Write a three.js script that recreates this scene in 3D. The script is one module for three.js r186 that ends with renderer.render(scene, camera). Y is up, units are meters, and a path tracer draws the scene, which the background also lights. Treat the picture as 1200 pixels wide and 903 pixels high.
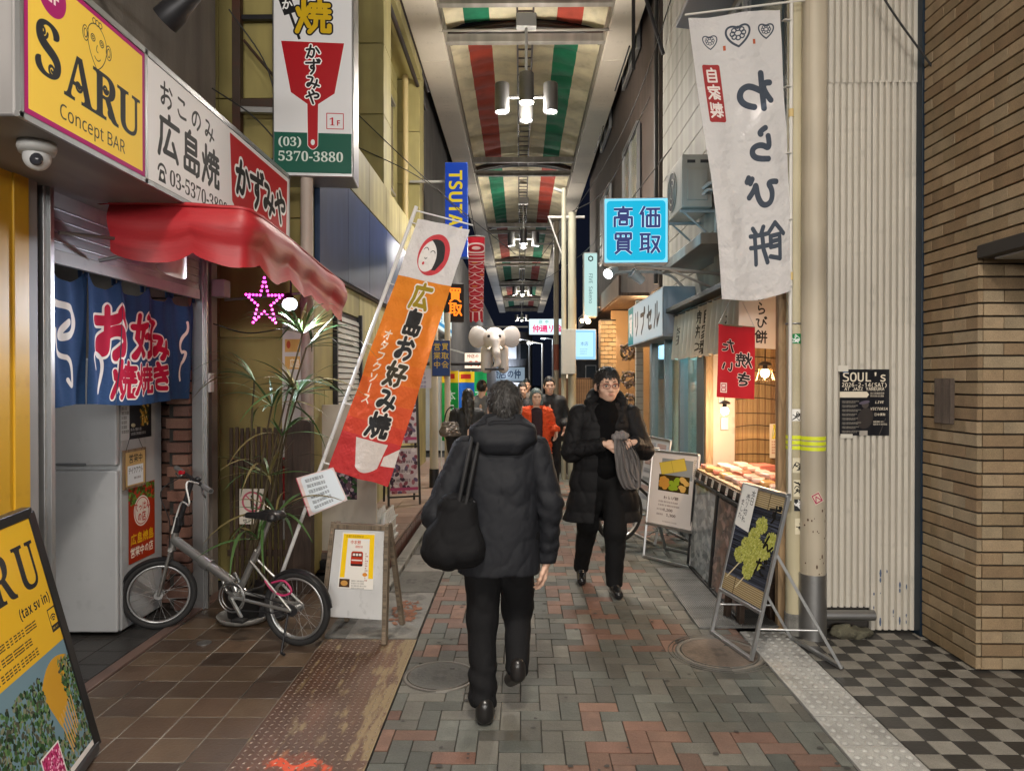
import * as THREE from 'three';
import { mergeGeometries, toCreasedNormals } from 'three/addons/utils/BufferGeometryUtils.js';
import { RoundedBoxGeometry } from 'three/addons/geometries/RoundedBoxGeometry.js';
import { RectAreaLightUniformsLib } from 'three/addons/lights/RectAreaLightUniformsLib.js';

// ---------- camera, sky, exposure ----------
const scene = new THREE.Scene();
const camera = new THREE.PerspectiveCamera(56.9, 1024 / 770, 0.05, 600);
camera.position.set(0, 1.68, 0);
camera.lookAt(-1.2, 0.9, -100);
const renderer = new THREE.WebGLRenderer({ antialias: true });
renderer.toneMapping = THREE.LinearToneMapping;
renderer.toneMappingExposure = 1.32;
renderer.shadowMap.enabled = true;
RectAreaLightUniformsLib.init();
{ // night sky over a city: deep navy, evenly dark, a little paler toward the horizon all the way round
  const W = 64, H = 32, a = new Float32Array(W * H * 4);
  for (let j = 0; j < H; j++) for (let i = 0; i < W; i++) {
    const up = Math.abs((j + 0.5) / H - 0.5) * 2, k = 0.8 + 0.5 * (1 - up);
    a.set([0.0032 * k, 0.0042 * k, 0.0085 * k, 1], (j * W + i) * 4);
  }
  const t = new THREE.DataTexture(a, W, H, THREE.RGBAFormat, THREE.FloatType);
  t.mapping = THREE.EquirectangularReflectionMapping; t.magFilter = THREE.LinearFilter; t.needsUpdate = true;
  scene.background = t; scene.environment = t;
}

// ---------- random and noise ----------
let seed = 20260214;
const rnd = () => { seed = (seed * 1664525 + 1013904223) >>> 0; return seed / 4294967296; };
const rr = (a, b) => a + (b - a) * rnd();
const pick = (a) => a[Math.floor(rnd() * a.length)];
const hash = (x, y, z = 0) => { let h = (x * 374761393 + y * 668265263 + z * 2147483647) | 0; h = Math.imul(h ^ (h >>> 13), 1274126177); return ((h ^ (h >>> 16)) >>> 0) / 4294967296; };
const sm = (t) => t * t * (3 - 2 * t), mix = (a, b, t) => a + (b - a) * t;
function vnoise(x, y, z) {
  const i = Math.floor(x), j = Math.floor(y), k = Math.floor(z), u = sm(x - i), v = sm(y - j), w = sm(z - k);
  const q = (c) => mix(mix(hash(i, j, c), hash(i + 1, j, c), u), mix(hash(i, j + 1, c), hash(i + 1, j + 1, c), u), v);
  return mix(q(k), q(k + 1), w) * 2 - 1;
}
function tnoise(x, y, p) { // tiling, period p
  const i = Math.floor(x), j = Math.floor(y), u = sm(x - i), v = sm(y - j), m = (n) => ((n % p) + p) % p;
  return mix(mix(hash(m(i), m(j), p), hash(m(i + 1), m(j), p), u), mix(hash(m(i), m(j + 1), p), hash(m(i + 1), m(j + 1), p), u), v);
}
function fbm(u, v, p, oct) { let s = 0, a = 0.5, n = 0; for (let o = 0; o < oct; o++) { s += a * tnoise(u * p, v * p, p); n += a; a *= 0.5; p *= 2; } return s / n; }

// ---------- textures ----------
function gridTex(n, metres, f, srgb = true) { // grey or rgb tile covering `metres`
  const d = new Uint8Array(n * n * 4);
  for (let j = 0; j < n; j++) for (let i = 0; i < n; i++) {
    let c = f(i / n, j / n); if (typeof c === 'number') c = [c, c, c];
    for (let k = 0; k < 3; k++) d[(j * n + i) * 4 + k] = Math.max(0, Math.min(255, c[k] * 255));
    d[(j * n + i) * 4 + 3] = 255;
  }
  const t = new THREE.DataTexture(d, n, n); t.wrapS = t.wrapT = THREE.MirroredRepeatWrapping; t.magFilter = THREE.LinearFilter; t.minFilter = THREE.LinearMipmapLinearFilter;
  t.generateMipmaps = true; if (srgb) t.colorSpace = THREE.SRGBColorSpace; t.repeat.set(1 / metres, 1 / metres); t.needsUpdate = true; return t;
}
const TX = {
  speck: gridTex(512, 0.5, (u, v) => 0.72 + 0.2 * fbm(u, v, 6, 3) + 0.34 * (hash(u * 512, v * 512, 5) - 0.5) * (0.5 + tnoise(u * 60, v * 60, 60))),
  stain: gridTex(512, 2.3, (u, v) => { const a = fbm(u, v, 4, 6), b = fbm(u + 0.37, v + 0.11, 13, 4); return 0.62 + 0.5 * a - 0.28 * Math.max(0, b - 0.55) + 0.05 * (hash(u * 512, v * 512, 2) - 0.5); }),
  paint: gridTex(512, 1.7, (u, v) => { const a = fbm(u, v, 3, 6), b = fbm(u + 0.2, v + 0.7, 23, 3); return 0.86 + 0.16 * (a - 0.4) - 0.3 * Math.max(0, b - 0.68); }),
  streak: gridTex(512, 2.9, (u, v) => { const a = 0.5 * fbm(u, v * 0.125, 24, 3) + 0.5 * fbm(u, v, 5, 4); return 0.7 + 0.5 * (a - 0.2); }),
  wood: gridTex(512, 0.6, (u, v) => { const w = fbm(u, v, 3, 3), l = tnoise((u * 40 + w * 7), v * 4, 40) * 0.6 + tnoise(u * 160, v * 8, 160) * 0.4; return 0.55 + 0.45 * l; }),
  cloth: gridTex(256, 0.06, (u, v) => 0.82 + 0.12 * Math.sin(u * Math.PI * 64) * Math.sin(v * Math.PI * 64) + 0.1 * (fbm(u, v, 8, 3) - 0.5)),
  rust: gridTex(512, 1.3, (u, v) => { const a = fbm(u, v, 5, 6), b = fbm(u + 0.5, v + 0.3, 30, 3); const t = Math.max(0, Math.min(1, (a - 0.36) * 4 + (b - 0.5) * 1.2)); return [mix(0.42, 0.52, t), mix(0.37, 0.32, t), mix(0.34, 0.25, t)]; }),
  slab: gridTex(512, 1.9, (u, v) => { const a = fbm(u, v, 4, 6), c = fbm(u + 0.6, v + 0.2, 9, 5); return 0.66 + 0.45 * (a - 0.3) - (c > 0.6 ? 0.2 * (c - 0.6) / 0.1 : 0) + 0.12 * (hash(u * 512, v * 512, 9) - 0.5); }),
  bump: gridTex(256, 0.12, (u, v) => fbm(u, v, 10, 4), false),
  wave: gridTex(256, 0.5, (u, v) => fbm(u, v, 4, 4), false),
  plate: gridTex(256, 0.16, (u, v) => { // raised lozenges of a chequer plate, alternating in direction
    const x = u * 4, y = v * 4, i = Math.floor(x), j = Math.floor(y), a = x - i - 0.5, b = y - j - 0.5, s = (i + j) % 2 ? 1 : -1, p = (a + s * b) * 0.71, q = (a - s * b) * 0.71;
    return Math.max(0, Math.min(1, 3.2 - 3.2 * Math.sqrt((p / 0.46) ** 2 + (q / 0.15) ** 2))); }, false),
};
function canvasTex(w, h, draw) {
  const c = document.createElement('canvas'); c.width = w; c.height = h;
  const g = c.getContext('2d'); g.lineJoin = 'round'; g.lineCap = 'round'; draw(g, w, h);
  const t = new THREE.CanvasTexture(c); t.colorSpace = THREE.SRGBColorSpace; t.anisotropy = 8; return t;
}
// hand-made stroke letters: each on a 100 x 100 field; kana are drawn as smooth curves, kanji as straight strokes
const KANA = {
  お: '14 32 62 28;38 8 38 70 30 84 18 82 16 70 40 52 66 46 84 58 82 76 62 88;72 18 88 32', こ: '24 22 50 24 74 22 64 32;22 66 28 82 52 84 80 80',
  の: '52 22 46 60 30 80 16 66 20 40 42 22 66 20 84 38 82 62 58 84', み: '20 20 54 18 42 50 24 80 12 72 20 58 44 58 88 74;76 38 72 66 54 90',
  か: '12 36 54 28 60 40 54 72 42 86 32 76;38 10 32 44 14 86;70 24 84 40 90 54', ず: '8 26 90 22;56 6 57 46 52 62 38 58 38 44 52 40 60 54 54 78 38 94;76 4 83 13;88 2 95 11',
  や: '10 52 50 32 78 28 88 42 76 56 62 54;46 10 56 24;26 22 52 92', わ: '32 8 32 92;12 32 44 28 12 74;22 60 56 34 82 38 90 60 76 80 56 86',
  ら: '38 10 58 18 52 24;32 32 28 68 52 50 76 54 80 72 64 86 36 90', び: '12 28 40 22 24 50 30 80 54 84 68 58 70 22 76 40 92 56;80 10 86 20;90 6 96 16',
  た: '12 28 52 24;34 8 26 50 12 88;54 44 84 42;52 62 58 82 88 80', い: '20 24 20 60 34 80 44 66;74 28 84 46 86 62', き: '20 28 76 20;18 46 80 38;42 8 62 52 72 64;66 60 40 58 26 72 42 86 70 86',
  ん: '46 8 10 90 34 54 50 56 56 84 70 86 92 60', だ: '12 28 52 24;34 8 26 50 12 88;54 44 84 42;52 62 58 82 88 80;72 8 79 18;86 5 93 15', り: '30 14 28 56 36 44;68 10 74 50 46 92',
  て: '12 20 84 18 50 42 46 66 74 88', っ: '22 52 56 42 80 52 76 74 50 84', ぱ: '20 12 16 50 22 88;44 30 90 28;68 8 68 70 56 84 46 74 60 66 90 82', つ: '12 32 56 22 86 38 80 64 44 82', し: '34 8 32 70 50 88 84 70', ま: '20 24 80 22;22 44 78 42;50 8 50 74 38 86 26 76 40 68 82 86', す: '8 26 90 22;56 6 57 46 52 62 38 58 38 44 52 40 60 54 54 78 38 94', れ: '28 8 28 92;10 32 42 30 12 72;20 62 52 34 66 34 64 76 78 84 94 70',
};
const KANJI = {
  オ: '10 30 90 30;60 8 60 90 46 82;58 32 14 76', タ: '38 10 14 48;34 24 82 24 62 62 24 92;34 46 62 66', フ: '14 20 84 20 72 58 28 92', ク: '40 8 12 48;36 24 82 24 68 60 26 92', ソ: '18 18 30 46;80 16 68 56 28 92', ー: '50 10 50 90', ス: '18 18 76 18 50 58 12 88;54 54 88 88',
  リ: '28 12 28 56;72 10 72 58 40 92', プ: '10 26 74 26 64 62 24 94;82 6 92 8 94 18 84 22 78 14 82 6', セ: '10 42 86 30 64 58;36 10 36 80 50 86 88 84', ル: '30 18 28 58 10 88;58 12 58 86 92 54', テ: '24 14 78 14;10 42 90 42;54 42 46 70 26 92', イ: '80 8 50 36 12 56;52 36 52 92', ア: '12 16 86 16 70 40;50 32 46 64 20 92', ト: '36 8 36 92;38 40 78 62', ウ: '50 6 50 22;14 44 14 24 86 24 70 66 34 92',
  広: '50 4 50 16;14 18 92 18;18 18 16 60 6 94;52 34 34 76 28 84 78 82;66 58 86 92', 島: '44 2 36 12;24 62 24 14 74 14 74 46 24 46;24 30 74 30;24 62 88 62 86 88 76 94;18 70 18 90 66 90 66 72;42 66 42 90',
  焼: '8 32 14 48;38 28 30 46;24 6 24 50 6 94;26 56 38 78;44 20 92 20;68 6 68 36;54 22 50 48;82 22 84 48;42 37 94 37;42 53 94 53;58 55 56 76 40 94;76 55 76 90 94 90 94 76',
  好: '6 32 46 32;26 6 14 56 40 90;40 32 32 64 6 94;54 16 88 16 72 40 72 84 60 92;50 54 96 54', 高: '50 2 50 14;8 16 92 16;30 26 70 26 70 42 30 42 30 26;12 94 12 52 88 52 88 88 78 94;34 62 66 62 66 82 34 82 34 62',
  価: '28 4 8 40;20 28 20 96;34 16 96 16;54 16 54 92;76 16 76 92;38 44 92 44 92 92 38 92 38 44', 買: '16 8 84 8 84 30 16 30 16 8;38 8 38 30;62 8 62 30;26 38 74 38 74 76 26 76 26 38;26 50 74 50;26 63 74 63;36 78 14 96;64 78 88 96',
  取: '6 12 54 12;16 12 16 76;44 12 44 94;16 32 44 32;16 52 44 52;4 80 54 70;58 24 92 24 80 62 56 94;62 38 94 92', 餅: '28 4 4 34;28 4 48 26;16 92 16 34 42 34 42 60 16 60;16 47 42 47;16 92 44 82;60 8 66 22;88 8 80 22;52 26 96 26;50 54 98 54;64 26 62 62 52 94;84 26 84 94',
  自: '48 4 42 18;20 20 80 20 80 94 20 94 20 20;20 44 80 44;20 68 80 68', 家: '50 2 50 12;10 28 10 16 90 16 88 28;24 32 78 32;52 32 14 56;40 44 56 66 54 92 42 90;48 58 12 78;52 72 14 94;84 42 60 60;58 56 92 90',
  製: '10 16 58 16;6 30 62 30;32 4 32 52;14 52 14 40 54 40 54 52;70 10 70 38;88 4 88 48 80 50;50 54 50 62;6 64 94 64;46 64 8 86;30 76 30 96 50 88;50 64 92 96;82 70 66 80', 営: '22 4 28 16;48 4 50 16;78 4 70 16;8 34 8 22 92 22 90 34;30 34 70 34 70 54 30 54 30 34;22 66 78 66 78 94 22 94 22 66',
  業: '38 4 38 22;62 4 62 22;16 8 24 20;84 8 76 20;8 24 92 24;18 44 82 44;10 60 90 60;50 44 50 98;46 62 10 90;54 62 90 90', 中: '14 28 86 28 86 62 14 62 14 28;50 4 50 98', 仲: '28 4 8 42;20 30 20 96;38 28 92 28 92 62 38 62 38 28;65 6 65 96',
  通: '12 8 24 22;6 40 24 40 22 70 6 84;8 86 30 84 96 92;40 10 88 10 66 22;42 80 42 28 90 28 90 78;42 45 90 45;42 61 90 61;66 28 66 78', 会: '50 4 8 44;50 4 94 44;30 44 70 44;16 60 86 60;44 60 24 88 78 84;66 72 84 94', 店: '50 2 50 14;14 16 92 16;18 16 16 60 6 94;54 24 54 58;54 40 84 40;32 60 82 60 82 92 32 92 32 60', 本: '8 26 92 26;50 4 50 98;48 28 10 78;52 28 92 78;30 74 70 74', 日: '22 8 78 8 78 94 22 94 22 8;22 50 78 50', 売: '50 2 50 32;14 16 86 16;26 32 76 32;10 58 10 44 90 44 88 58;36 56 32 78 10 94;62 54 62 90 90 90 92 76', 切: '6 40 48 30;24 8 24 78 46 70;52 20 92 20 86 92 74 88;68 22 64 60 48 94',
};
function jp(g, ch, x, y, s, o = {}) { // one character with its top left at x, y
  const kana = KANA[ch], src = kana || KANJI[ch]; if (!src) return;
  g.save(); g.translate(x, y); g.scale(s / 100 * (o.sx || 1), s / 100); if (o.flip) { g.translate(100, 0); g.scale(-1, 1); }
  for (const [col, w] of o.edge ? [[o.edge, (o.w || 11) + (o.ew || 12)], [o.color, o.w || 11]] : [[o.color, o.w || 11]]) {
    g.strokeStyle = col; g.lineWidth = w; g.lineCap = o.cap || 'round'; g.lineJoin = 'round';
    for (const st of src.split(';')) {
      const n = st.trim().split(' ').map(Number), p = []; for (let i = 0; i < n.length; i += 2) p.push([n[i], n[i + 1]]);
      g.beginPath(); g.moveTo(...p[0]);
      if (kana && p.length > 2) { for (let i = 1; i < p.length - 1; i++) { const e = i === p.length - 2 ? p[i + 1] : [(p[i][0] + p[i + 1][0]) / 2, (p[i][1] + p[i + 1][1]) / 2]; g.quadraticCurveTo(...p[i], ...e); } }
      else for (let i = 1; i < p.length; i++) g.lineTo(...p[i]);
      g.stroke();
    }
  }
  g.restore();
}
function jpRow(g, text, x, y, s, o = {}) { const st = (o.step || 1) * s; [...text].forEach((c, i) => o.down ? jp(g, c, x, y + i * st, s, o) : jp(g, c, x + i * st * (o.sx || 1), y, s, o)); }
const ALLJP = Object.keys(KANA).concat(Object.keys(KANJI)).filter((c) => c !== 'ー');
function smallPrint(g, x, y, w, s, rows, color, lead = 1.5) { // lines of print too small to read in the photograph: thin dashes
  g.strokeStyle = color; g.lineWidth = Math.max(1, s * 0.16);
  for (let r = 0; r < rows; r++) { let px = x; const end = x + w * (0.65 + 0.35 * hash(r, Math.round(x), 7)); while (px < end) { const d = s * (0.4 + 0.5 * hash(Math.round(px), r, 3)); for (let k = 0; k < 3; k++) { const yy = y + r * s * lead + s * (0.15 + 0.35 * k); g.beginPath(); g.moveTo(px, yy); g.lineTo(px + d, yy + s * 0.1 * (hash(k, Math.round(px), r) - 0.5)); g.stroke(); } px += s; } }
}
const txt = (g, s, x, y, font, color, align = 'center') => { g.font = font; g.fillStyle = color; g.textAlign = align; g.textBaseline = 'middle'; g.fillText(s, x, y); };

// ---------- materials (linear base colours) ----------
const col = (r, g, b) => new THREE.Color().setRGB(r, g, b);
function mat(c, roughness = 0.7, o = {}) { return new THREE.MeshStandardMaterial({ color: Array.isArray(c) ? col(...c) : new THREE.Color(c), roughness, ...o }); }
const B = (s = 0.0006) => ({ bumpMap: TX.bump, bumpScale: s });
const print = (t, roughness = 0.5, o = {}) => new THREE.MeshPhysicalMaterial({ map: t, roughness, specularIntensity: 0.45, side: THREE.DoubleSide, ...o });
const lit = (t, e, o = {}) => new THREE.MeshPhysicalMaterial({ color: 0x222222, map: t, emissive: 0xffffff, emissiveMap: t, emissiveIntensity: e, roughness: 0.6, specularIntensity: 0.25, ...o });
const glow = (c, e) => new THREE.MeshStandardMaterial({ color: 0xffffff, emissive: new THREE.Color(c), emissiveIntensity: e, roughness: 0.5 });
const MT = {
  alu: mat([0.55, 0.56, 0.57], 0.38, { metalness: 0.85, map: TX.paint }), steel: mat([0.42, 0.42, 0.42], 0.4, { metalness: 0.9, map: TX.paint }),
  greyPaint: mat([0.42, 0.42, 0.41], 0.55, { map: TX.paint }), darkMetal: mat([0.035, 0.035, 0.04], 0.45, { metalness: 0.4, map: TX.paint }),
  black: mat([0.012, 0.012, 0.013], 0.5), blackRubber: mat([0.014, 0.014, 0.015], 0.75, B(0.0004)), white: mat([0.74, 0.74, 0.72], 0.5, { map: TX.paint }),
  cream: mat([0.62, 0.54, 0.4], 0.6, { map: TX.streak }), creamPipe: mat([0.64, 0.56, 0.43], 0.5, { map: TX.streak }),
  wood: mat([0.36, 0.24, 0.14], 0.65, { map: TX.wood }), greyWood: mat([0.24, 0.185, 0.13], 0.75, { map: TX.wood }), darkWood: mat([0.075, 0.045, 0.03], 0.65, { map: TX.wood }), paleWood: mat([0.55, 0.37, 0.2], 0.6, { map: TX.wood }),
  concrete: mat([0.33, 0.32, 0.29], 0.85, { map: TX.slab, ...B(0.001) }), mortar: mat([0.055, 0.05, 0.045], 0.95, { map: TX.speck }),
  skin: mat([0.62, 0.39, 0.285], 0.5), hair: mat([0.012, 0.011, 0.011], 0.45), nylon: mat([0.0085, 0.009, 0.0115], 0.62, { bumpMap: TX.wave, bumpScale: 0.002 }),
};

// ---------- geometry ----------
const V = (x, y, z) => new THREE.Vector3(x, y, z);
function uvm(g, k = 1) { // uv in metres, by the way each face points
  if (!g.attributes.normal) g.computeVertexNormals();
  const p = g.attributes.position, n = g.attributes.normal, a = new Float32Array(p.count * 2);
  for (let i = 0; i < p.count; i++) {
    const x = Math.abs(n.getX(i)), y = Math.abs(n.getY(i)), z = Math.abs(n.getZ(i));
    if (y >= x && y >= z) { a[2 * i] = p.getX(i) * k; a[2 * i + 1] = p.getZ(i) * k; } else if (x >= z) { a[2 * i] = p.getZ(i) * k; a[2 * i + 1] = p.getY(i) * k; } else { a[2 * i] = p.getX(i) * k; a[2 * i + 1] = p.getY(i) * k; }
  }
  g.setAttribute('uv', new THREE.BufferAttribute(a, 2)); return g;
}
const E = new THREE.Euler(), Q = new THREE.Quaternion(), M4 = new THREE.Matrix4();
function place(g, x = 0, y = 0, z = 0, rx = 0, ry = 0, rz = 0) { if (rx || ry || rz) g.applyMatrix4(M4.makeRotationFromEuler(E.set(rx, ry, rz))); return g.translate(x, y, z); }
const bx = (w, h, d, x, y, z, rx, ry, rz) => place(uvm(new THREE.BoxGeometry(w, h, d)), x, y, z, rx, ry, rz);              // centre at x, y, z
const rb = (w, h, d, x, y, z, r = 0.006, rx, ry, rz) => place(uvm(new RoundedBoxGeometry(w, h, d, 1, Math.min(r, w / 2.01, h / 2.01, d / 2.01))), x, y, z, rx, ry, rz);
const cy = (r, h, x, y, z, n = 20, r2 = r, rx, ry, rz) => place(uvm(new THREE.CylinderGeometry(r2, r, h, n)), x, y, z, rx, ry, rz);
const sp = (r, x, y, z, sx = 1, sy = 1, sz = 1, n = 16) => place(new THREE.SphereGeometry(r, n, Math.round(n * 0.7)).scale(sx, sy, sz), x, y, z);
function bar(a, b, r, n = 8, r2 = r) { // a rod from a to b
  const d = b.clone().sub(a), g = uvm(new THREE.CylinderGeometry(r2, r, d.length(), n)); g.applyQuaternion(Q.setFromUnitVectors(V(0, 1, 0), d.clone().normalize()));
  return g.translate((a.x + b.x) / 2, (a.y + b.y) / 2, (a.z + b.z) / 2);
}
function sqbar(a, b, w, h = w) { // a square bar from a to b
  const d = b.clone().sub(a), g = uvm(new RoundedBoxGeometry(w, h, d.length(), 1, Math.min(w, h) * 0.12)), m = new THREE.Matrix4().lookAt(b, a, Math.abs(d.y) > 0.95 * d.length() ? V(1, 0, 0) : V(0, 1, 0));
  g.applyMatrix4(m); return g.translate((a.x + b.x) / 2, (a.y + b.y) / 2, (a.z + b.z) / 2);
}
const tube = (pts, r, n = 24, k = 6, closed = false) => new THREE.TubeGeometry(new THREE.CatmullRomCurve3(pts, closed), n, r, k, closed);
const tor = (R, r, x, y, z, rx, ry, rz, k = 8, n = 40) => place(new THREE.TorusGeometry(R, r, k, n), x, y, z, rx, ry, rz);
const lathe = (pts, n = 32) => new THREE.LatheGeometry(pts.map((p) => new THREE.Vector2(...p)), n);
function quad(a, b, c, d) { // a b c d counter-clockwise from the lower left; uv 0..1
  const g = new THREE.BufferGeometry(); g.setAttribute('position', new THREE.Float32BufferAttribute([a, b, c, d].flatMap((v) => [v.x, v.y, v.z]), 3));
  g.setAttribute('uv', new THREE.Float32BufferAttribute([0, 0, 1, 0, 1, 1, 0, 1], 2)); g.setIndex([0, 1, 2, 0, 2, 3]); g.computeVertexNormals(); return g;
}
function sheet(nu, nv, f) { // f(u, v) -> Vector3, v = 1 at the top
  const P = [], U = [], I = [];
  for (let j = 0; j <= nv; j++) for (let i = 0; i <= nu; i++) { const q = f(i / nu, j / nv); P.push(q.x, q.y, q.z); U.push(i / nu, j / nv); }
  for (let j = 0; j < nv; j++) for (let i = 0; i < nu; i++) { const a = j * (nu + 1) + i; I.push(a, a + 1, a + nu + 2, a, a + nu + 2, a + nu + 1); }
  const g = new THREE.BufferGeometry(); g.setAttribute('position', new THREE.Float32BufferAttribute(P, 3)); g.setAttribute('uv', new THREE.Float32BufferAttribute(U, 2)); g.setIndex(I); g.computeVertexNormals(); return g;
}
function extr(pts, depth, bevel = 0) { // an outline in x, y pushed along z
  const s = new THREE.Shape(pts.map((p) => new THREE.Vector2(...p)));
  return uvm(new THREE.ExtrudeGeometry(s, { depth, bevelEnabled: bevel > 0, bevelSize: bevel, bevelThickness: bevel, bevelSegments: 1, curveSegments: 8 }));
}
function merge(list) {
  list = [list].flat(9).filter(Boolean); if (list.length === 1) return list[0];
  const c = list.some((g) => g.attributes.color);
  return mergeGeometries(list.map((g) => { g = g.index ? g.toNonIndexed() : g; if (!g.attributes.uv) uvm(g); if (!g.attributes.normal) g.computeVertexNormals(); for (const k of Object.keys(g.attributes)) if (!['position', 'normal', 'uv', ...(c ? ['color'] : [])].includes(k)) g.deleteAttribute(k); return g; }));
}
// ---------- objects ----------
const taken = {};
const numbered = (n) => { const k = (taken[n] = (taken[n] || 0) + 1); return k === 1 ? n : n + '_' + String(k - 1).padStart(3, '0'); };
function shadow(m) { m.castShadow = m.receiveShadow = true; return m; }
function part(parent, name, geos, m, label) { const o = shadow(new THREE.Mesh(merge(geos), m)); o.name = name; parent.add(o); if (label) o.userData.label = label; return o; }
function one(geo, name, m, parent, x = 0, y = 0, z = 0, ry = 0) { const o = shadow(new THREE.Mesh(geo, m)); o.name = name; o.position.set(x, y, z); o.rotation.y = ry; parent.add(o); return o; }
function thing(name, label, category, pos = [0, 0, 0], ry = 0, group) { const o = new THREE.Group(); o.name = numbered(name); o.userData = { label, category }; if (group) o.userData.group = group; o.position.set(...pos); o.rotation.y = ry; scene.add(o); return o; }
function solo(name, geos, m, label, category, pos = [0, 0, 0], ry = 0, group) { const o = shadow(new THREE.Mesh(merge(geos), m)); o.name = numbered(name); o.userData = { label, category }; if (group) o.userData.group = group; o.position.set(...pos); o.rotation.y = ry; scene.add(o); return o; }
function struct(name, geos, m) { const o = geos ? shadow(new THREE.Mesh(merge(geos), m)) : new THREE.Group(); o.name = numbered(name); o.userData.kind = 'structure'; scene.add(o); return o; }
function copy(root, pos, ry, label) { const r = root.clone(); r.name = numbered(root.name.replace(/_\d{3}$/, '')); r.userData = { ...root.userData }; if (label) r.userData.label = label; r.position.set(...pos); if (ry !== undefined) r.rotation.y = ry; scene.add(r); return r; }
function point(parent, c, i, x, y, z, radius = 3, name = 'light') { const l = new THREE.PointLight(c, i); l.position.set(x, y, z); l.castShadow = true; l.shadow.radius = radius; l.name = name; parent.add(l); return l; }
function area(parent, c, i, w, h, pos, look) { const l = new THREE.RectAreaLight(c, i, w, h); l.position.set(...pos); parent.add(l); l.updateMatrixWorld(); l.lookAt(...look); l.name = 'light'; return l; }

// surface of a signed distance field on a grid (surface nets)
function fieldMesh(f, lo, hi, cell) {
  const n = [0, 1, 2].map((k) => Math.ceil((hi[k] - lo[k]) / cell) + 2), [nx, ny, nz] = n, F = new Float32Array(nx * ny * nz), id = (i, j, k) => (k * ny + j) * nx + i;
  for (let k = 0; k < nz; k++) for (let j = 0; j < ny; j++) for (let i = 0; i < nx; i++) F[id(i, j, k)] = f(lo[0] + (i - 0.5) * cell, lo[1] + (j - 0.5) * cell, lo[2] + (k - 0.5) * cell);
  const at = new Int32Array(nx * ny * nz).fill(-1), P = [], I = [];
  for (let k = 0; k < nz - 1; k++) for (let j = 0; j < ny - 1; j++) for (let i = 0; i < nx - 1; i++) {
    let m = 0, c = 0, X = 0, Y = 0, Z = 0; const v = [];
    for (let q = 0; q < 8; q++) { const s = F[id(i + (q & 1), j + ((q >> 1) & 1), k + (q >> 2))]; v.push(s); if (s < 0) m++; }
    if (m === 0 || m === 8) continue;
    for (let a = 0; a < 8; a++) for (const b of [a | 1, a | 2, a | 4]) if (b !== a && (v[a] < 0) !== (v[b] < 0)) { const t = v[a] / (v[a] - v[b]); X += mix(a & 1, b & 1, t); Y += mix((a >> 1) & 1, (b >> 1) & 1, t); Z += mix(a >> 2, b >> 2, t); c++; }
    at[id(i, j, k)] = P.length / 3; P.push(lo[0] + (i + X / c - 0.5) * cell, lo[1] + (j + Y / c - 0.5) * cell, lo[2] + (k + Z / c - 0.5) * cell);
  }
  const face = (a, b, c, d, flip) => { if (a < 0 || b < 0 || c < 0 || d < 0) return; if (flip) I.push(a, c, b, a, d, c); else I.push(a, b, c, a, c, d); };
  for (let k = 1; k < nz - 1; k++) for (let j = 1; j < ny - 1; j++) for (let i = 1; i < nx - 1; i++) {
    const s = F[id(i, j, k)] < 0;
    if (s !== F[id(i + 1, j, k)] < 0) face(at[id(i, j - 1, k - 1)], at[id(i, j, k - 1)], at[id(i, j, k)], at[id(i, j - 1, k)], !s);
    if (s !== F[id(i, j + 1, k)] < 0) face(at[id(i - 1, j, k - 1)], at[id(i - 1, j, k)], at[id(i, j, k)], at[id(i, j, k - 1)], !s);
    if (s !== F[id(i, j, k + 1)] < 0) face(at[id(i - 1, j - 1, k)], at[id(i, j - 1, k)], at[id(i, j, k)], at[id(i - 1, j, k)], !s);
  }
  const g = new THREE.BufferGeometry(); g.setAttribute('position', new THREE.Float32BufferAttribute(P, 3)); g.setIndex(I); g.computeVertexNormals(); return uvm(g);
}
// field pieces: cone-capsules [ax,ay,az, bx,by,bz, ra, rb] and ellipsoids [cx,cy,cz, rx,ry,rz]
const smin = (a, b, k) => { const h = Math.max(k - Math.abs(a - b), 0) / k; return Math.min(a, b) - h * h * k * 0.25; };
function cap(x, y, z, p) { const dx = p[3] - p[0], dy = p[4] - p[1], dz = p[5] - p[2], L = dx * dx + dy * dy + dz * dz || 1e-9; const t = Math.max(0, Math.min(1, ((x - p[0]) * dx + (y - p[1]) * dy + (z - p[2]) * dz) / L)); return Math.hypot(x - p[0] - t * dx, y - p[1] - t * dy, z - p[2] - t * dz) - (p[6] + (p[7] - p[6]) * t); }
function ell(x, y, z, p) { const a = (x - p[0]) / p[3], b = (y - p[1]) / p[4], c = (z - p[2]) / p[5], k0 = Math.hypot(a, b, c), k1 = Math.hypot(a / p[3], b / p[4], c / p[5]); return k1 < 1e-9 ? -Math.min(p[3], p[4], p[5]) : (k0 * (k0 - 1)) / k1; }
const field = (list, k = 0.04) => (x, y, z) => { let d = 9; for (const p of list) d = smin(d, p.length === 8 ? cap(x, y, z, p) : ell(x, y, z, p), k); return d; };
function boundsOf(list, pad) { const lo = [9e9, 9e9, 9e9], hi = [-9e9, -9e9, -9e9]; for (const p of list) for (let k = 0; k < 3; k++) { if (p.length === 8) { const r = Math.max(p[6], p[7]); lo[k] = Math.min(lo[k], p[k] - r, p[k + 3] - r); hi[k] = Math.max(hi[k], p[k] + r, p[k + 3] + r); } else { lo[k] = Math.min(lo[k], p[k] - p[k + 3]); hi[k] = Math.max(hi[k], p[k] + p[k + 3]); } } return [lo.map((v) => v - pad), hi.map((v) => v + pad)]; }
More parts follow.
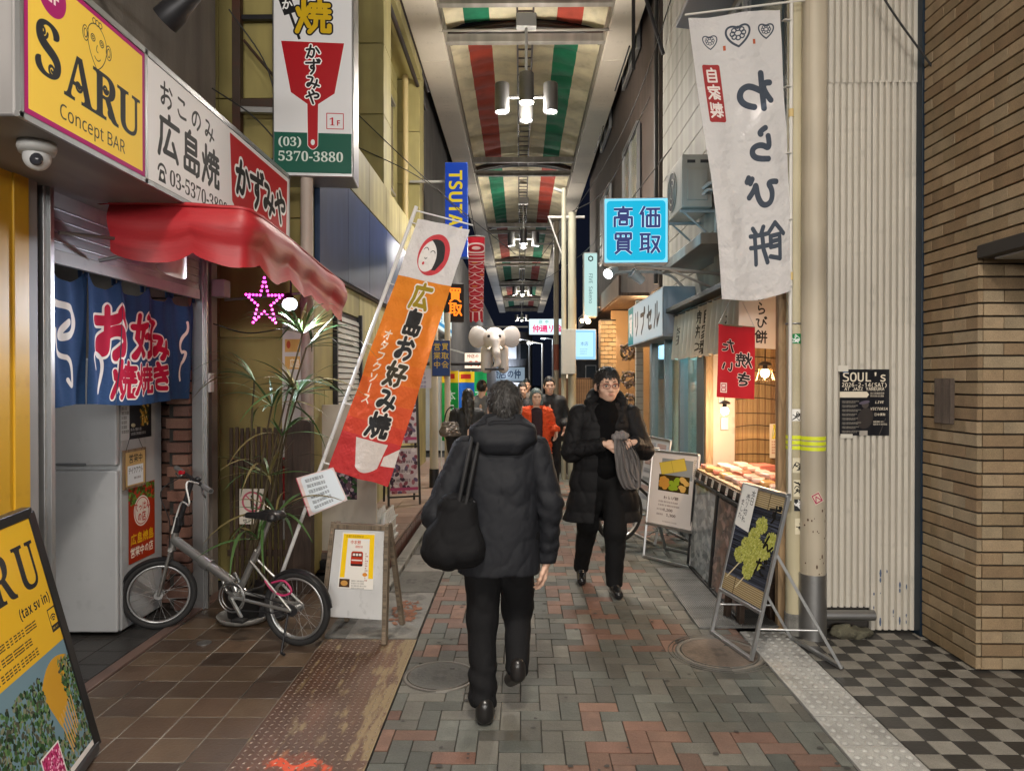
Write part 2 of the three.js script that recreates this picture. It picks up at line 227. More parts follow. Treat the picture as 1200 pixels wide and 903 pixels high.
function blob(list, cell, k = 0.04, f2) { const f = field(list, k), [lo, hi] = boundsOf(list, 0.03 + k / 2); return fieldMesh(f2 ? (x, y, z) => f2(f(x, y, z), x, y, z) : f, lo, hi, cell); }
const folds = (amp, s = 9, seedv = 0) => (d, x, y, z) => Math.abs(d) > 0.1 ? d : d + amp * (vnoise(x * s + seedv, y * s * 1.6, z * s) + 0.5 * vnoise(x * s * 2.3, y * s * 3.1 + seedv, z * s * 2.3));

// ================= GROUND =================
function variants(g, n) { const out = [g]; for (let k = 1; k < n; k++) { const c = g.clone(), u = c.attributes.uv; for (let i = 0; i < u.count; i++) u.setXY(i, u.getX(i) + 0.37 * k, u.getY(i) + 0.61 * k); out.push(c); } return out; }

{
  const g = new THREE.PlaneGeometry(300, 300).rotateX(-Math.PI / 2).translate(0, -0.05, -60);
  struct('ground', uvm(g), mat([0.05, 0.05, 0.052], 0.9, { map: TX.slab, ...B(0.002) }));
}
// --- herringbone brick street ---
const MANHOLES = [[-0.456, -4.02, 0.2], [1.225, -4.38, 0.25]];
const street = struct('street_paving');
part(street, 'mortar_bed', [bx(2.13, 0.03, 25, 0.395, -0.023, -10.5), bx(2.9, 0.03, 17, 0.3, -0.0245, -14.9)], mat([0.05, 0.048, 0.042], 0.95, { map: TX.speck }));
{
  const GREY = [[0.158, 0.166, 0.145], [0.122, 0.13, 0.114], [0.182, 0.176, 0.15], [0.142, 0.138, 0.118]], RED = [[0.23, 0.122, 0.088], [0.2, 0.116, 0.086], [0.26, 0.145, 0.102]];
  const mats = [0.78, 1, 1.17].flatMap((s) => [...GREY, ...RED].map((c) => mat(c.map((v) => v * s), 0.7, { map: TX.speck, ...B(0.0016) })));
  const stuffMat = mat([1, 1, 1], 0.72, { map: TX.speck, vertexColors: true });
  const u = 0.1, gap = 0.0028, list = [];
  for (let j = -225; j < -18; j++) for (let i = -16; i < 20; i++) {
    const m = (((i - j) % 4) + 4) % 4; if (m !== 0 && m !== 2) continue;
    let x0 = i * u, x1 = x0 + (m === 0 ? 2 : 1) * u, z1 = (j + 1) * u, z0 = z1 - (m === 0 ? 1 : 2) * u;
    const d = -(z0 + z1) / 2, L = d < 9.2 ? -0.665 : -1.14, R = d < 6.36 ? 1.455 : 1.745;
    x0 = Math.max(x0, L); x1 = Math.min(x1, R); if (x1 - x0 < 0.03) continue;
    const cx = (x0 + x1) / 2, cz = (z0 + z1) / 2;
    if (MANHOLES.some(([a, b, r]) => Math.hypot(cx - a, cz - b) < r - 0.02)) continue;
    const patch = vnoise(cx * 2.1 + 9, cz * 1.3, 3) + 0.7 * (hash(i, j, 4) * 2 - 1), red = patch > 0.38;
    const k = red ? 4 + Math.floor(hash(i, j, 8) * 3) : Math.floor(hash(i, j, 8) * 4);
    const seen = d > 2.95 && Math.abs(cx) < 0.74 * d;
    list.push({ x0, x1, z0, z1, d, k, i, j, seen });
  }
  list.sort((a, b) => (b.seen - a.seen) || (a.d - b.d));
  const cache = {}, rest = [];
  list.forEach((q, n) => {
    const w = +(q.x1 - q.x0 - gap).toFixed(3), l = +(q.z1 - q.z0 - gap).toFixed(3), cx = (q.x0 + q.x1) / 2, cz = (q.z0 + q.z1) / 2, up = 0.0035 * (hash(q.i, q.j, 21) - 0.5);
    if (n < 300) {
      const key = w + 'x' + l; cache[key] ??= variants(rb(w, 0.03, l, 0, -0.015, 0, 0.004), 5);
      const o = one(cache[key][Math.floor(hash(q.i, q.j, 17) * 5)], 'brick', mats[q.k + 7 * Math.floor(hash(q.i, q.j, 19) * 3)], street, cx, up, cz, 0); o.position.x += 0.0022 * (hash(q.i, q.j, 41) - 0.5); o.position.z += 0.0022 * (hash(q.i, q.j, 42) - 0.5); o.rotation.y = 0.014 * (hash(q.i, q.j, 43) - 0.5); o.rotation.z = 0.012 * (hash(q.i, q.j, 5) - 0.5); o.rotation.x = 0.012 * (hash(q.i, q.j, 6) - 0.5);
    } else {
      const g = bx(w, 0.03, l, cx, -0.015 + up, cz).toNonIndexed(), c = [...GREY, ...RED][q.k], s = 0.85 + 0.3 * hash(q.i, q.j, 9), a = new Float32Array(g.attributes.position.count * 3);
      for (let v = 0; v < a.length; v += 3) { a[v] = c[0] * s; a[v + 1] = c[1] * s; a[v + 2] = c[2] * s; }
      g.setAttribute('color', new THREE.BufferAttribute(a, 3)); rest.push(g);
    }
  });
  part(street, 'paving_bricks', rest, stuffMat).userData.kind = 'stuff';
}
{ // trodden gum and oil spots on the paving
  const spots = []; for (let k = 0; k < 170; k++) { const x = rr(-0.62, 1.42), z = rr(-9, -2.9), s = rr(0.006, 0.017); if (MANHOLES.some(([a, b, r]) => Math.hypot(x - a, z - b) < r + 0.05)) continue; const n = 9, pts = Array.from({ length: n }, (_, i) => { const a = (i / n) * 6.283, q = s * rr(0.7, 1.25); return new THREE.Vector2(q * Math.cos(a), q * Math.sin(a) * 0.9); }); spots.push(new THREE.ShapeGeometry(new THREE.Shape(pts)).rotateX(-Math.PI / 2).translate(x, 0.0034 + k * 0.000004, z)); }
  part(street, 'gum_spots', spots, mat([0.045, 0.043, 0.04], 0.8)).userData.kind = 'stuff';
}
// --- manhole covers ---
MANHOLES.forEach(([x, z, r], n) => {
  const t = thing('manhole_cover', n ? 'round reddish manhole cover with worn brick inlay by the metal ramp' : 'round grey iron manhole cover with a keyhole beside the steel plate', 'manhole cover', [x, 0, z]);
  const iron = mat([0.3, 0.28, 0.25], 0.55, { metalness: 0.35, map: TX.slab }), fill = mat(n ? [0.2, 0.15, 0.115] : [0.14, 0.143, 0.132], 0.7, { map: TX.slab, ...B(0.002) });
  part(t, 'ring', lathe([[r * 0.93, -0.03], [r * 0.93, 0.003], [r * 0.985, 0.004], [r * 1.06, 0.002], [r * 1.07, -0.03]], 48), iron);
  part(t, 'lid', [cy(r * 0.905, 0.03, 0, -0.0098, 0, 48)], fill);
  part(t, 'lid_rim', lathe([[r * 0.9, -0.02], [r * 0.9, 0.006], [r * 0.925, 0.006], [r * 0.925, -0.02]], 48), iron);
  part(t, 'keyhole', rb(0.03, 0.004, 0.012, r * 0.3, 0.0055, -r * 0.45, 0.002), MT.black);
  if (n) for (let k = 0; k < 2; k++) part(t, 'ring', lathe([[r * (1.12 + k * 0.1), -0.02], [r * (1.12 + k * 0.1), 0.0045], [r * (1.135 + k * 0.1), 0.0045], [r * (1.135 + k * 0.1), -0.02]], 48), iron);
});
// --- rusty chequer plate along the left edge, worn pale along its right side ---
{
  const n = 512, d = new Uint8Array(n * n * 4);
  for (let j = 0; j < n; j++) for (let i = 0; i < n; i++) {
    const u = i / n, v = j / n, x = -1.262 + 0.594 * u, z = -2.0 - 2.56 * v, a = fbm(u, v, 5, 6), b = fbm(u + 0.4, v + 0.1, 20, 4), h = hash(i, j, 4);
    let c = [0.27 + 0.16 * a + 0.05 * (h - 0.5), 0.2 + 0.1 * a + 0.05 * (h - 0.5), 0.15 + 0.08 * a + 0.05 * (h - 0.5)];
    const worn = Math.max(0, Math.min(1, (b - 0.62 + 0.42 * Math.max(0, (x + 0.86) / 0.19) - (z > -3.1 ? 0.3 : 0)) * 5)); c = c.map((q, k) => mix(q, [0.56, 0.5, 0.36][k], worn * 0.8));
    const sp = Math.max(0, Math.min(1, (0.11 - Math.hypot((x + 0.99) * 0.75, z + 3.07) + 0.14 * (b - 0.5)) * 30)) * (Math.abs(z + 3.055 + 0.03 * Math.sin(x * 40)) < 0.032 ? 1 : 0.25); c = c.map((q, k) => mix(q, [0.86, 0.3, 0.12][k], sp * 0.9));
    for (let k = 0; k < 3; k++) d[(j * n + i) * 4 + k] = Math.max(0, Math.min(255, c[k] * 255)); d[(j * n + i) * 4 + 3] = 255;
  }
  const t = new THREE.DataTexture(d, n, n); t.colorSpace = THREE.SRGBColorSpace; t.magFilter = THREE.LinearFilter; t.needsUpdate = true;
  const o = struct('steel_cover_plate');
  part(o, 'plate_body', bx(0.594, 0.012, 2.56, -0.965, -0.001, -3.28), MT.darkMetal);
  const top = quad(V(-1.262, 0.009, -2.0), V(-0.668, 0.009, -2.0), V(-0.668, 0.009, -4.56), V(-1.262, 0.009, -4.56));
  part(o, 'plate_top', top, new THREE.MeshStandardMaterial({ map: t, roughness: 0.5, metalness: 0.25 }));
  // raised lozenges of the chequer plate
  const m = new THREE.InstancedMesh(new THREE.OctahedronGeometry(0.5, 0).scale(0.024, 0.006, 0.008), mat([0.34, 0.27, 0.22], 0.36, { metalness: 0.6 }), 17 * 73); let k = 0;
  for (let j = 0; j < 73; j++) for (let i = 0; i < 17; i++) { M4.makeRotationY(((i + j) % 2 ? 1 : -1) * 0.78); M4.setPosition(-1.24 + i * 0.0345, 0.0095, -2.04 - j * 0.0345); m.setMatrixAt(k++, M4); }
  m.name = 'plate_lozenges'; m.userData.kind = 'stuff'; shadow(m); o.add(m);
}
// --- concrete covers between the plate and the raised platform ---
{
  const o = struct('drain_covers');
  const paintM = mat([0.3, 0.29, 0.265], 0.8, { map: TX.slab, ...B(0.0015) }), dk = mat([0.17, 0.165, 0.15], 0.85, { map: TX.slab, ...B(0.0015) });
  let z = -4.575; [[1.0, paintM], [0.62, dk], [0.6, paintM], [0.6, dk], [0.9, paintM], [0.9, dk]].forEach(([l, m]) => { part(o, 'slab', rb(0.46, 0.05, l - 0.012, -0.905, -0.017 + rr(-0.002, 0.002), z - l / 2, 0.004), m); z -= l; });
  part(o, 'slab', rb(0.15, 0.05, 1.5, -1.21, -0.0185, -5.35, 0.004), dk); 
  // sprayed orange marking worn into patches
  const blobs = []; for (let k = 0; k < 110; k++) { const a = rr(0, 6.3), q = rr(0, 1) ** 0.7; blobs.push(new THREE.CircleGeometry(rr(0.004, 0.02), 7).rotateX(-Math.PI / 2).scale(1, 1, rr(0.8, 2.2)).translate(-0.83 + 0.1 * q * Math.cos(a), 0.0125 + k * 0.00003, -5.1 + 0.28 * q * Math.sin(a))); }
  part(o, 'paint_mark', blobs, mat([0.34, 0.135, 0.07], 0.8, { map: TX.speck }));
  for (const [x, zz] of [[-0.9, -4.9], [-0.93, -5.9]]) part(o, 'lifting_slot', rb(0.04, 0.004, 0.012, x, 0.0085, zz, 0.001), MT.black);
}
// --- brown tiles before the shop, dark tiles inside its threshold ---
{
  const o = struct('brown_tile_pavement');
  part(o, 'grout_bed', bx(1.055, 0.04, 3.6, -1.795, -0.0222, -3.85), mat([0.34, 0.31, 0.26], 0.9, { map: TX.slab }));
  const ms = [[0.092, 0.06, 0.038], [0.112, 0.07, 0.043], [0.075, 0.05, 0.034], [0.13, 0.087, 0.053]].map((c) => mat(c, 0.42, { map: TX.stain, ...B(0.0012) }));
  const s = 0.21, g = variants(rb(s - 0.006, 0.03, s - 0.006, 0, -0.015, 0, 0.003), 7);
  for (let j = 0; j < 17; j++) for (let i = 0; i < 5; i++) { const t = one(g[Math.floor(hash(i, j, 12) * 7)], 'tile', ms[Math.floor(hash(i, j, 31) * 4)], o, -2.215 + i * s, 0.0015 * (hash(i, j, 3) - 0.5), -2.15 - j * s); t.rotation.y = Math.floor(hash(i, j, 2) * 4) * Math.PI / 2; }
  part(o, 'edge_strip', rb(0.075, 0.05, 3.6, -2.365, -0.013, -3.85, 0.006), mat([0.16, 0.1, 0.08], 0.5, { map: TX.stain }));
  part(o, 'floor_drain', [cy(0.045, 0.01, -2.02, 0.001, -4.5, 24)], MT.steel);
  const q = struct('shop_threshold_floor');
  part(q, 'grout_bed', bx(1.5, 0.04, 3.6, -3.155, -0.0195, -3.85), mat([0.04, 0.038, 0.035], 0.9, { map: TX.speck }));
  const dm = [[0.04, 0.038, 0.036], [0.05, 0.046, 0.042]].map((c) => mat(c, 0.4, { map: TX.stain, ...B(0.0012) }));
  for (let j = 0; j < 17; j++) for (let i = 0; i < 4; i++) one(g[(i * 3 + j) % 7], 'tile', dm[(i + j + (hash(i, j) > 0.5)) % 2], q, -2.52 - i * s, 0.004, -2.15 - j * s);
}
// --- ribbed metal ramp before the sweet shop ---
{
  const o = struct('metal_ramp');
  part(o, 'ramp_plate', place(uvm(new THREE.BoxGeometry(0.54, 0.012, 1.5)), 1.475, 0.012, -5.55, 0, 0, 0.02), mat([0.3, 0.3, 0.29], 0.55, { metalness: 0.35, map: TX.slab }));
  const ribs = []; for (let k = 0; k < 36; k++) ribs.push(bx(0.0065, 0.004, 1.47, 1.22 + k * 0.0146, 0.0195 + 0.0146 * k * 0.02 - 0.005, -5.55)); part(o, 'ramp_ribs', ribs, mat([0.36, 0.355, 0.34], 0.45, { metalness: 0.4, map: TX.slab })).userData.kind = 'stuff';
}
// --- tactile blocks and chequered tiles on the right ---
{
  const o = struct('tactile_paving');
  const ms = [0.6, 0.53, 0.57].map((v) => mat([v, v * 0.985, v * 0.93], 0.6, { map: TX.speck }));
  const dome = () => new THREE.SphereGeometry(0.0185, 8, 4, 0, 6.2832, 0, 1.3).scale(1, 0.6, 1); const dots = [];
  for (let i = 0; i < 5; i++) for (let j = 0; j < 5; j++) dots.push(dome().translate(-0.116 + i * 0.058, 0.0, -0.116 + j * 0.058));
  const g = merge([rb(0.296, 0.04, 0.296, 0, -0.0185, 0, 0.003), ...dots]);
  for (let k = 0; k < 9; k++) { const t = one(g, 'tactile_block', ms[k % 3], o, 1.61, rr(0.002, 0.006), -2.2 - k * 0.3); t.rotation.z = rr(-0.008, 0.008); }
  const q = struct('chequered_tile_pavement');
  part(q, 'grout_bed', bx(2.0, 0.04, 3.1, 2.77, -0.0255, -3.5), mat([0.06, 0.057, 0.05], 0.9));
  const pale = [0.34, 0.27, 0.37].map((v) => mat([v, v * 0.93, v * 0.8], 0.6, { map: TX.speck, ...B(0.001) })), dark = [0.04, 0.05].map((v) => mat([v, v * 0.95, v * 0.9], 0.42, { map: TX.stain, ...B(0.001) }));
  const s = 0.118, tg = variants(rb(s - 0.003, 0.03, s - 0.003, 0, -0.015, 0, 0.002), 7);
  for (let j = 0; j < 21; j++) for (let i = 0; i < 14; i++) one(tg[Math.floor(hash(i, j, 14) * 7)], 'tile', (i + j) % 2 ? pale[Math.floor(hash(i, j, 5) * 3)] : dark[Math.floor(hash(i, j, 6) * 2)], q, 1.83 + i * s, 0.001 * (hash(i, j, 8) - 0.5), -2.32 - j * s);
}
// --- raised red-tiled platform along the left shops ---
{
  const o = struct('raised_tile_platform');
  part(o, 'platform_body', rb(0.98, 0.17, 7.6, -1.66, 0.062, -10.05, 0.01), mat([0.2, 0.16, 0.14], 0.7, { map: TX.slab }));
  const ms = [[0.3, 0.2, 0.155], [0.26, 0.17, 0.135], [0.28, 0.2, 0.16]].map((c) => mat(c, 0.4, { map: TX.stain })), face = [[0.17, 0.075, 0.06], [0.15, 0.07, 0.055]].map((c) => mat(c, 0.3, { map: TX.stain }));
  for (let j = 0; j < 25; j++) { for (let i = 0; i < 3; i++) one(tileGeo(0.3), 'tile', ms[Math.floor(hash(i, j, 3) * 3)], o, -1.32 - i * 0.305, 0.158, -6.42 - j * 0.305); part(o, 'riser_tile', bx(0.012, 0.13, 0.297, -1.161, 0.072, -6.42 - j * 0.305), face[j % 2]); }
  part(o, 'kerb', rb(0.1, 0.09, 8.2, -1.19 + 0.11, 0.01, -9.7, 0.012), MT.concrete);
}
function tileGeo(s) { return (tileGeo[s] ??= rb(s, 0.02, s, 0, 0, 0, 0.003)); }

// ================= ARCADE CANOPY =================
const RIBS = [-10.3, -2.9, 4.5, 11.9, 19.3, 26.7, 34.1, 41.5, 48.9, 56.3];
{
  const t = thing('arcade_canopy', 'covered arcade roof of cream, red and green striped sheeting between two beige beams', 'canopy');
  const beam = mat([0.78, 0.71, 0.6], 0.5, { map: TX.paint }), steel = mat([0.36, 0.33, 0.29], 0.55, { map: TX.streak }), inner = mat([0.34, 0.3, 0.24], 0.6, { map: TX.streak }), dark = mat([0.03, 0.026, 0.024], 0.6), pipe = mat([0.2, 0.15, 0.12], 0.5, { map: TX.rust });
  for (const [a, b] of [[-1.67, -1.2], [1.35, 1.78]]) for (let k = 0; k < RIBS.length - 1; k++) {
    part(t, 'side_beam', rb(b - a, 0.62, 7.385, (a + b) / 2, 7.31, -RIBS[k] - 3.7, 0.012), beam);
    part(t, 'beam_lip', bx(0.035, 0.16, 7.385, a < 0 ? b + 0.0185 : a - 0.0185, 7.14, -RIBS[k] - 3.7), inner);
  }
  const cm = ['cream', 'red', 'green'].reduce((o, n, i) => (o[n] = new THREE.MeshStandardMaterial({ color: col(...[[0.8, 0.72, 0.5], [0.5, 0.075, 0.045], [0.015, 0.24, 0.12]][i]), roughness: 0.8, side: THREE.DoubleSide, map: TX.stain }), o), {});
  const cuts = [0, 0.115, 0.275, 0.5, 0.7, 0.86, 1];
  for (let k = 0; k < RIBS.length - 1; k++) for (let i = 0; i < 6; i++) {
    const left = k % 2 === 1, name = i === 1 ? (left ? 'red' : 'green') : i === 4 ? (left ? 'green' : 'red') : 'cream', z0 = -RIBS[k] - 0.22, L = 6.96;
    const g = sheet(5, 90, (u, v) => { const w = mix(cuts[i], cuts[i + 1], u), z = z0 - v * L, q = v * 13, s = q - Math.floor(q), h = 7.42 + 0.16 * (1 - (2 * w - 1) ** 2); return V(-1.2 + 2.55 * w, h - 0.05 * Math.pow(Math.sin(Math.PI * s), 0.7) + 0.03 * vnoise(w * 9, z * 2.2, k) + 0.012 * vnoise(w * 30, z * 7, k), z); });
    const uv = g.attributes.uv; for (let q = 0; q < uv.count; q++) uv.setXY(q, uv.getX(q) * 0.4 + i, uv.getY(q) * L);
    part(t, 'roof_sheet', g, cm[name]);
  }
  for (const d of RIBS) {
    const arc = (y, dz) => Array.from({ length: 13 }, (_, i) => V(-1.2 + (2.55 * i) / 12, y + 0.17 * (1 - (i / 6 - 1) ** 2), -d + dz));
    part(t, 'rib', [tube(arc(7.4, 0.1), 0.085, 24, 6), tube(arc(7.4, -0.12), 0.085, 24, 6)], dark);
    part(t, 'rib_pipe', tube(arc(7.3, 0.28), 0.05, 24, 6), pipe);
    for (const dz of [1.65, 0.5]) part(t, 'cross_beam', rb(2.62, 0.13, 0.12, 0.075, 7.12, -d + dz, 0.006), steel);
    part(t, 'cross_pipe', bar(V(-1.25, 7.02, -d + 1.0), V(1.4, 7.02, -d + 1.0), 0.022), steel);
  }
  for (let k = 0; k < RIBS.length - 1; k++) {
    const g = [], z0 = -RIBS[k] - 0.3; for (const x of [-0.05, 0.2]) g.push(bx(0.03, 0.05, 6.8, x, 7.42, z0 - 3.4)); for (let i = 0; i < 20; i++) g.push(bx(0.22, 0.022, 0.022, 0.075, 7.42, z0 - 0.2 - i * 0.34));
    part(t, 'ladder_truss', g, pipe);
  }
}
// pendant clusters of four metal cylinders
{
  const shell = mat([0.3, 0.3, 0.3], 0.32, { metalness: 0.85, map: TX.paint });
  const cluster = (d, n) => {
    const t = thing('pendant_light', ['cluster of four steel cylinder lamps hung from a pole under the arcade roof', 'steel cylinder lamp cluster hung under the farther arcade roof bays'][n > 0 ? 1 : 0], 'lamp', [0.085, 0, -d], 0, n > 0 ? 'farther arcade lamp clusters' : undefined);
    part(t, 'junction_box', rb(0.3, 0.2, 0.14, 0, 7.0, 0, 0.01), MT.greyPaint);
    part(t, 'pole', bar(V(0, 7.0, 0), V(0, 5.9, 0), 0.022), MT.greyPaint);
    part(t, 'cross_arm', [bar(V(-0.34, 5.88, 0), V(0.34, 5.88, 0), 0.028), bar(V(0, 5.88, -0.34), V(0, 5.88, 0.34), 0.028)], shell);
    point(t, 0xfff5e8, 16, 0, 5.6, 0, 9, 'glow_light');
    for (const [x, z] of [[-0.36, 0], [0.36, 0], [0, -0.36], [0, 0.36]]) {
      const l = part(t, 'lamp_cylinder', lathe([[0, 6.08], [0.1, 6.08], [0.108, 6.065], [0.108, 5.66], [0.1, 5.66], [0.1, 5.7]], 28).translate(x, 0, z), shell);
      part(l, 'lamp_glass', cy(0.099, 0.012, x, 5.695, z, 24), glow(0xf2f4ff, 6));
      const sl = new THREE.SpotLight(0xfff5e8, LAMP, 0, 1.32, 0.85); sl.position.set(x, 5.67, z); sl.target.position.set(x, 0, z); sl.castShadow = true; sl.shadow.radius = 4; sl.name = 'lamp_light'; t.add(sl); t.add(sl.target);
    }
  };
  const LAMP = 19;
  [10.6, 0.2, -9.6, 21.2, 33.5, 48].forEach((d, i) => cluster(d, i === 0 || i === 1 || i === 2 ? 0 : i));  // clusters over and behind the viewer are unseen, placed to light the near street
  scene.children.filter((o) => o.name.startsWith('pendant_light')).slice(0, 3).forEach((o, i) => { o.userData.label = ['cluster of four steel cylinder lamps, the foremost under the striped roof ahead', 'out-of-view cluster of four steel cylinder lamps overhead, lighting the near street', 'out-of-view cluster of four steel cylinder lamps behind the viewer, lighting the near street'][i]; });
}

// ================= LEFT: OKONOMIYAKI SHOP =================
{
  const t = thing('okonomiyaki_shop', 'grey stucco shop house with rolled shutter and yellow stair entrance beside a curtained doorway', 'building');
  const stucco = mat([0.24, 0.215, 0.19], 0.9, { map: TX.streak, bumpMap: TX.bump, bumpScale: 0.003 }), yel = mat([0.72, 0.4, 0.015], 0.45, { map: TX.paint }), inner = mat([0.3, 0.26, 0.22], 0.8, { map: TX.stain });
  part(t, 'wall', [bx(0.3, 6.4, 7.6, -2.55, 5.86, -1.78)], stucco);
  part(t, 'wall_lower', bx(0.3, 2.7, 4.9, -2.95, 1.31, -0.45), stucco);
  part(t, 'interior_wall', [bx(0.1, 2.66, 2.3, -4.2, 1.33, -4.5), bx(1.75, 2.66, 0.1, -3.28, 1.33, -5.56), bx(1.3, 2.66, 0.1, -3.42, 1.33, -3.2)], inner);
  part(t, 'ceiling', bx(1.8, 0.06, 2.4, -3.3, 2.62, -4.4), inner);
  // yellow entrance frame
  part(t, 'entrance_frame', [rb(0.12, 2.7, 0.26, -2.38, 1.33, -3.16, 0.006), rb(0.05, 2.7, 0.1, -2.335, 1.33, -3.27, 0.004)], yel);
  part(t, 'corner_trim', rb(0.07, 2.7, 0.07, -2.35, 1.33, -3.35, 0.004), mat([0.3, 0.29, 0.28], 0.6, { map: TX.streak }));
  for (const z of [-3.47, -5.2]) { const p = part(t, 'door_post', [rb(0.085, 2.66, 0.075, -2.36, 1.33, z, 0.005), rb(0.02, 2.66, 0.03, -2.31, 1.33, z, 0.003)], MT.alu); }
  part(t, 'switch_box', rb(0.035, 0.14, 0.06, -2.3, 1.66, -5.235, 0.004), MT.white);
  const sh = part(t, 'shutter_box', bx(0.16, 0.1, 1.66, -2.42, 2.6, -4.33), MT.greyPaint);
  const sm_ = mat([0.36, 0.37, 0.38], 0.45, { metalness: 0.5, map: TX.streak });
  for (let k = 0; k < 4; k++) part(sh, 'slat', [bx(0.014, 0.05, 1.64, -2.345, 2.515 - k * 0.055, -4.33), bar(V(-2.34, 2.541 - k * 0.055, -3.51), V(-2.34, 2.541 - k * 0.055, -5.15), 0.008)], sm_);
  part(sh, 'bottom_bar', rb(0.03, 0.07, 1.64, -2.345, 2.3, -4.33, 0.004), MT.greyPaint);
  // brick reveal at the far side of the doorway
  const ms = [[0.24, 0.115, 0.08], [0.2, 0.1, 0.075], [0.27, 0.14, 0.1], [0.17, 0.085, 0.065]].map((c) => mat(c, 0.8, { map: TX.speck, ...B(0.002) }));
  const pil = part(t, 'brick_pillar', [bx(0.16, 2.6, 0.12, -2.49, 1.3, -5.23), bx(0.2, 2.6, 0.12, -2.69, 1.3, -5.4)], MT.mortar);
  const g1 = rb(0.165, 0.075, 0.1, 0, 0, 0, 0.006), g2 = rb(0.2, 0.075, 0.1, 0, 0, 0, 0.006), g3 = rb(0.115, 0.075, 0.1, 0, 0, 0, 0.006);
  for (let k = 0; k < 28; k++) { one(k % 2 ? g1 : g3, 'brick', ms[Math.floor(hash(k, 1) * 4)], pil, -2.482 + (k % 2 ? 0 : 0.022) + rr(-0.004, 0.004), 0.045 + k * 0.088, -5.16 + rr(-0.006, 0.006)); one(g2, 'brick', ms[Math.floor(hash(k, 2) * 4)], pil, -2.69 + rr(-0.01, 0.01), 0.045 + k * 0.088, -5.33 + rr(-0.006, 0.006)); }
  // fluorescent tube inside, seen over the curtain
  const tl = part(t, 'ceiling_light', rb(0.09, 0.05, 1.2, -3.0, 2.55, -4.4, 0.01), MT.white); part(tl, 'tube', bar(V(-3.0, 2.51, -3.85), V(-3.0, 2.51, -4.95), 0.014), glow(0xeaf4ff, 6));
  area(t, 0xeaf4ff, 9, 0.03, 1.1, [-3.0, 2.49, -4.4], [-3.0, 0, -4.4]).rotation.set(-Math.PI / 2, 0, 0);
}
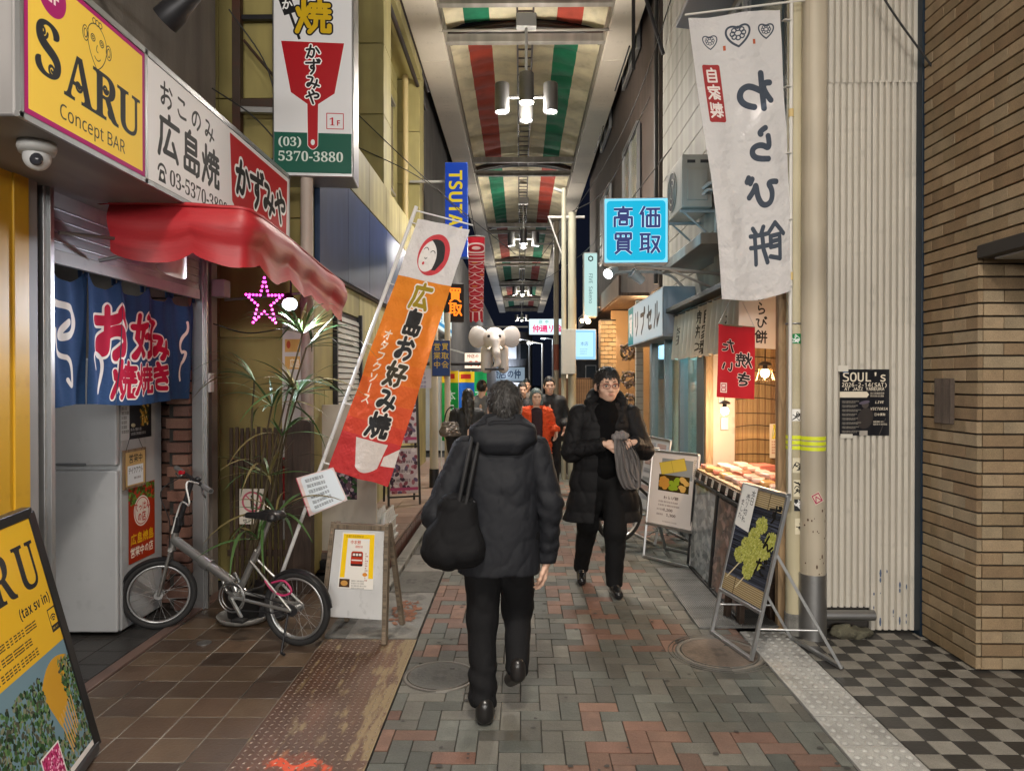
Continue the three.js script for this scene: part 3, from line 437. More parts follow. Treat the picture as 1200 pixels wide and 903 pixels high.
// --- yellow building beyond the gap ---
{
  const t = thing('yellow_building', 'pale yellow panelled building with a long blue metal fascia above its ground floor', 'building');
  const yel = [[0.46, 0.4, 0.165], [0.43, 0.38, 0.155], [0.49, 0.43, 0.185]].map((c) => mat(c, 0.55, { map: TX.streak })), ol = [[0.42, 0.35, 0.12], [0.39, 0.32, 0.11]].map((c) => mat(c, 0.75, { map: TX.streak })), trim = mat([0.36, 0.34, 0.2], 0.6, { map: TX.streak });
  part(t, 'core_wall', [bx(1.6, 9.5, 0.2, -2.62, 4.72, -6.13), bx(0.2, 9.5, 7.4, -2.25, 4.72, -9.9), bx(0.28, 4.0, 7.1, -1.94, 1.98, -9.72)], mat([0.42, 0.37, 0.16], 0.9));
  for (let r = 0; r < 9; r++) for (let c = 0; c < 2; c++) part(t, 'side_panel', rb(0.745, 1.0, 0.03, -2.18 - c * 0.75, 0.52 + r * 1.01, -6.012, 0.004), ol[(r + c) % 2]);
  // ground floor street face
  for (const [z0, z1, y0, y1, k] of [[-6.05, -6.66, 1.62, 2.62, 0], [-6.05, -6.36, 0.02, 1.6, 1], [-6.37, -6.66, 0.02, 1.6, 2], [-6.67, -7.75, 0.02, 0.95, 0], [-6.67, -7.75, 2.35, 2.62, 1], [-7.76, -8.6, 0.02, 2.62, 2], [-8.61, -9.4, 0.02, 2.62, 0], [-11.6, -13.2, 0.02, 2.62, 1]]) part(t, 'wall_panel', rb(0.04, y1 - y0 - 0.012, z0 - z1 - 0.012, -1.782, (y0 + y1) / 2, (z0 + z1) / 2, 0.004), yel[k]);
  const win = part(t, 'shuttered_window', bx(0.03, 1.4, 1.06, -1.793, 1.65, -7.21), MT.darkMetal), sl = mat([0.6, 0.6, 0.56], 0.5, { map: TX.paint });
  for (let k = 0; k < 24; k++) part(win, 'slat', bx(0.02, 0.046, 1.0, -1.765, 0.99 + k * 0.056, -7.21, 0, 0, 0.22), sl);
  for (const z of [-6.69, -7.73]) part(win, 'window_frame', bx(0.06, 1.44, 0.04, -1.755, 1.66, z), MT.darkMetal);
  // blue fascia in sheets
  const blue = [[0.05, 0.085, 0.17], [0.055, 0.095, 0.185]].map((c) => mat(c, 0.36, { metalness: 0.35, map: TX.streak }));
  for (let k = 0; k < 7; k++) part(t, 'fascia_sheet', rb(0.05, 0.95, 0.995, -1.735, 3.12, -6.55 - k, 0.004), blue[k % 2]);
  part(t, 'fascia_soffit', bx(0.34, 0.05, 7.0, -1.9, 2.64, -9.55), MT.darkMetal);
  for (let k = 0; k < 7; k++) { part(t, 'parapet_panel', rb(0.06, 0.52, 0.99, -1.74, 3.87, -6.55 - k, 0.005), yel[k % 3]); }
  for (let r = 0; r < 4; r++) for (let k = 0; k < 5; k++) part(t, 'upper_panel', rb(0.05, 1.19, 1.19, -2.12, 4.75 + r * 1.2, -6.7 - k * 1.2, 0.005), yel[(r + 2 * k) % 3]);
  for (const z of [-6.25, -9.2, -12.4]) for (let r = 0; r < 6; r++) part(t, 'pilaster_block', rb(0.42, 0.88, 0.5, -1.93, 4.58 + r * 0.89, z, 0.008), yel[(r + 1) % 3]);
  for (const z of [-7.7, -10.8]) { const w = part(t, 'window', bx(0.06, 1.5, 1.5, -2.105, 5.4, z), MT.darkMetal); part(w, 'pane', bx(0.02, 1.34, 0.66, -2.068, 5.4, z - 0.36), mat([0.03, 0.04, 0.05], 0.12)); part(w, 'pane', bx(0.02, 1.34, 0.66, -2.066, 5.4, z + 0.36), mat([0.03, 0.04, 0.05], 0.12)); part(w, 'window_frame', [bx(0.05, 1.5, 0.05, -2.05, 5.4, z), bx(0.05, 0.05, 1.5, -2.05, 6.13, z), bx(0.05, 0.05, 1.5, -2.05, 4.67, z)], MT.alu); }
  part(t, 'balcony_slab', rb(0.5, 0.35, 3.0, -1.95, 7.0, -10.8, 0.01), yel[0]);
  part(t, 'gutter', [bar(V(-1.72, 7.05, -6.1), V(-1.72, 7.05, -13.2), 0.05), bar(V(-1.76, 6.7, -6.1), V(-1.76, 6.7, -13.2), 0.035)], mat([0.09, 0.06, 0.045], 0.5, { map: TX.rust }));
  part(t, 'drain_pipe', bar(V(-1.95, 9, -12.05), V(-1.95, 4.1, -12.05), 0.05), mat([0.5, 0.4, 0.2], 0.5));
}
// brown steel frame in the gap above the fence
{
  const m = mat([0.3, 0.24, 0.18], 0.6, { map: TX.rust });
  const t = thing('steel_frame', 'brown steel bracket frame bolted in the gap above the long shop sign', 'frame');
  part(t, 'upright', rb(0.07, 4.2, 0.07, -2.36, 5.6, -5.92, 0.005), m); part(t, 'cross_bar', rb(0.62, 0.075, 0.05, -2.02, 3.98, -5.92, 0.005), m); part(t, 'brace', bar(V(-2.3, 4.5, -5.9), V(-1.9, 4.02, -5.9), 0.012), m);
  part(t, 'cross_bar', rb(0.55, 0.04, 0.04, -2.05, 4.7, -5.93, 0.004), MT.darkMetal);
}
solo('drain_pipe', [bar(V(-1.735, 3.34, -5.76), V(-1.735, 1.3, -5.76), 0.05, 20), cy(0.058, 0.06, -1.735, 2.3, -5.76), cy(0.058, 0.05, -1.735, 1.33, -5.76)], mat([0.55, 0.46, 0.4], 0.5, { map: TX.streak }), 'pale vertical drain pipe at the corner of the yellow building', 'pipe');

// ================= RIGHT SIDE =================
{ // white sided building
  const t = thing('white_shop_building', 'white building clad in horizontal siding over a glazed shop front', 'building');
  const ms = [[0.4, 0.39, 0.35], [0.38, 0.37, 0.33], [0.42, 0.41, 0.37]].map((c) => mat(c, 0.6, { map: TX.streak }));
  part(t, 'core_wall', [bx(1.6, 6.8, 4.9, 2.76, 5.9, -7.25), bx(0.2, 2.5, 2.9, 3.46, 1.25, -8.3)], mat([0.3, 0.29, 0.26], 0.9));
  for (let k = 0; k < 22; k++) part(t, 'siding_board', rb(0.03, 0.29, 4.88, 1.945, 2.72 + k * 0.298, -7.25, 0.004), ms[k % 3]);
  for (let k = 0; k < 22; k++) part(t, 'end_board', rb(1.58, 0.29, 0.03, 2.76, 2.72 + k * 0.298, -4.785, 0.004), ms[(k + 1) % 3]);
  const w = part(t, 'window', bx(0.08, 1.15, 1.7, 1.95, 4.3, -6.0), MT.alu); part(w, 'pane', bx(0.02, 1.05, 0.78, 1.902, 4.3, -5.58), mat([0.05, 0.07, 0.08], 0.1)); part(w, 'pane', bx(0.02, 1.05, 0.78, 1.9, 4.3, -6.42), mat([0.05, 0.07, 0.08], 0.1)); part(w, 'window_frame', [bx(0.05, 1.2, 0.05, 1.885, 4.3, -6.0), bx(0.06, 0.05, 1.75, 1.885, 3.72, -6.0), bx(0.06, 0.05, 1.75, 1.885, 4.88, -6.0)], MT.alu);
  part(t, 'window_hood', rb(0.42, 0.06, 2.1, 1.74, 5.15, -6.0, 0.008, 0, 0, -0.12), mat([0.3, 0.36, 0.46], 0.4, { map: TX.paint }));
  part(t, 'eave_slab', rb(0.4, 0.1, 1.7, 1.75, 2.9, -7.0, 0.01), ms[0]);
  part(t, 'lower_wall', rb(0.1, 0.56, 2.0, 1.89, 2.66, -5.8, 0.006), ms[1]);
  // ground floor: glazed front with pale curtains behind, cool light inside
  const fr = mat([0.3, 0.35, 0.37], 0.4, { metalness: 0.5, map: TX.paint });
  for (const [z, w2] of [[-6.86, 0.26], [-7.75, 0.07], [-8.55, 0.05], [-9.45, 0.12]]) part(t, 'front_post', rb(0.09, 2.44, w2, 1.77, 1.22, z, 0.005), fr);
  part(t, 'front_rail', rb(0.07, 0.07, 2.5, 1.771, 0.06, -8.2, 0.005), fr); part(t, 'front_rail', rb(0.07, 0.1, 2.5, 1.771, 2.4, -8.2, 0.005), fr);
  for (const [z, l] of [[-7.35, 0.7], [-8.15, 0.72], [-9.0, 0.78]]) part(t, 'glass_pane', bx(0.008, 2.26, l, 1.775, 1.22, z), new THREE.MeshPhysicalMaterial({ color: 0xf2ffff, roughness: 0.04, transmission: 1, thickness: 0, ior: 1.45 }));
  part(t, 'curtain', sheet(60, 2, (u, v) => V(1.98 + 0.03 * Math.sin(u * 70) + 0.01 * Math.sin(u * 29), 0.1 + 2.25 * v, -7.0 - 2.4 * u)), new THREE.MeshStandardMaterial({ color: col(0.7, 0.74, 0.72), roughness: 0.9, side: THREE.DoubleSide }));
  part(t, 'shop_floor', bx(1.6, 0.04, 2.6, 2.55, 0.0, -8.2), MT.concrete); part(t, 'partition', [bx(1.7, 2.5, 0.08, 2.6, 1.25, -9.55)], MT.white);
  const tl = part(t, 'ceiling_light', rb(0.12, 0.05, 2.2, 1.87, 2.42, -8.15, 0.01), MT.white); part(tl, 'tube', bar(V(1.87, 2.38, -7.2), V(1.87, 2.38, -9.1), 0.014), glow(0xc8f4ff, 8));
  const a = area(t, 0xbdf0ff, 60, 0.04, 1.9, [1.87, 2.36, -8.15], [1.87, 0, -8.15]); a.rotation.set(-Math.PI / 2, 0, 0);
}
{ // sweet shop: open front with wooden frame
  const t = thing('sweet_shop', 'small open-fronted sweet shop stall with wooden posts and warm lit counter recess', 'shop');
  part(t, 'post', rb(0.06, 2.5, 0.06, 1.765, 1.25, -4.83, 0.004), MT.paleWood); part(t, 'post', rb(0.07, 2.5, 0.07, 1.765, 1.25, -6.69, 0.004), MT.paleWood);
  part(t, 'lintel', rb(0.07, 0.12, 1.9, 1.765, 2.44, -5.76, 0.004), MT.paleWood);
  part(t, 'side_wall', bx(1.2, 2.5, 0.06, 2.42, 1.25, -6.76), mat([0.66, 0.58, 0.5], 0.7, { map: TX.paint }));
  part(t, 'back_wall', bx(0.06, 2.5, 1.9, 3.0, 1.25, -5.76), mat([0.6, 0.5, 0.38], 0.7, { map: TX.paint }));
  part(t, 'near_wall', bx(1.2, 2.5, 0.06, 2.42, 1.25, -4.84), mat([0.6, 0.5, 0.38], 0.7, { map: TX.paint }));
  part(t, 'ceiling', bx(1.24, 0.05, 1.9, 2.4, 2.47, -5.76), mat([0.5, 0.4, 0.28], 0.7));
  part(t, 'floor', bx(1.2, 0.03, 1.86, 2.4, 0.0, -5.76), MT.concrete);
  // bamboo blind on the partition: split canes bound by dark cords
  const bl = part(t, 'bamboo_blind', bx(0.62, 1.9, 0.012, 2.33, 1.45, -6.715), mat([0.2, 0.12, 0.05], 0.8));
  const cm = [[0.42, 0.26, 0.1], [0.5, 0.33, 0.14], [0.36, 0.2, 0.08]].map((c) => mat(c, 0.6, { map: TX.wood })); const cg = cy(0.0068, 1.9, 0, 0, 0, 6);
  for (let k = 0; k < 44; k++) one(cg, 'cane', cm[Math.floor(hash(k, 3, 3) * 3)], bl, 2.03 + k * 0.0141, 1.45, -6.702 + rr(-0.002, 0.002));
  for (let k = 0; k < 15; k++) part(bl, 'cord', tube([V(2.02, 0.6 + k * 0.128, -6.69), V(2.2, 0.61 + k * 0.128 + rr(-0.012, 0.012), -6.69), V(2.45, 0.595 + k * 0.128, -6.69), V(2.65, 0.61 + k * 0.128, -6.69)], 0.004, 10, 4), mat([0.05, 0.03, 0.02], 0.8));
  part(t, 'socket_box', rb(0.07, 0.12, 0.03, 1.92, 1.27, -6.715, 0.004), MT.white); part(t, 'wire', tube([V(1.92, 1.33, -6.71), V(1.87, 1.45, -6.7), V(1.88, 1.6, -6.71), V(1.9, 1.75, -6.7)], 0.005, 12, 5), MT.white);
}
{ // corrugated wall facing up the street, with its navy side post
  const t = thing('corrugated_wall', 'cream corrugated metal wall of narrow ribs with chipped paint at its foot', 'wall');
  const m = mat([0.7, 0.655, 0.57], 0.5, { map: TX.paint });
  const cor = (y0, y1, x0, x1, z) => { const n = Math.round((x1 - x0) / 0.00535); return sheet(n, 1, (u, v) => { const k = Math.round(u * n) % 8; return V(x0 + (x1 - x0) * u, mix(y0, y1, v), z + (k === 0 || k === 7 ? -0.012 : k === 1 || k === 6 ? 0.009 : 0.012)); }); };
  for (const [y0, y1, x0, x1, z] of [[0.17, 3.66, 1.99, 2.32, -4.75], [0.02, 3.66, 2.325, 2.615, -4.749], [3.64, 9, 1.99, 2.615, -4.742]]) { const g = toCreasedNormals(cor(y0, y1, x0, x1, z), 0.3); part(t, 'ribbed_sheet', uvm(g), m); }
  part(t, 'base_board', bx(0.66, 0.15, 0.1, 2.3, 0.09, -4.83), mat([0.05, 0.045, 0.04], 0.9)); part(t, 'foot_pipe', bar(V(1.99, 0.13, -4.7), V(2.33, 0.13, -4.7), 0.035, 12), MT.steel);
  part(t, 'stone', blob([[2.12, 0.03, -4.66, 0.1, 0.05, 0.06], [2.24, 0.02, -4.67, 0.08, 0.04, 0.05]], 0.012, 0.03, folds(0.02, 20)), mat([0.16, 0.15, 0.1], 0.9, { map: TX.slab }));
  const n = mat([0.012, 0.03, 0.055], 0.35, { metalness: 0.3, map: TX.paint });
  part(t, 'side_post', [rb(0.05, 9, 0.1, 2.64, 4.5, -4.72, 0.004), rb(0.028, 9, 0.05, 2.681, 4.5, -4.7, 0.004), rb(0.018, 9, 0.03, 2.707, 4.5, -4.69, 0.003)], n, 'navy blue folded metal post');
  const chips = []; for (let k = 0; k < 16; k++) chips.push(new THREE.CircleGeometry(rr(0.004, 0.012), 6).scale(0.6, rr(1, 3), 1).translate(2.33 + 0.0428 * Math.floor(rr(0, 6)) + 0.016, rr(0.05, 0.5), -4.7355 + k * 0.0001)); part(t, 'paint_chips', chips, mat([0.06, 0.09, 0.16], 0.7));
}
{ // brick corner building with entrance niche
  const t = thing('brick_building', 'tan brick building with dark recessed joints, an entrance niche and a flat dark hood', 'building');
  const ms = [[0.43, 0.3, 0.17], [0.5, 0.365, 0.22], [0.37, 0.265, 0.15], [0.45, 0.345, 0.215], [0.35, 0.235, 0.13]].map((c) => mat(c, 0.72, { map: TX.speck, ...B(0.0015) })), mo = mat([0.035, 0.027, 0.02], 0.95);
  const w = part(t, 'wall', [bx(1.6, 7.5, 0.55, 3.45, 3.7, -4.42), bx(1.6, 6.0, 2.4, 3.45, 5.4, -3.0)], mo), rest = [], P = 0.0755, L = 0.236; let n = 0;
  const vg = {};
  const brick = (along, a0, a1, fixed, y) => {
    const l = +(a1 - a0 - 0.004).toFixed(3), h = P - 0.0105, key = along + l, c = (a0 + a1) / 2, m = ms[Math.floor(hash(Math.round(a0 * 1000), Math.round(y * 1000), 5) * 5)], j = 0.004 * (hash(Math.round(a0 * 991), Math.round(y * 997), 2) - 0.5);
    vg[key] ??= variants(along === 'z' ? rb(0.03, h, l, 0, 0, 0, 0.0025) : rb(l, h, 0.03, 0, 0, 0, 0.0025), 4);
    const px = along === 'z' ? fixed + 0.003 + j : c, pz = along === 'z' ? -c : fixed - 0.003 + j, see = along === 'z' ? a1 > 3.5 && y < 4.4 : a0 < 3.1;
    if (see && n < 300) { n++; one(vg[key][n % 4], 'brick', m, w, px, y, pz); } else rest.push(vg[key][0].clone().translate(px, y, pz));
  };
  for (let r = 0; r < 92; r++) {
    const y = 0.045 + r * P, off = (r % 2) * L * 0.5, up = y > 2.44, near = up ? 1.9 : 4.118;
    for (let a = 4.7; a > near + 0.02;) { const len = a === 4.7 ? (off || L) : L, b = Math.max(near, a - len); brick('z', b, a, 2.64, y); a = b; }
    if (!up) for (let a = 2.66 - (r % 2 ? 0 : L * 0.5); a < 4.1; a += L) brick('x', Math.max(2.657, a), Math.min(a + L, 4.1), -4.13, y);
  }
  part(w, 'far_bricks', rest, ms[1]).userData.kind = 'stuff';
  const c = part(t, 'hood', rb(1.5, 0.075, 1.65, 3.36, 2.41, -3.28, 0.006), mat([0.02, 0.017, 0.015], 0.5)); part(c, 'hood_soffit', bx(1.4, 0.01, 1.55, 3.38, 2.367, -3.28), mat([0.4, 0.38, 0.34], 0.7));
}
solo('name_plate', rb(0.03, 0.28, 0.17, 2.618, 1.55, -4.42, 0.004), mat([0.15, 0.11, 0.085], 0.85, { map: TX.wood, ...B(0.003) }), 'weathered wooden name plate fixed to the tan brick wall', 'name plate');
// --- two pipes before the corrugated wall ---
{
  const t = thing('drain_pipe', 'thick cream drain pipe with a steel sleeve at its foot and yellow tape', 'pipe', [1.91, 0, -4.66]);
  part(t, 'pipe', cy(0.078, 8.6, 0, 4.7, 0, 28), MT.creamPipe); part(t, 'sleeve', [cy(0.086, 0.44, 0, 0.2, 0, 28)], MT.steel);
  const rust = []; for (let k = 0; k < 22; k++) { const a = rr(0.3, 2.9), y = rr(0.43, 0.85); rust.push(place(new THREE.CircleGeometry(rr(0.0025, 0.0075), 7).scale(0.9, rr(0.8, 2.2), 1), 0.0788 * Math.cos(a), y, 0.0788 * Math.sin(a), 0, Math.PI / 2 - a)); } part(t, 'rust_spots', rust, mat([0.1, 0.06, 0.04], 0.9));
  for (let k = 0; k < 3; k++) part(t, 'tape', cy(0.0795, 0.024, 0, 1.235 + k * 0.034, 0, 28), mat([0.62, 0.68, 0.02], 0.5)); 
  part(t, 'sticker', place(new THREE.PlaneGeometry(0.06, 0.07), -0.005, 0.92, 0.0795, 0, 0, 0.5), print(canvasTex(64, 64, (g) => { g.fillStyle = '#c9b8a8'; g.fillRect(0, 0, 64, 64); g.strokeStyle = '#a02a50'; g.lineWidth = 6; g.strokeRect(8, 8, 48, 48); g.beginPath(); g.moveTo(12, 50); g.lineTo(30, 20); g.lineTo(50, 50); g.stroke(); })));
  const s = thing('drain_pipe', 'slim pale pipe plastered with stickers and scribbles beside the stall post', 'pipe', [1.815, 0, -4.73]);
  part(s, 'pipe', cy(0.053, 6.5, 0, 3.26, 0, 24), mat([0.6, 0.53, 0.35], 0.55, { map: TX.streak })); part(s, 'foot', cy(0.06, 0.14, 0, 0.07, 0, 20), MT.concrete);
  for (let k = 0; k < 3; k++) part(s, 'tape', cy(0.0545, 0.024, 0, 1.235 + k * 0.034, 0, 24), mat([0.62, 0.68, 0.02], 0.5));
  const st = (c, d) => print(canvasTex(96, 96, (g) => { g.fillStyle = c; g.fillRect(0, 0, 96, 96); d(g); }));
  const scribble = (c, sd) => (g) => { g.strokeStyle = c; g.lineWidth = 5; g.beginPath(); g.moveTo(10, 50); for (let k = 0; k < 9; k++) g.quadraticCurveTo(96 * hash(k, sd, 1), 96 * hash(k, sd, 2), 96 * hash(k, sd, 3), 96 * hash(k, sd, 4)); g.stroke(); };
  [[1.95, 0.05, '#1d7a44', '#e8e8e8'], [1.45, 0.06, '#e6e4de', '#222'], [1.12, 0.075, '#cfc7ae', '#222222'], [0.97, 0.085, '#cfc7ae', '#151515'], [0.86, 0.06, '#23252a', '#ddd'], [0.72, 0.08, '#cfc7ae', '#33312c']].forEach(([y, w2, c, c2], k) => part(s, 'sticker', new THREE.CylinderGeometry(0.0542 + k * 0.0002, 0.0542 + k * 0.0002, w2 * 1.3, 10, 1, true, -0.75 + 0.1 * k, 1.3).translate(0, y, 0), st(c, scribble(c2, k))));
  part(s, 'clamp', [tor(0.056, 0.006, 0, 2.05, 0, Math.PI / 2), rb(0.05, 0.03, 0.03, 0.05, 2.05, 0.05, 0.004)], MT.steel);
}

// ================= THINGS ON THE LEFT =================
const clothBump = TX.wave.clone(); clothBump.repeat.set(2, 7); clothBump.needsUpdate = true;
const faceR = (x, y0, y1, d0, d1) => quad(V(x, y0, -d0), V(x, y0, -d1), V(x, y1, -d1), V(x, y1, -d0));   // a flat print facing right (+x), near edge first
const faceF = (z, x0, x1, y0, y1) => quad(V(x0, y0, z), V(x1, y0, z), V(x1, y1, z), V(x0, y1, z));       // a flat print facing the camera side (+z)
const faceL = (x, y0, y1, d0, d1) => quad(V(x, y0, -d1), V(x, y0, -d0), V(x, y1, -d0), V(x, y1, -d1));   // facing left (-x), far edge first
{ // long sign box over the doorway
  const t = thing('shop_sign_box', 'long grey sign box with a yellow bar panel and a red and white shop panel', 'sign');
  const grey = mat([0.36, 0.345, 0.34], 0.5, { map: TX.streak });
  part(t, 'box', rb(0.56, 0.64, 3.0, -2.09, 2.945, -4.03, 0.012), grey);
  part(t, 'divider', [bx(0.016, 0.64, 0.025, -1.803, 2.945, -3.4), bx(0.016, 0.03, 3.0, -1.803, 3.255, -4.03), bx(0.016, 0.022, 3.0, -1.803, 2.635, -4.03), bx(0.016, 0.64, 0.02, -1.803, 2.945, -2.545), bx(0.016, 0.64, 0.02, -1.803, 2.945, -5.51)], MT.alu);
  const saru = canvasTex(640, 460, (g, W, H) => {
    g.fillStyle = '#a8126a'; g.fillRect(0, 0, W, H); g.fillStyle = '#f6cf4e'; g.fillRect(16, 16, W - 32, H - 32);
    g.fillStyle = '#a8126a'; g.beginPath(); g.arc(120, 62, 66, 0, 7); g.fill(); txt(g, '2F', 122, 66, 'bold 62px sans-serif', '#f4e6e6');
    const K = '#23252c'; g.strokeStyle = K; g.lineWidth = 3;
    // line-drawn monkey face
    g.beginPath(); g.moveTo(300, 66); g.bezierCurveTo(285, 100, 300, 150, 345, 190); g.bezierCurveTo(385, 165, 408, 120, 395, 78); g.bezierCurveTo(370, 30, 322, 32, 300, 66); g.stroke();
    for (const s of [-1, 1]) { g.beginPath(); g.ellipse(347 + s * 64, 100 + s * 4, 15, 24, 0, 0, 7); g.stroke(); g.beginPath(); g.ellipse(347 + s * 64, 100 + s * 4, 8, 14, 0, 0, 7); g.stroke(); for (const r of [5, 11]) { g.beginPath(); g.arc(347 + s * 24, 92, r, 0, 7); g.stroke(); } }
    for (let k = 0; k < 3; k++) { g.beginPath(); g.arc(330 + k * 17, 34, 9, 0, 7); g.stroke(); } g.beginPath(); g.moveTo(346, 108); g.quadraticCurveTo(336, 132, 350, 130); g.stroke(); g.beginPath(); g.arc(347, 140, 18, 0.5, 2.6); g.stroke();
    [['S', 105, 238, 230], ['A', 250, 268, 205], ['R', 392, 264, 215], ['U', 534, 264, 205]].forEach(([c, x, y, s]) => txt(g, c, x, y, `bold ${s}px serif`, K));
    g.lineWidth = 9; for (const [x, y, r] of [[78, 190, 22], [120, 290, 20], [246, 286, 18], [392, 236, 16], [420, 308, 18]]) { g.beginPath(); for (let a = 0; a < 9; a += 0.3) g.lineTo(x + r * (1 - a / 11) * Math.cos(a), y + r * (1 - a / 11) * Math.sin(a)); g.stroke(); }
    txt(g, 'Concept BAR', 330, 395, '62px sans-serif', K);
  });
  part(t, 'bar_panel', faceR(-1.7965, 2.65, 3.235, 2.56, 3.385), print(saru, 0.6), 'yellow panel with a magenta border, a line-drawn monkey and black lettering');
  const shop = canvasTex(1400, 400, (g, W, H) => {
    g.fillStyle = '#e9e9ec'; g.fillRect(0, 0, W, H); const K = '#17181c';
    jpRow(g, 'おこのみ', 70, 30, 100, { color: K, w: 10, step: 1.12 }); jpRow(g, '広島焼', 60, 140, 160, { color: K, w: 12, step: 1.02 });
    g.strokeStyle = K; g.lineWidth = 9; g.beginPath(); g.arc(90, 352, 26, 3.3, 6.1); g.stroke(); g.fillStyle = K; g.beginPath(); g.moveTo(66, 386); g.lineTo(76, 345); g.lineTo(104, 345); g.lineTo(116, 386); g.fill(); g.fillStyle = '#eee'; g.beginPath(); g.arc(91, 366, 10, 0, 7); g.fill();
    txt(g, '03-5370-3880', 140, 354, 'bold 78px serif', K, 'left');
    g.fillStyle = '#b3121c'; g.beginPath(); g.moveTo(650, 18); g.lineTo(1375, 22); g.lineTo(1350, 384); g.lineTo(800, 390); g.lineTo(672, 300); g.closePath(); g.fill();
    [['か', 700, 90], ['ず', 865, 90], ['み', 1020, 90], ['や', 1180, 90]].forEach(([c, x, y]) => jp(g, c, x, y, 180, { color: '#16161a', edge: '#f0f0f2', w: 15, ew: 14 }));
  });
  part(t, 'shop_panel', faceR(-1.7965, 2.65, 3.235, 3.415, 5.5), print(shop, 0.6), 'white panel with black lettering and a red shape with outlined characters');
}
{ // dome camera under the sign box
  const t = thing('security_camera', 'small white dome security camera under the long sign box', 'camera', [-1.93, 2.625, -2.82]);
  part(t, 'base', lathe([[0, 0], [0.068, 0], [0.07, -0.02], [0.062, -0.045], [0, -0.045]], 28), MT.white);
  part(t, 'dome', [sp(0.05, 0, -0.06, 0, 1, 1, 1, 20)], mat([0.7, 0.7, 0.7], 0.35)); part(t, 'lens', [sp(0.026, 0.02, -0.075, 0.034, 1, 1, 0.7)], mat([0.05, 0.05, 0.06], 0.15));
}
{ // dark floodlight on the wall above the sign
  const t = thing('flood_light', 'dark grey unlit spotlight on the stucco wall above the sign', 'lamp', [-1.98, 3.68, -3.95]);
  const g = lathe([[0, 0.26], [0.045, 0.25], [0.06, 0.12], [0.075, 0.08], [0.078, 0], [0.07, 0], [0.07, 0.05]], 28); place(g, 0, 0, 0, 0.2, 0, -0.9);
  part(t, 'housing', g, MT.darkMetal); part(t, 'arm', [bar(V(0.1, 0.1, 0), V(-0.2, 0.22, 0), 0.018), bar(V(-0.2, 0.22, 0), V(-0.42, 0.22, 0), 0.022)], MT.darkMetal);
}
{ // vertical projecting sign
  const t = thing('projecting_sign', 'tall white projecting sign with a red spatula and a green telephone band', 'sign', [-1.665, 0, -5.7], 0.1);
  part(t, 'casing', rb(0.64, 2.3, 0.34, 0, 4.46, -0.17, 0.015), MT.alu);
  const tx = canvasTex(520, 1880, (g, W, H) => {
    const Y = (m) => ((5.57 - m) / 2.23) * H, K = '#17181b'; g.fillStyle = '#dcdde0'; g.fillRect(0, 0, W, H);
    jp(g, '島', 130, Y(5.48), 250, { color: '#c9a613', edge: K, w: 13, ew: 9 }); jp(g, '広', 130, Y(5.2), 0, { color: K });
    g.fillStyle = K; g.save(); g.translate(92, Y(4.66)); g.rotate(-0.35); g.fillRect(-42, -150, 84, 200); g.fillRect(-9, 40, 18, 190); g.restore(); jp(g, 'か', 50, Y(4.72), 78, { color: '#eee', w: 13 });
    jp(g, '焼', 140, Y(4.74), 245, { color: '#c9a613', edge: K, w: 13, ew: 9 });
    g.fillStyle = '#0d5444'; g.fillRect(0, Y(3.66), W, H);
    g.fillStyle = '#a50f1b'; g.strokeStyle = '#e6e6e8'; g.lineWidth = 8; g.beginPath(); const c = 258; g.moveTo(48, Y(4.385)); g.lineTo(470, Y(4.385)); g.lineTo(405, Y(3.98)); g.lineTo(c + 36, Y(3.89)); g.lineTo(c + 32, Y(3.56)); g.quadraticCurveTo(c, Y(3.5), c - 32, Y(3.56)); g.lineTo(c - 36, Y(3.89)); g.lineTo(112, Y(3.98)); g.closePath(); g.stroke(); g.fill();
    g.fillStyle = '#dddddf'; g.beginPath(); g.ellipse(c, Y(3.585), 14, 20, 0, 0, 7); g.fill();
    jpRow(g, 'かずみや', 205, Y(4.37), 108, { color: K, edge: '#f1f1f1', w: 13, ew: 14, down: 1, step: 0.93 });
    g.strokeStyle = '#b31524'; g.lineWidth = 5; g.strokeRect(352, Y(3.82), 112, 104); txt(g, '1', 388, Y(3.755), 'bold 74px serif', '#b31524'); txt(g, 'F', 430, Y(3.745), 'bold 50px sans-serif', '#b31524');
    txt(g, '(03)', 24, Y(3.585), 'bold 84px serif', '#cfd9d2', 'left'); txt(g, '5370-3880', 24, Y(3.47), 'bold 92px serif', '#cfd9d2', 'left');
  });
  part(t, 'face', faceF(0.0025, -0.305, 0.305, 3.34, 5.57), print(tx, 0.35));
  for (const y of [3.9, 5.0]) part(t, 'bracket', sqbar(V(-0.32, y, -0.2), V(-0.62, y, -0.2), 0.05), MT.steel);
}
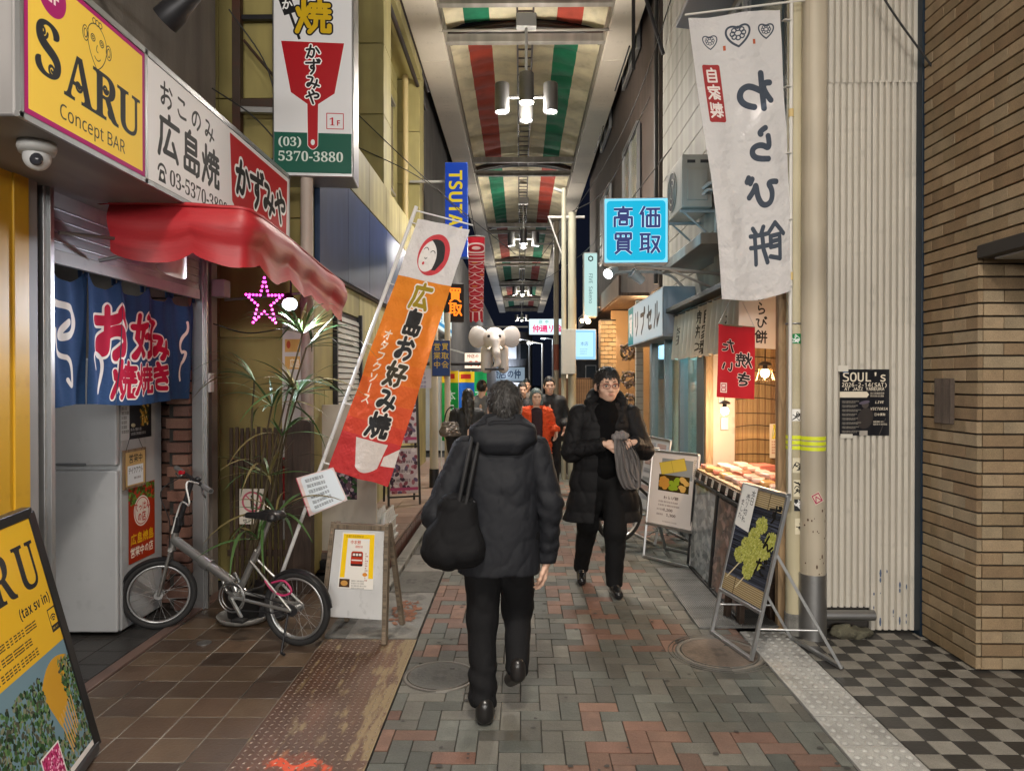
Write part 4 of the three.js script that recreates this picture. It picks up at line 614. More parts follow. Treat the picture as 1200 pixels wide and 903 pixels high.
{ // noren curtain
  const tx = canvasTex(1400, 660, (g, W, H) => {
    g.fillStyle = '#26436a'; g.fillRect(0, 0, W, H);
    for (let k = 0; k < 2600; k++) { g.fillStyle = `rgba(${hash(k, 1) > 0.5 ? '70,110,150' : '15,30,60'},0.06)`; g.fillRect(W * hash(k, 2), H * hash(k, 3), 4 + 30 * hash(k, 4), 2 + 10 * hash(k, 5)); }
    const R = '#b01236', Wt = '#e3ddd2', o = { color: R, edge: Wt, w: 19, ew: 9 };
    jp(g, 'お', 330, 110, 330, o); jp(g, '好', 690, 130, 280, { ...o, w: 15 }); jp(g, 'み', 900, 230, 190, o); jp(g, '焼', 520, 420, 210, { ...o, w: 14, ew: 8 }); jp(g, '焼', 720, 430, 180, { ...o, w: 12, ew: 8 }); jp(g, 'き', 890, 420, 190, { ...o, w: 15 });
    g.strokeStyle = Wt; const curl = (p, w) => { g.lineWidth = w; g.beginPath(); g.moveTo(p[0], p[1]); for (let i = 2; i < p.length; i += 4) g.quadraticCurveTo(p[i], p[i + 1], p[i + 2], p[i + 3]); g.stroke(); };
    curl([20, 170, 170, 130, 200, 230, 220, 320, 120, 330, 60, 330, 150, 250], 40); curl([40, 300, 40, 420, 150, 430, 200, 450, 190, 560, 180, 580, 150, 540], 26); curl([360, 480, 300, 400, 370, 400, 460, 420, 400, 600], 22); curl([1280, 140, 1300, 200, 1260, 240, 1200, 330, 1240, 360, 1300, 340, 1250, 420, 1180, 470, 1220, 540], 22);
    g.strokeStyle = '#1c3453'; g.lineWidth = 4; for (let k = 1; k < 5; k++) { g.beginPath(); g.moveTo(W * k / 5, 0); g.lineTo(W * k / 5, H); g.stroke(); }
  });
  const t = thing('noren_curtain', 'indigo split curtain with red white-edged brush lettering hung in the doorway', 'curtain'), m = print(tx, 0.9);
  part(t, 'rod', bar(V(-2.405, 2.29, -3.5), V(-2.405, 2.29, -5.17), 0.012, 10), mat([0.3, 0.26, 0.2], 0.5));
  const W = (v) => V(-2.4, v, 0);
  for (let k = 0; k < 5; k++) {
    const g = sheet(22, 26, (u, v) => { const s = (k + u) / 5, hang = Math.abs(u - 0.5) * 2, sag = 0.085 * (1 - hang ** 3) * v ** 3; return V(-2.395 + 0.011 * Math.sin(u * 6.3 + k) * (1.2 - 0.5 * v) + 0.008 * Math.sin(s * 61 + 2 * v) + 0.02 * vnoise(s * 12, v * 2.5, 4), mix(1.535, 2.285, v) - sag + 0.012 * Math.sin(s * 9) * (1 - v), -3.56 - s * 1.6 + 0.006 * Math.sin(v * 5 + k)); });
    const uv = g.attributes.uv; for (let i = 0; i < uv.count; i++) uv.setX(i, (k + uv.getX(i)) / 5);
    part(t, 'cloth_panel', g, m);
  }
  for (let k = 0; k <= 5; k++) part(t, 'loop', [tube([V(-2.388, 2.24, -3.565 - k * 0.319), V(-2.388, 2.3, -3.565 - k * 0.319), V(-2.405, 2.31, -3.565 - k * 0.319), V(-2.42, 2.295, -3.565 - k * 0.319), V(-2.42, 2.24, -3.565 - k * 0.319)], 0.012, 12, 6)], mat([0.022, 0.05, 0.12], 0.9));
}
{ // refrigerator behind the curtain
  const t = thing('refrigerator', 'tall white two-door refrigerator standing inside the shop doorway', 'refrigerator', [-2.85, 0, -4.9]), w = mat([0.62, 0.64, 0.66], 0.38, { map: TX.paint });
  part(t, 'body', rb(0.44, 1.8, 0.54, 0, 0.92, -0.01, 0.015), w); part(t, 'upper_door', rb(0.44, 0.7, 0.045, 0, 1.47, 0.285, 0.014), w); part(t, 'lower_door', rb(0.44, 1.06, 0.045, 0, 0.56, 0.285, 0.014), w);
  part(t, 'handle', rb(0.2, 0.018, 0.02, -0.08, 1.13, 0.305, 0.006), mat([0.16, 0.17, 0.18], 0.4)); for (const x of [-0.18, 0.18]) part(t, 'foot', cy(0.02, 0.03, x, 0.012, 0.2, 12), MT.black);
}
solo('photo_poster', faceR(-2.625, 1.28, 1.56, 4.63, 5.02), print(canvasTex(256, 190, (g, W, H) => { g.fillStyle = '#1d2026'; g.fillRect(0, 0, W, H); g.fillStyle = '#c9ccd0'; g.fillRect(0, 20, 70, 170); for (let k = 0; k < 120; k++) { g.fillStyle = ['#c79a3a', '#7a5a20', '#3d4a2a', '#e0c070'][k % 4]; g.beginPath(); g.arc(160 + 70 * hash(k, 1), 20 + 110 * hash(k, 2), 6, 0, 7); g.fill(); } smallPrint(g, 10, 40, 50, 14, 6, '#444'); smallPrint(g, 80, 140, 130, 13, 2, '#ddd'); }), 0.3), 'dark food photo poster on the side of the white refrigerator', 'poster');
{
  const t = thing('open_sign', 'small wooden-framed white sign hung on a hook on the refrigerator side', 'sign');
  part(t, 'frame', [bx(0.014, 0.26, 0.27, -2.611, 1.085, -4.77)], MT.wood);
  part(t, 'face', faceR(-2.603, 0.972, 1.198, 4.65, 4.89), print(canvasTex(256, 240, (g, W, H) => { g.fillStyle = '#c3a56e'; g.fillRect(0, 0, W, H); g.fillStyle = '#dfe5ea'; g.fillRect(24, 96, 208, 136); jpRow(g, '営業中', 40, 16, 62, { color: '#222', w: 9 }); jpRow(g, 'テイクアウト', 36, 110, 46, { color: '#24252a', w: 10, sx: 0.7 }); smallPrint(g, 110, 180, 90, 16, 1, '#333'); })));
  part(t, 'cord', [bar(V(-2.612, 1.21, -4.67), V(-2.612, 1.37, -4.76), 0.002, 4), bar(V(-2.612, 1.21, -4.88), V(-2.612, 1.37, -4.76), 0.002, 4)], MT.black); part(t, 'hook', sp(0.014, -2.612, 1.375, -4.76, 1, 1, 1, 8), mat([0.4, 0.33, 0.2], 0.5));
}
solo('dish_poster', faceR(-2.625, 0.44, 0.965, 4.72, 5.06), print(canvasTex(300, 460, (g, W, H) => { g.fillStyle = '#a83418'; g.fillRect(0, 0, W, H); for (let k = 0; k < 240; k++) { g.fillStyle = ['#3f6e2a', '#6b8f3a', '#5a3a1c', '#b23a26'][k % 4]; g.beginPath(); g.arc(W * hash(k, 1), 110 * hash(k, 2), 10, 0, 7); g.fill(); } g.fillStyle = '#e8dcd2'; g.beginPath(); g.arc(150, 165, 92, 0, 7); g.fill(); g.strokeStyle = '#b8281c'; g.lineWidth = 5; g.beginPath(); g.arc(150, 165, 80, 0, 7); g.stroke(); jpRow(g, 'てっぱん', 66, 110, 56, { color: '#b8281c', w: 12, sx: 0.78 }); jpRow(g, 'の店', 100, 170, 60, { color: '#b8281c', w: 12, sx: 0.8 }); jpRow(g, '広島焼島', 24, 290, 66, { color: '#e6b21c', w: 13 }); jpRow(g, '営業中の店', 20, 370, 58, { color: '#f3ead9', w: 13, sx: 0.9 }); }), 0.3), 'red food shop poster with round emblem low on the refrigerator side', 'poster');
{ // red awning
  const t = thing('red_awning', 'worn red vinyl awning with a scalloped valance below the sign box', 'awning');
  const vinyl = mat([0.44, 0.022, 0.03], 0.46, { side: THREE.DoubleSide, map: TX.stain, bumpMap: TX.wave, bumpScale: 0.0025 });
  const path = new THREE.CatmullRomCurve3([V(-2.2, 2.62, -3.78), V(-1.9, 2.62, -3.79), V(-1.6, 2.6, -3.8), V(-1.49, 2.595, -3.815), V(-1.455, 2.585, -3.87), V(-1.44, 2.56, -4.25), V(-1.42, 2.49, -5.0), V(-1.4, 2.42, -5.62), V(-1.44, 2.41, -5.7)]);
  part(t, 'valance', sheet(150, 14, (u, v) => { const p = path.getPointAt(u), len = path.getLength() * u, drop = 0.255 + 0.06 * Math.abs(Math.sin(len * 7.2)) ** 0.7 - 0.05 * Math.max(0, u - 0.5), w = 1 - v, out = 0.03 * Math.sin(Math.PI * Math.min(1, w * 1.6)) + 0.016 * vnoise(len * 3, w * 2, 2) + 0.012 * w * Math.sin(len * 14); const tan = path.getTangentAt(u), nx = -tan.z, nz = tan.x; return V(p.x + nx * out, p.y - drop * w + 0.014 * vnoise(len * 9, 2, 4) * w, p.z + nz * out); }), vinyl);
  part(t, 'cover', sheet(60, 10, (u, v) => { const p = path.getPointAt(u); return V(mix(p.x, -2.3, v), mix(p.y, 2.63, v) + 0.025 * vnoise(u * 20, v * 4, 7) * (1 - v), mix(p.z, Math.min(-3.8, p.z), v)); }), vinyl);
  part(t, 'hem_piping', tube(Array.from({ length: 40 }, (_, i) => { const u = i / 39, p = path.getPointAt(u); return V(p.x, p.y + 0.006, p.z); }), 0.012, 120, 6), vinyl);
  part(t, 'frame_arm', [bar(V(-2.3, 2.33, -3.86), V(-1.5, 2.5, -3.9), 0.011), bar(V(-2.3, 2.3, -5.5), V(-1.46, 2.38, -5.55), 0.011), bar(V(-1.49, 2.53, -3.9), V(-1.46, 2.38, -5.55), 0.011), bar(V(-2.32, 2.42, -3.55), V(-2.16, 2.44, -3.82), 0.01)], MT.steel);
}
{ // spotlight under the awning
  const t = thing('awning_spotlight', 'small lit spotlight clamped under the far end of the red awning', 'lamp', [-1.63, 2.22, -5.0]);
  const AE = { x: 2.2, z: -0.35 }, h = place(lathe([[0, -0.1], [0.035, -0.095], [0.045, -0.03], [0.06, 0.02], [0.052, 0.02], [0.04, -0.02]], 24), 0, 0, 0, AE.x, 0, AE.z);
  part(t, 'housing', h, MT.darkMetal); const b = part(t, 'bulb', place(cy(0.05, 0.01, 0, 0.005, 0, 24), 0, 0, 0, AE.x, 0, AE.z), glow(0xeef6ff, 22));
  part(t, 'arm', [bar(V(-0.02, 0.02, -0.08), V(-0.02, 0.22, -0.1), 0.008)], MT.darkMetal);
  const dir = V(0, 1, 0).applyEuler(new THREE.Euler(AE.x, 0, AE.z)), l = new THREE.SpotLight(0xeaf3ff, 9, 0, 1.35, 0.5); l.position.copy(dir.clone().multiplyScalar(0.03)); l.target.position.copy(dir); l.shadow.radius = 2; l.castShadow = true; l.name = 'light'; t.add(l); t.add(l.target);
}
{ // pink star of small lamps
  const t = thing('led_star', 'glowing pink wire star of small lamps hung under the awning', 'decoration', [-1.79, 2.22, -4.95], 0.2);
  const pts = Array.from({ length: 10 }, (_, i) => { const a = Math.PI / 2 + (i * Math.PI) / 5, r = i % 2 ? 0.055 : 0.15; return V(r * 0.85 * Math.cos(a), r * 1.15 * Math.sin(a), 0); }), wire = [], bulbs = [];
  for (let i = 0; i < 10; i++) { const a = pts[i], b = pts[(i + 1) % 10]; wire.push(bar(a, b, 0.003, 5)); for (let k = 0; k < 4; k++) bulbs.push(sp(0.0085, mix(a.x, b.x, k / 4), mix(a.y, b.y, k / 4), 0.004, 1, 1, 1, 8)); }
  part(t, 'wire', wire, MT.black); part(t, 'lamps', bulbs, glow(0xff35c8, 5)).userData.kind = 'stuff'; point(t, 0xff40c0, 0.05, 0, 0, 0.05, 4, 'star_light');
}
{ // slatted fence in the gap
  const t = thing('slat_fence', 'dark brown vertical slat fence closing the gap between the buildings', 'fence', [0, 0, -5.62]);
  const ms = [[0.09, 0.055, 0.032], [0.11, 0.068, 0.04], [0.075, 0.045, 0.027]].map((c) => mat(c, 0.75, { map: TX.wood })), g = rb(0.026, 1.28, 0.018, 0, 0, 0, 0.003);
  for (let k = 0; k < 12; k++) one(g, 'slat', ms[k % 3], t, -2.3 + k * 0.044, 0.66 + rr(-0.01, 0.01), rr(-0.003, 0.003));
  for (const y of [0.3, 1.02]) part(t, 'rail', rb(0.56, 0.05, 0.025, -2.06, y, -0.024, 0.003), ms[0]);
  part(t, 'corner_post', [rb(0.15, 1.36, 0.1, -1.72, 0.68, 0.02, 0.006)], MT.darkWood); part(t, 'gate_board', rb(0.05, 1.3, 0.06, -1.82, 0.66, 0.0, 0.004), MT.darkWood);
}
solo('no_entry_notice', faceF(0, -0.1, 0.1, -0.14, 0.14), print(canvasTex(220, 300, (g, W, H) => { g.fillStyle = '#cfc8bb'; g.fillRect(0, 0, W, H); g.strokeStyle = '#b9576a'; g.lineWidth = 16; g.beginPath(); g.arc(110, 110, 80, 0, 7); g.stroke(); g.lineWidth = 10; g.beginPath(); g.moveTo(56, 56); g.lineTo(164, 164); g.stroke(); g.fillStyle = '#222'; g.beginPath(); g.arc(112, 66, 13, 0, 7); g.fill(); g.fillRect(97, 82, 30, 46); g.fillRect(99, 126, 11, 46); g.fillRect(115, 126, 11, 46); jpRow(g, '中店日本の', 22, 212, 34, { color: '#222', w: 10 }); jpRow(g, '切りを買', 30, 254, 36, { color: '#222', w: 10 }); }), 0.6), 'white keep-out notice with a red circle fixed to the slat fence', 'notice', [-2.125, 0.68, -5.59]);
{ // white banner on the olive wall
  const t = thing('wall_banner', 'narrow white banner with tan lettering blocks behind the tall plant', 'banner');
  part(t, 'cloth', sheet(4, 10, (u, v) => V(-1.985 + 0.17 * u, 0.35 + 1.83 * v, -5.9 + 0.01 * Math.sin(u * 6 + v * 4))), print(canvasTex(170, 1024, (g, W, H) => { g.fillStyle = '#c9c6c2'; g.fillRect(0, 0, W, H); g.fillStyle = '#d0a662'; g.fillRect(20, 90, 130, 60); g.fillRect(20, 170, 130, 60); g.fillStyle = '#b5533a'; g.beginPath(); g.arc(50, 115, 18, 0, 7); g.fill(); jpRow(g, '広島', 60, 180, 44, { color: '#f0e4cc', w: 12 }); g.fillStyle = '#333'; g.fillRect(92, 300, 22, 60); g.fillStyle = '#a02a2c'; g.fillRect(0, 640, W, 200); jpRow(g, '焼', 70, 700, 70, { color: '#e8d8d0', w: 10 }); }), 0.8));
  part(t, 'batten', rb(0.18, 0.02, 0.02, -1.9, 2.19, -5.9, 0.003), MT.wood);
}
{ // fan-leaved plant
  const t = thing('potted_palm', 'tall thin-stemmed umbrella palm in a black pot before the slat fence', 'plant', [-1.93, 0, -4.93]);
  const ms = [[0.05, 0.11, 0.03], [0.07, 0.14, 0.045], [0.035, 0.085, 0.03], [0.16, 0.13, 0.05]].map((c) => mat(c, 0.4, { side: THREE.DoubleSide })), st = mat([0.06, 0.045, 0.02], 0.8);
  part(t, 'pot', lathe([[0, 0.04], [0.11, 0.04], [0.135, 0.23], [0.14, 0.25], [0.122, 0.25], [0.12, 0.2], [0, 0.2]], 28), MT.black); part(t, 'saucer', lathe([[0, 0.012], [0.16, 0.012], [0.185, 0.05], [0.175, 0.05], [0.155, 0.026], [0, 0.026]], 32), mat([0.5, 0.49, 0.46], 0.5, { map: TX.stain }));
  part(t, 'soil', cy(0.118, 0.02, 0, 0.205, 0, 20), mat([0.03, 0.022, 0.016], 0.95));
  const leaf = (L, w, droop) => sheet(2, 8, (u, v) => { const s = v * L, x = (u - 0.5) * w * Math.sin(Math.PI * Math.min(1, v * 0.86 + 0.1)) , y = s * Math.cos(droop * v) * 0.55 - droop * s * v * 0.35; return V(x, y * 0.55, Math.sqrt(Math.max(0, s * s * 0.95 - y * y * 0.2)) ); });
  const lib = [0, 1, 2, 3, 4].map((k) => leaf(0.3 + 0.06 * k, 0.018 + 0.002 * k, 0.3 + 0.45 * k));
  const crowns = [[0.42, 2.0, 0.02, 30, 0], [0.1, 1.68, 0.06, 16, -1], [0.37, 1.58, -0.04, 32, 0], [0.24, 1.5, 0.12, 14, 0], [0.3, 1.3, 0.1, 8, 0], [0.2, 1.02, 0.08, 18, 0], [0.26, 0.76, 0.1, 14, 0], [0.15, 0.6, 0.14, 8, 0], [0.47, 1.9, 0.1, 8, 1]];
  crowns.forEach(([x, y, z, n, side], ci) => {
    const stem = part(t, 'stem', tube([V(0.02 * Math.cos(ci * 2), 0.2, 0.02 * Math.sin(ci * 2)), V(x * 0.3 + 0.04 * Math.sin(ci), y * 0.4, z * 0.3), V(x * 0.75, y * 0.8, z * 0.9), V(x, y, z)], 0.007, 16, 5), st);
    const fr = new THREE.Group(); fr.name = 'frond'; fr.position.set(x, y, z); t.add(fr);
    for (let k = 0; k < n; k++) { const a = side ? (side < 0 ? -Math.PI / 2 : Math.PI / 2) + rr(-0.7, 0.7) : (k / n) * 6.283 + rr(-0.2, 0.2), o = one(lib[Math.floor(rnd() * 5)], 'leaflet', pick(ms), fr, 0, 0, 0, 0); o.rotation.order = 'YXZ'; o.rotation.set(rr(-0.75, 0.15), a, rr(-0.4, 0.4)); const s = rr(0.75, 1.1); o.scale.set(s, s, s); }
  });
}
// --- bicycles ---
function wheel(parent, R, name, spokes = 28) {
  const w = new THREE.Group(); w.name = name; parent.add(w);
  part(w, 'tyre', tor(R - 0.022, 0.022, 0, 0, 0, 0, 0, 0, 10, 48), MT.blackRubber); part(w, 'rim', [tor(R - 0.048, 0.009, 0, 0, 0.006, 0, 0, 0, 6, 48), tor(R - 0.048, 0.009, 0, 0, -0.006, 0, 0, 0, 6, 48)], MT.alu);
  part(w, 'hub', [cy(0.02, 0.09, 0, 0, 0, 14, 0.02, Math.PI / 2), cy(0.028, 0.01, 0, 0, 0.036, 14, 0.028, Math.PI / 2), cy(0.028, 0.01, 0, 0, -0.036, 14, 0.028, Math.PI / 2)], MT.steel);
  const g = []; for (let k = 0; k < spokes; k++) { const a = (k / spokes) * 6.283, s = k % 2 ? 1 : -1, b = a + (k % 4 < 2 ? 0.9 : -0.9); g.push(bar(V(0.026 * Math.cos(b), 0.026 * Math.sin(b), s * 0.034), V((R - 0.05) * Math.cos(a), (R - 0.05) * Math.sin(a), 0), 0.0012, 4)); }
  part(w, 'spokes', g, MT.steel).userData.kind = 'stuff'; return w;
}
{
  const t = thing('folding_bicycle', 'silver folding bicycle with small wheels and black saddle parked at the shop door', 'bicycle', [-1.415, 0, -4.47], -0.27), sil = mat([0.5, 0.5, 0.49], 0.32, { metalness: 0.8, map: TX.paint }), R = 0.237;
  const P = (s, y, z = 0) => V(-s, y, z);
  wheel(t, R, 'rear_wheel').position.set(0, R, 0);
  const fw = wheel(t, R, 'front_wheel'); fw.position.set(-1.06, R, 0.0); fw.rotation.y = 0.62;
  part(t, 'frame', [bar(P(0.94, 0.615), P(0.47, 0.36), 0.03, 14), bar(P(0.955, 0.545), P(0.925, 0.68), 0.026, 14), cy(0.042, 0.07, -0.68, 0.475, 0, 14, 0.042, 0, 0, 1.07), bar(P(0.47, 0.36), P(0.44, 0.29), 0.024), bar(P(0.44, 0.285), P(0.29, 0.58), 0.021, 12), bar(P(0.44, 0.285, 0.05), P(0, R, 0.065), 0.011), bar(P(0.44, 0.285, -0.05), P(0, R, -0.065), 0.011), bar(P(0.32, 0.52, 0.03), P(0, R, 0.065), 0.008), bar(P(0.32, 0.52, -0.03), P(0, R, -0.065), 0.008), tube([P(0.66, 0.45), P(0.57, 0.4), P(0.52, 0.3), P(0.44, 0.285)], 0.012, 12, 8)], sil);
  part(t, 'bottom_bracket', [cy(0.028, 0.12, -0.44, 0.285, 0, 16, 0.028, Math.PI / 2)], sil);
  part(t, 'chain_ring', [tor(0.08, 0.005, -0.44, 0.285, 0.05, 0, 0, 0, 6, 36), tor(0.095, 0.006, -0.44, 0.285, 0.058, 0, 0, 0, 6, 36)], MT.steel);
  part(t, 'crank', [sqbar(P(0.44, 0.285, 0.07), P(0.35, 0.17, 0.08), 0.018), sqbar(P(0.44, 0.285, -0.07), P(0.53, 0.4, -0.08), 0.018)], sil); part(t, 'pedal', [rb(0.09, 0.02, 0.06, -0.34, 0.165, 0.115, 0.005)], MT.black);
  part(t, 'chain', [tube([P(0.44, 0.365, 0.055), P(0.2, 0.3, 0.055), P(0.0, R + 0.03, 0.055)], 0.004, 12, 4), tube([P(0.44, 0.205, 0.055), P(0.2, 0.21, 0.055), P(0.0, R - 0.03, 0.055)], 0.004, 12, 4)], MT.darkMetal);
  part(t, 'sprocket', cy(0.035, 0.01, 0, R, 0.055, 20, 0.035, Math.PI / 2), MT.darkMetal);
  const fwd = V(-Math.cos(0.62), 0, Math.sin(0.62)), side = V(Math.sin(0.62), 0, Math.cos(0.62));
  part(t, 'fork', [0.05, -0.05].map((o) => bar(V(-1.06 + side.x * o, R, side.z * o), V(-0.965 + side.x * o * 0.7, 0.54, side.z * o * 0.7), 0.011)).concat(bar(V(-0.965 + side.x * 0.04, 0.545, side.z * 0.04), V(-0.965 - side.x * 0.04, 0.545, -side.z * 0.04), 0.015)), sil);
  part(t, 'stem', [bar(P(0.925, 0.67), P(0.9, 0.73), 0.028), bar(P(0.9, 0.72), P(0.79, 1.02), 0.017, 12), rb(0.05, 0.07, 0.06, -0.9, 0.74, 0, 0.01)], MT.darkMetal);
  const hb = V(-0.79, 1.03, 0), h0 = V(-0.79 - 0.27, 1.07, -0.16), h1 = V(-0.79 + 0.26, 0.975, 0.14);
  part(t, 'handlebar', [bar(h0, h1, 0.012, 12)], MT.darkMetal); for (const [a, b] of [[h0, h1], [h1, h0]]) part(t, 'grip', bar(a, a.clone().lerp(b, 0.2), 0.017, 12), mat([0.13, 0.13, 0.13], 0.7));
  part(t, 'brake_lever', [tube([h0.clone().lerp(h1, 0.25), h0.clone().lerp(h1, 0.15).add(V(0.03, -0.03, 0.05)), h0.clone().add(V(0.04, -0.03, 0.05))], 0.006, 10, 5), tube([h1.clone().lerp(h0, 0.25), h1.clone().lerp(h0, 0.15).add(V(0.02, -0.03, 0.05)), h1.clone().add(V(0.0, -0.03, 0.05))], 0.006, 10, 5)], MT.steel);
  part(t, 'brake_cable', [tube([h1.clone().lerp(h0, 0.3), h1.clone().add(V(-0.1, 0.06, 0.1)), h1.clone().add(V(-0.06, -0.06, 0.12)), V(-0.85, 0.86, 0.04), V(-0.93, 0.66, 0.03)], 0.0055, 30, 6)], mat([0.62, 0.62, 0.6], 0.5)); part(t, 'brake_cable', tube([h0.clone().lerp(h1, 0.3), V(-0.95, 0.95, 0.1), V(-0.92, 0.75, 0.06), V(-0.96, 0.55, 0.02)], 0.0035, 24, 5), MT.black);
  part(t, 'reflector', rb(0.035, 0.025, 0.03, -0.9, 1.06, -0.03, 0.005), mat([0.4, 0.01, 0.02], 0.25)); part(t, 'bell', sp(0.022, -0.72, 1.03, 0.03, 1, 0.8, 1, 12), MT.black);
  part(t, 'seat_post', bar(P(0.29, 0.56), P(0.2, 0.775), 0.014, 12), sil);
  part(t, 'saddle', blob([[-0.22, 0.8, 0, -0.36, 0.805, 0, 0.035, 0.022], [-0.15, 0.805, 0.04, -0.22, 0.8, 0, 0.04, 0.035], [-0.15, 0.805, -0.04, -0.22, 0.8, 0, 0.04, 0.035]], 0.008, 0.04, (d, x, y) => Math.max(d, 0.79 - y)), mat([0.015, 0.015, 0.016], 0.35));
  const mud = (a0, a1, c, rot) => { const pts = Array.from({ length: 16 }, (_, i) => { const a = mix(a0, a1, i / 15); return [(R + 0.014) * Math.cos(a), (R + 0.014) * Math.sin(a)]; }); const g = sheet(15, 4, (u, v) => { const i = Math.round(u * 15), w = (v - 0.5) * 0.056, k = 1 - 0.06 * (2 * v - 1) ** 2; return V(pts[i][0] * k, pts[i][1] * k, w); }); place(g, 0, 0, 0, 0, rot, 0); return g.translate(c.x, c.y, c.z); };
  const mm = mat([0.014, 0.014, 0.016], 0.3, { side: THREE.DoubleSide });
  part(t, 'mudguard', mud(0.1, 2.4, V(0, R, 0), 0), mm); part(t, 'mudguard', mud(1.3, 3.4, V(-1.06, R, 0), 0.62), mm);
  part(t, 'kick_stand', [bar(P(0.02, R - 0.02, 0.07), P(-0.0, 0.015, 0.17), 0.007), bar(P(0.0, 0.015, 0.17), P(-0.03, 0.012, 0.18), 0.008)], MT.darkMetal);
  part(t, 'cable_lock', tube([P(0.15, 0.4, 0.05), P(0.05, 0.42, 0.06), P(0.0, 0.36, 0.06), P(0.06, 0.33, 0.06), P(0.14, 0.35, 0.05), P(0.2, 0.41, 0.05)], 0.007, 30, 6), mat([0.45, 0.03, 0.12], 0.4), 'pink cable lock');
}
{ // yellow bar board at the left edge
  const t = thing('bar_stand_sign', 'black-framed leaning stand board with yellow print above a garden photo', 'stand sign');
  const BL = V(-1.705, 0.04, -2.25), BR = V(-1.91, 0.04, -3.15), up = V(-0.26, 1.06, 0.06), n = BR.clone().sub(BL).cross(up).normalize();
  const TL = BL.clone().add(up), TR = BR.clone().add(up), off = (p, k) => p.clone().addScaledVector(n, k);
  part(t, 'frame', [sqbar(BL, BR, 0.045), sqbar(TL, TR, 0.045), sqbar(BL, TL, 0.045), sqbar(BR, TR, 0.045), bar(BR, BR.clone().add(V(0.001, 0.001, 0)), 0.026, 12)], mat([0.012, 0.012, 0.013], 0.3));
  const tx = canvasTex(880, 1024, (g, W, H) => {
    g.fillStyle = '#e2b22a'; g.fillRect(0, 0, W, H * 0.53); const K = '#2a2a2a';
    [['S', 110], ['A', 310], ['R', 520], ['U', 735]].forEach(([c, x]) => txt(g, c, x, 200, 'bold 250px serif', K)); txt(g, '(tax sv in)', 840, 350, 'bold 56px sans-serif', K, 'right'); g.save(); g.translate(320, 0);
    smallPrint(g, -60, 400, 500, 30, 3, '#4a4326', 1.6); g.strokeStyle = K; g.lineWidth = 5; g.strokeRect(470, 400, 66, 90); for (const r of [10, 20, 30]) { g.beginPath(); g.arc(503, 456, r, 3.9, 5.5); g.stroke(); } g.fillStyle = K; g.fillRect(470, 466, 66, 26); txt(g, 'FREE Wi-Fi', 503, 479, '11px sans-serif', '#e2b22a');
    const y0 = H * 0.53; g.fillStyle = '#6d8a96'; g.fillRect(-320, y0, W, H);
    g.fillStyle = '#c8962a'; g.beginPath(); g.moveTo(250, y0 + 120); g.quadraticCurveTo(360, y0 - 10, 520, y0 + 60); g.lineTo(470, y0 + 190); g.lineTo(330, y0 + 290); g.closePath(); g.fill();
    for (let k = 0; k < 2400; k++) { const x = W * hash(k, 1, 5) - 320, y = y0 + 60 + (H - y0 - 90) * hash(k, 2, 5), inHouse = x > 270 && x < 430 && y < y0 + 310; if (inHouse) continue; g.fillStyle = ['#2c4a2a', '#3f6338', '#1d3320', '#5f7f4a', '#7c7f66', '#4a4a3c'][k % 6]; g.beginPath(); g.ellipse(x, y, 3 + 12 * hash(k, 3), 3 + 8 * hash(k, 4), hash(k, 5) * 3, 0, 7); g.fill(); }
    g.strokeStyle = '#c9a05a'; g.lineWidth = 9; for (let k = 0; k < 7; k++) { g.beginPath(); g.moveTo(330 + k * 22, y0 + 250 - k * 6); g.lineTo(360 + k * 16, y0 + 400 - k * 12); g.stroke(); }
    g.fillStyle = '#b9346a'; g.fillRect(120, H - 170, 150, 150); for (let k = 0; k < 200; k++) { g.fillStyle = ['#d85a92', '#8a1d48', '#f2b6cf'][k % 3]; g.beginPath(); g.arc(120 + 150 * hash(k, 6), H - 170 + 150 * hash(k, 7), 5, 0, 7); g.fill(); } g.strokeStyle = '#e8e4e0'; g.lineWidth = 7; g.strokeRect(120, H - 170, 150, 150);
    g.fillStyle = '#dcd8d2'; g.fillRect(300, H - 40, 260, 40); g.restore();
  });
  part(t, 'back_board', quad(off(BL, -0.012), off(BR, -0.012), off(TR, -0.012), off(TL, -0.012)), MT.black); part(t, 'face', quad(off(BL, 0.012), off(BR, 0.012), off(TR, 0.012), off(TL, 0.012)), print(tx, 0.22));
  const T2 = TL.clone().lerp(TR, 0.5); part(t, 'prop_leg', [bar(T2, V(-2.3, 0.02, -2.8), 0.012)], MT.black);
}
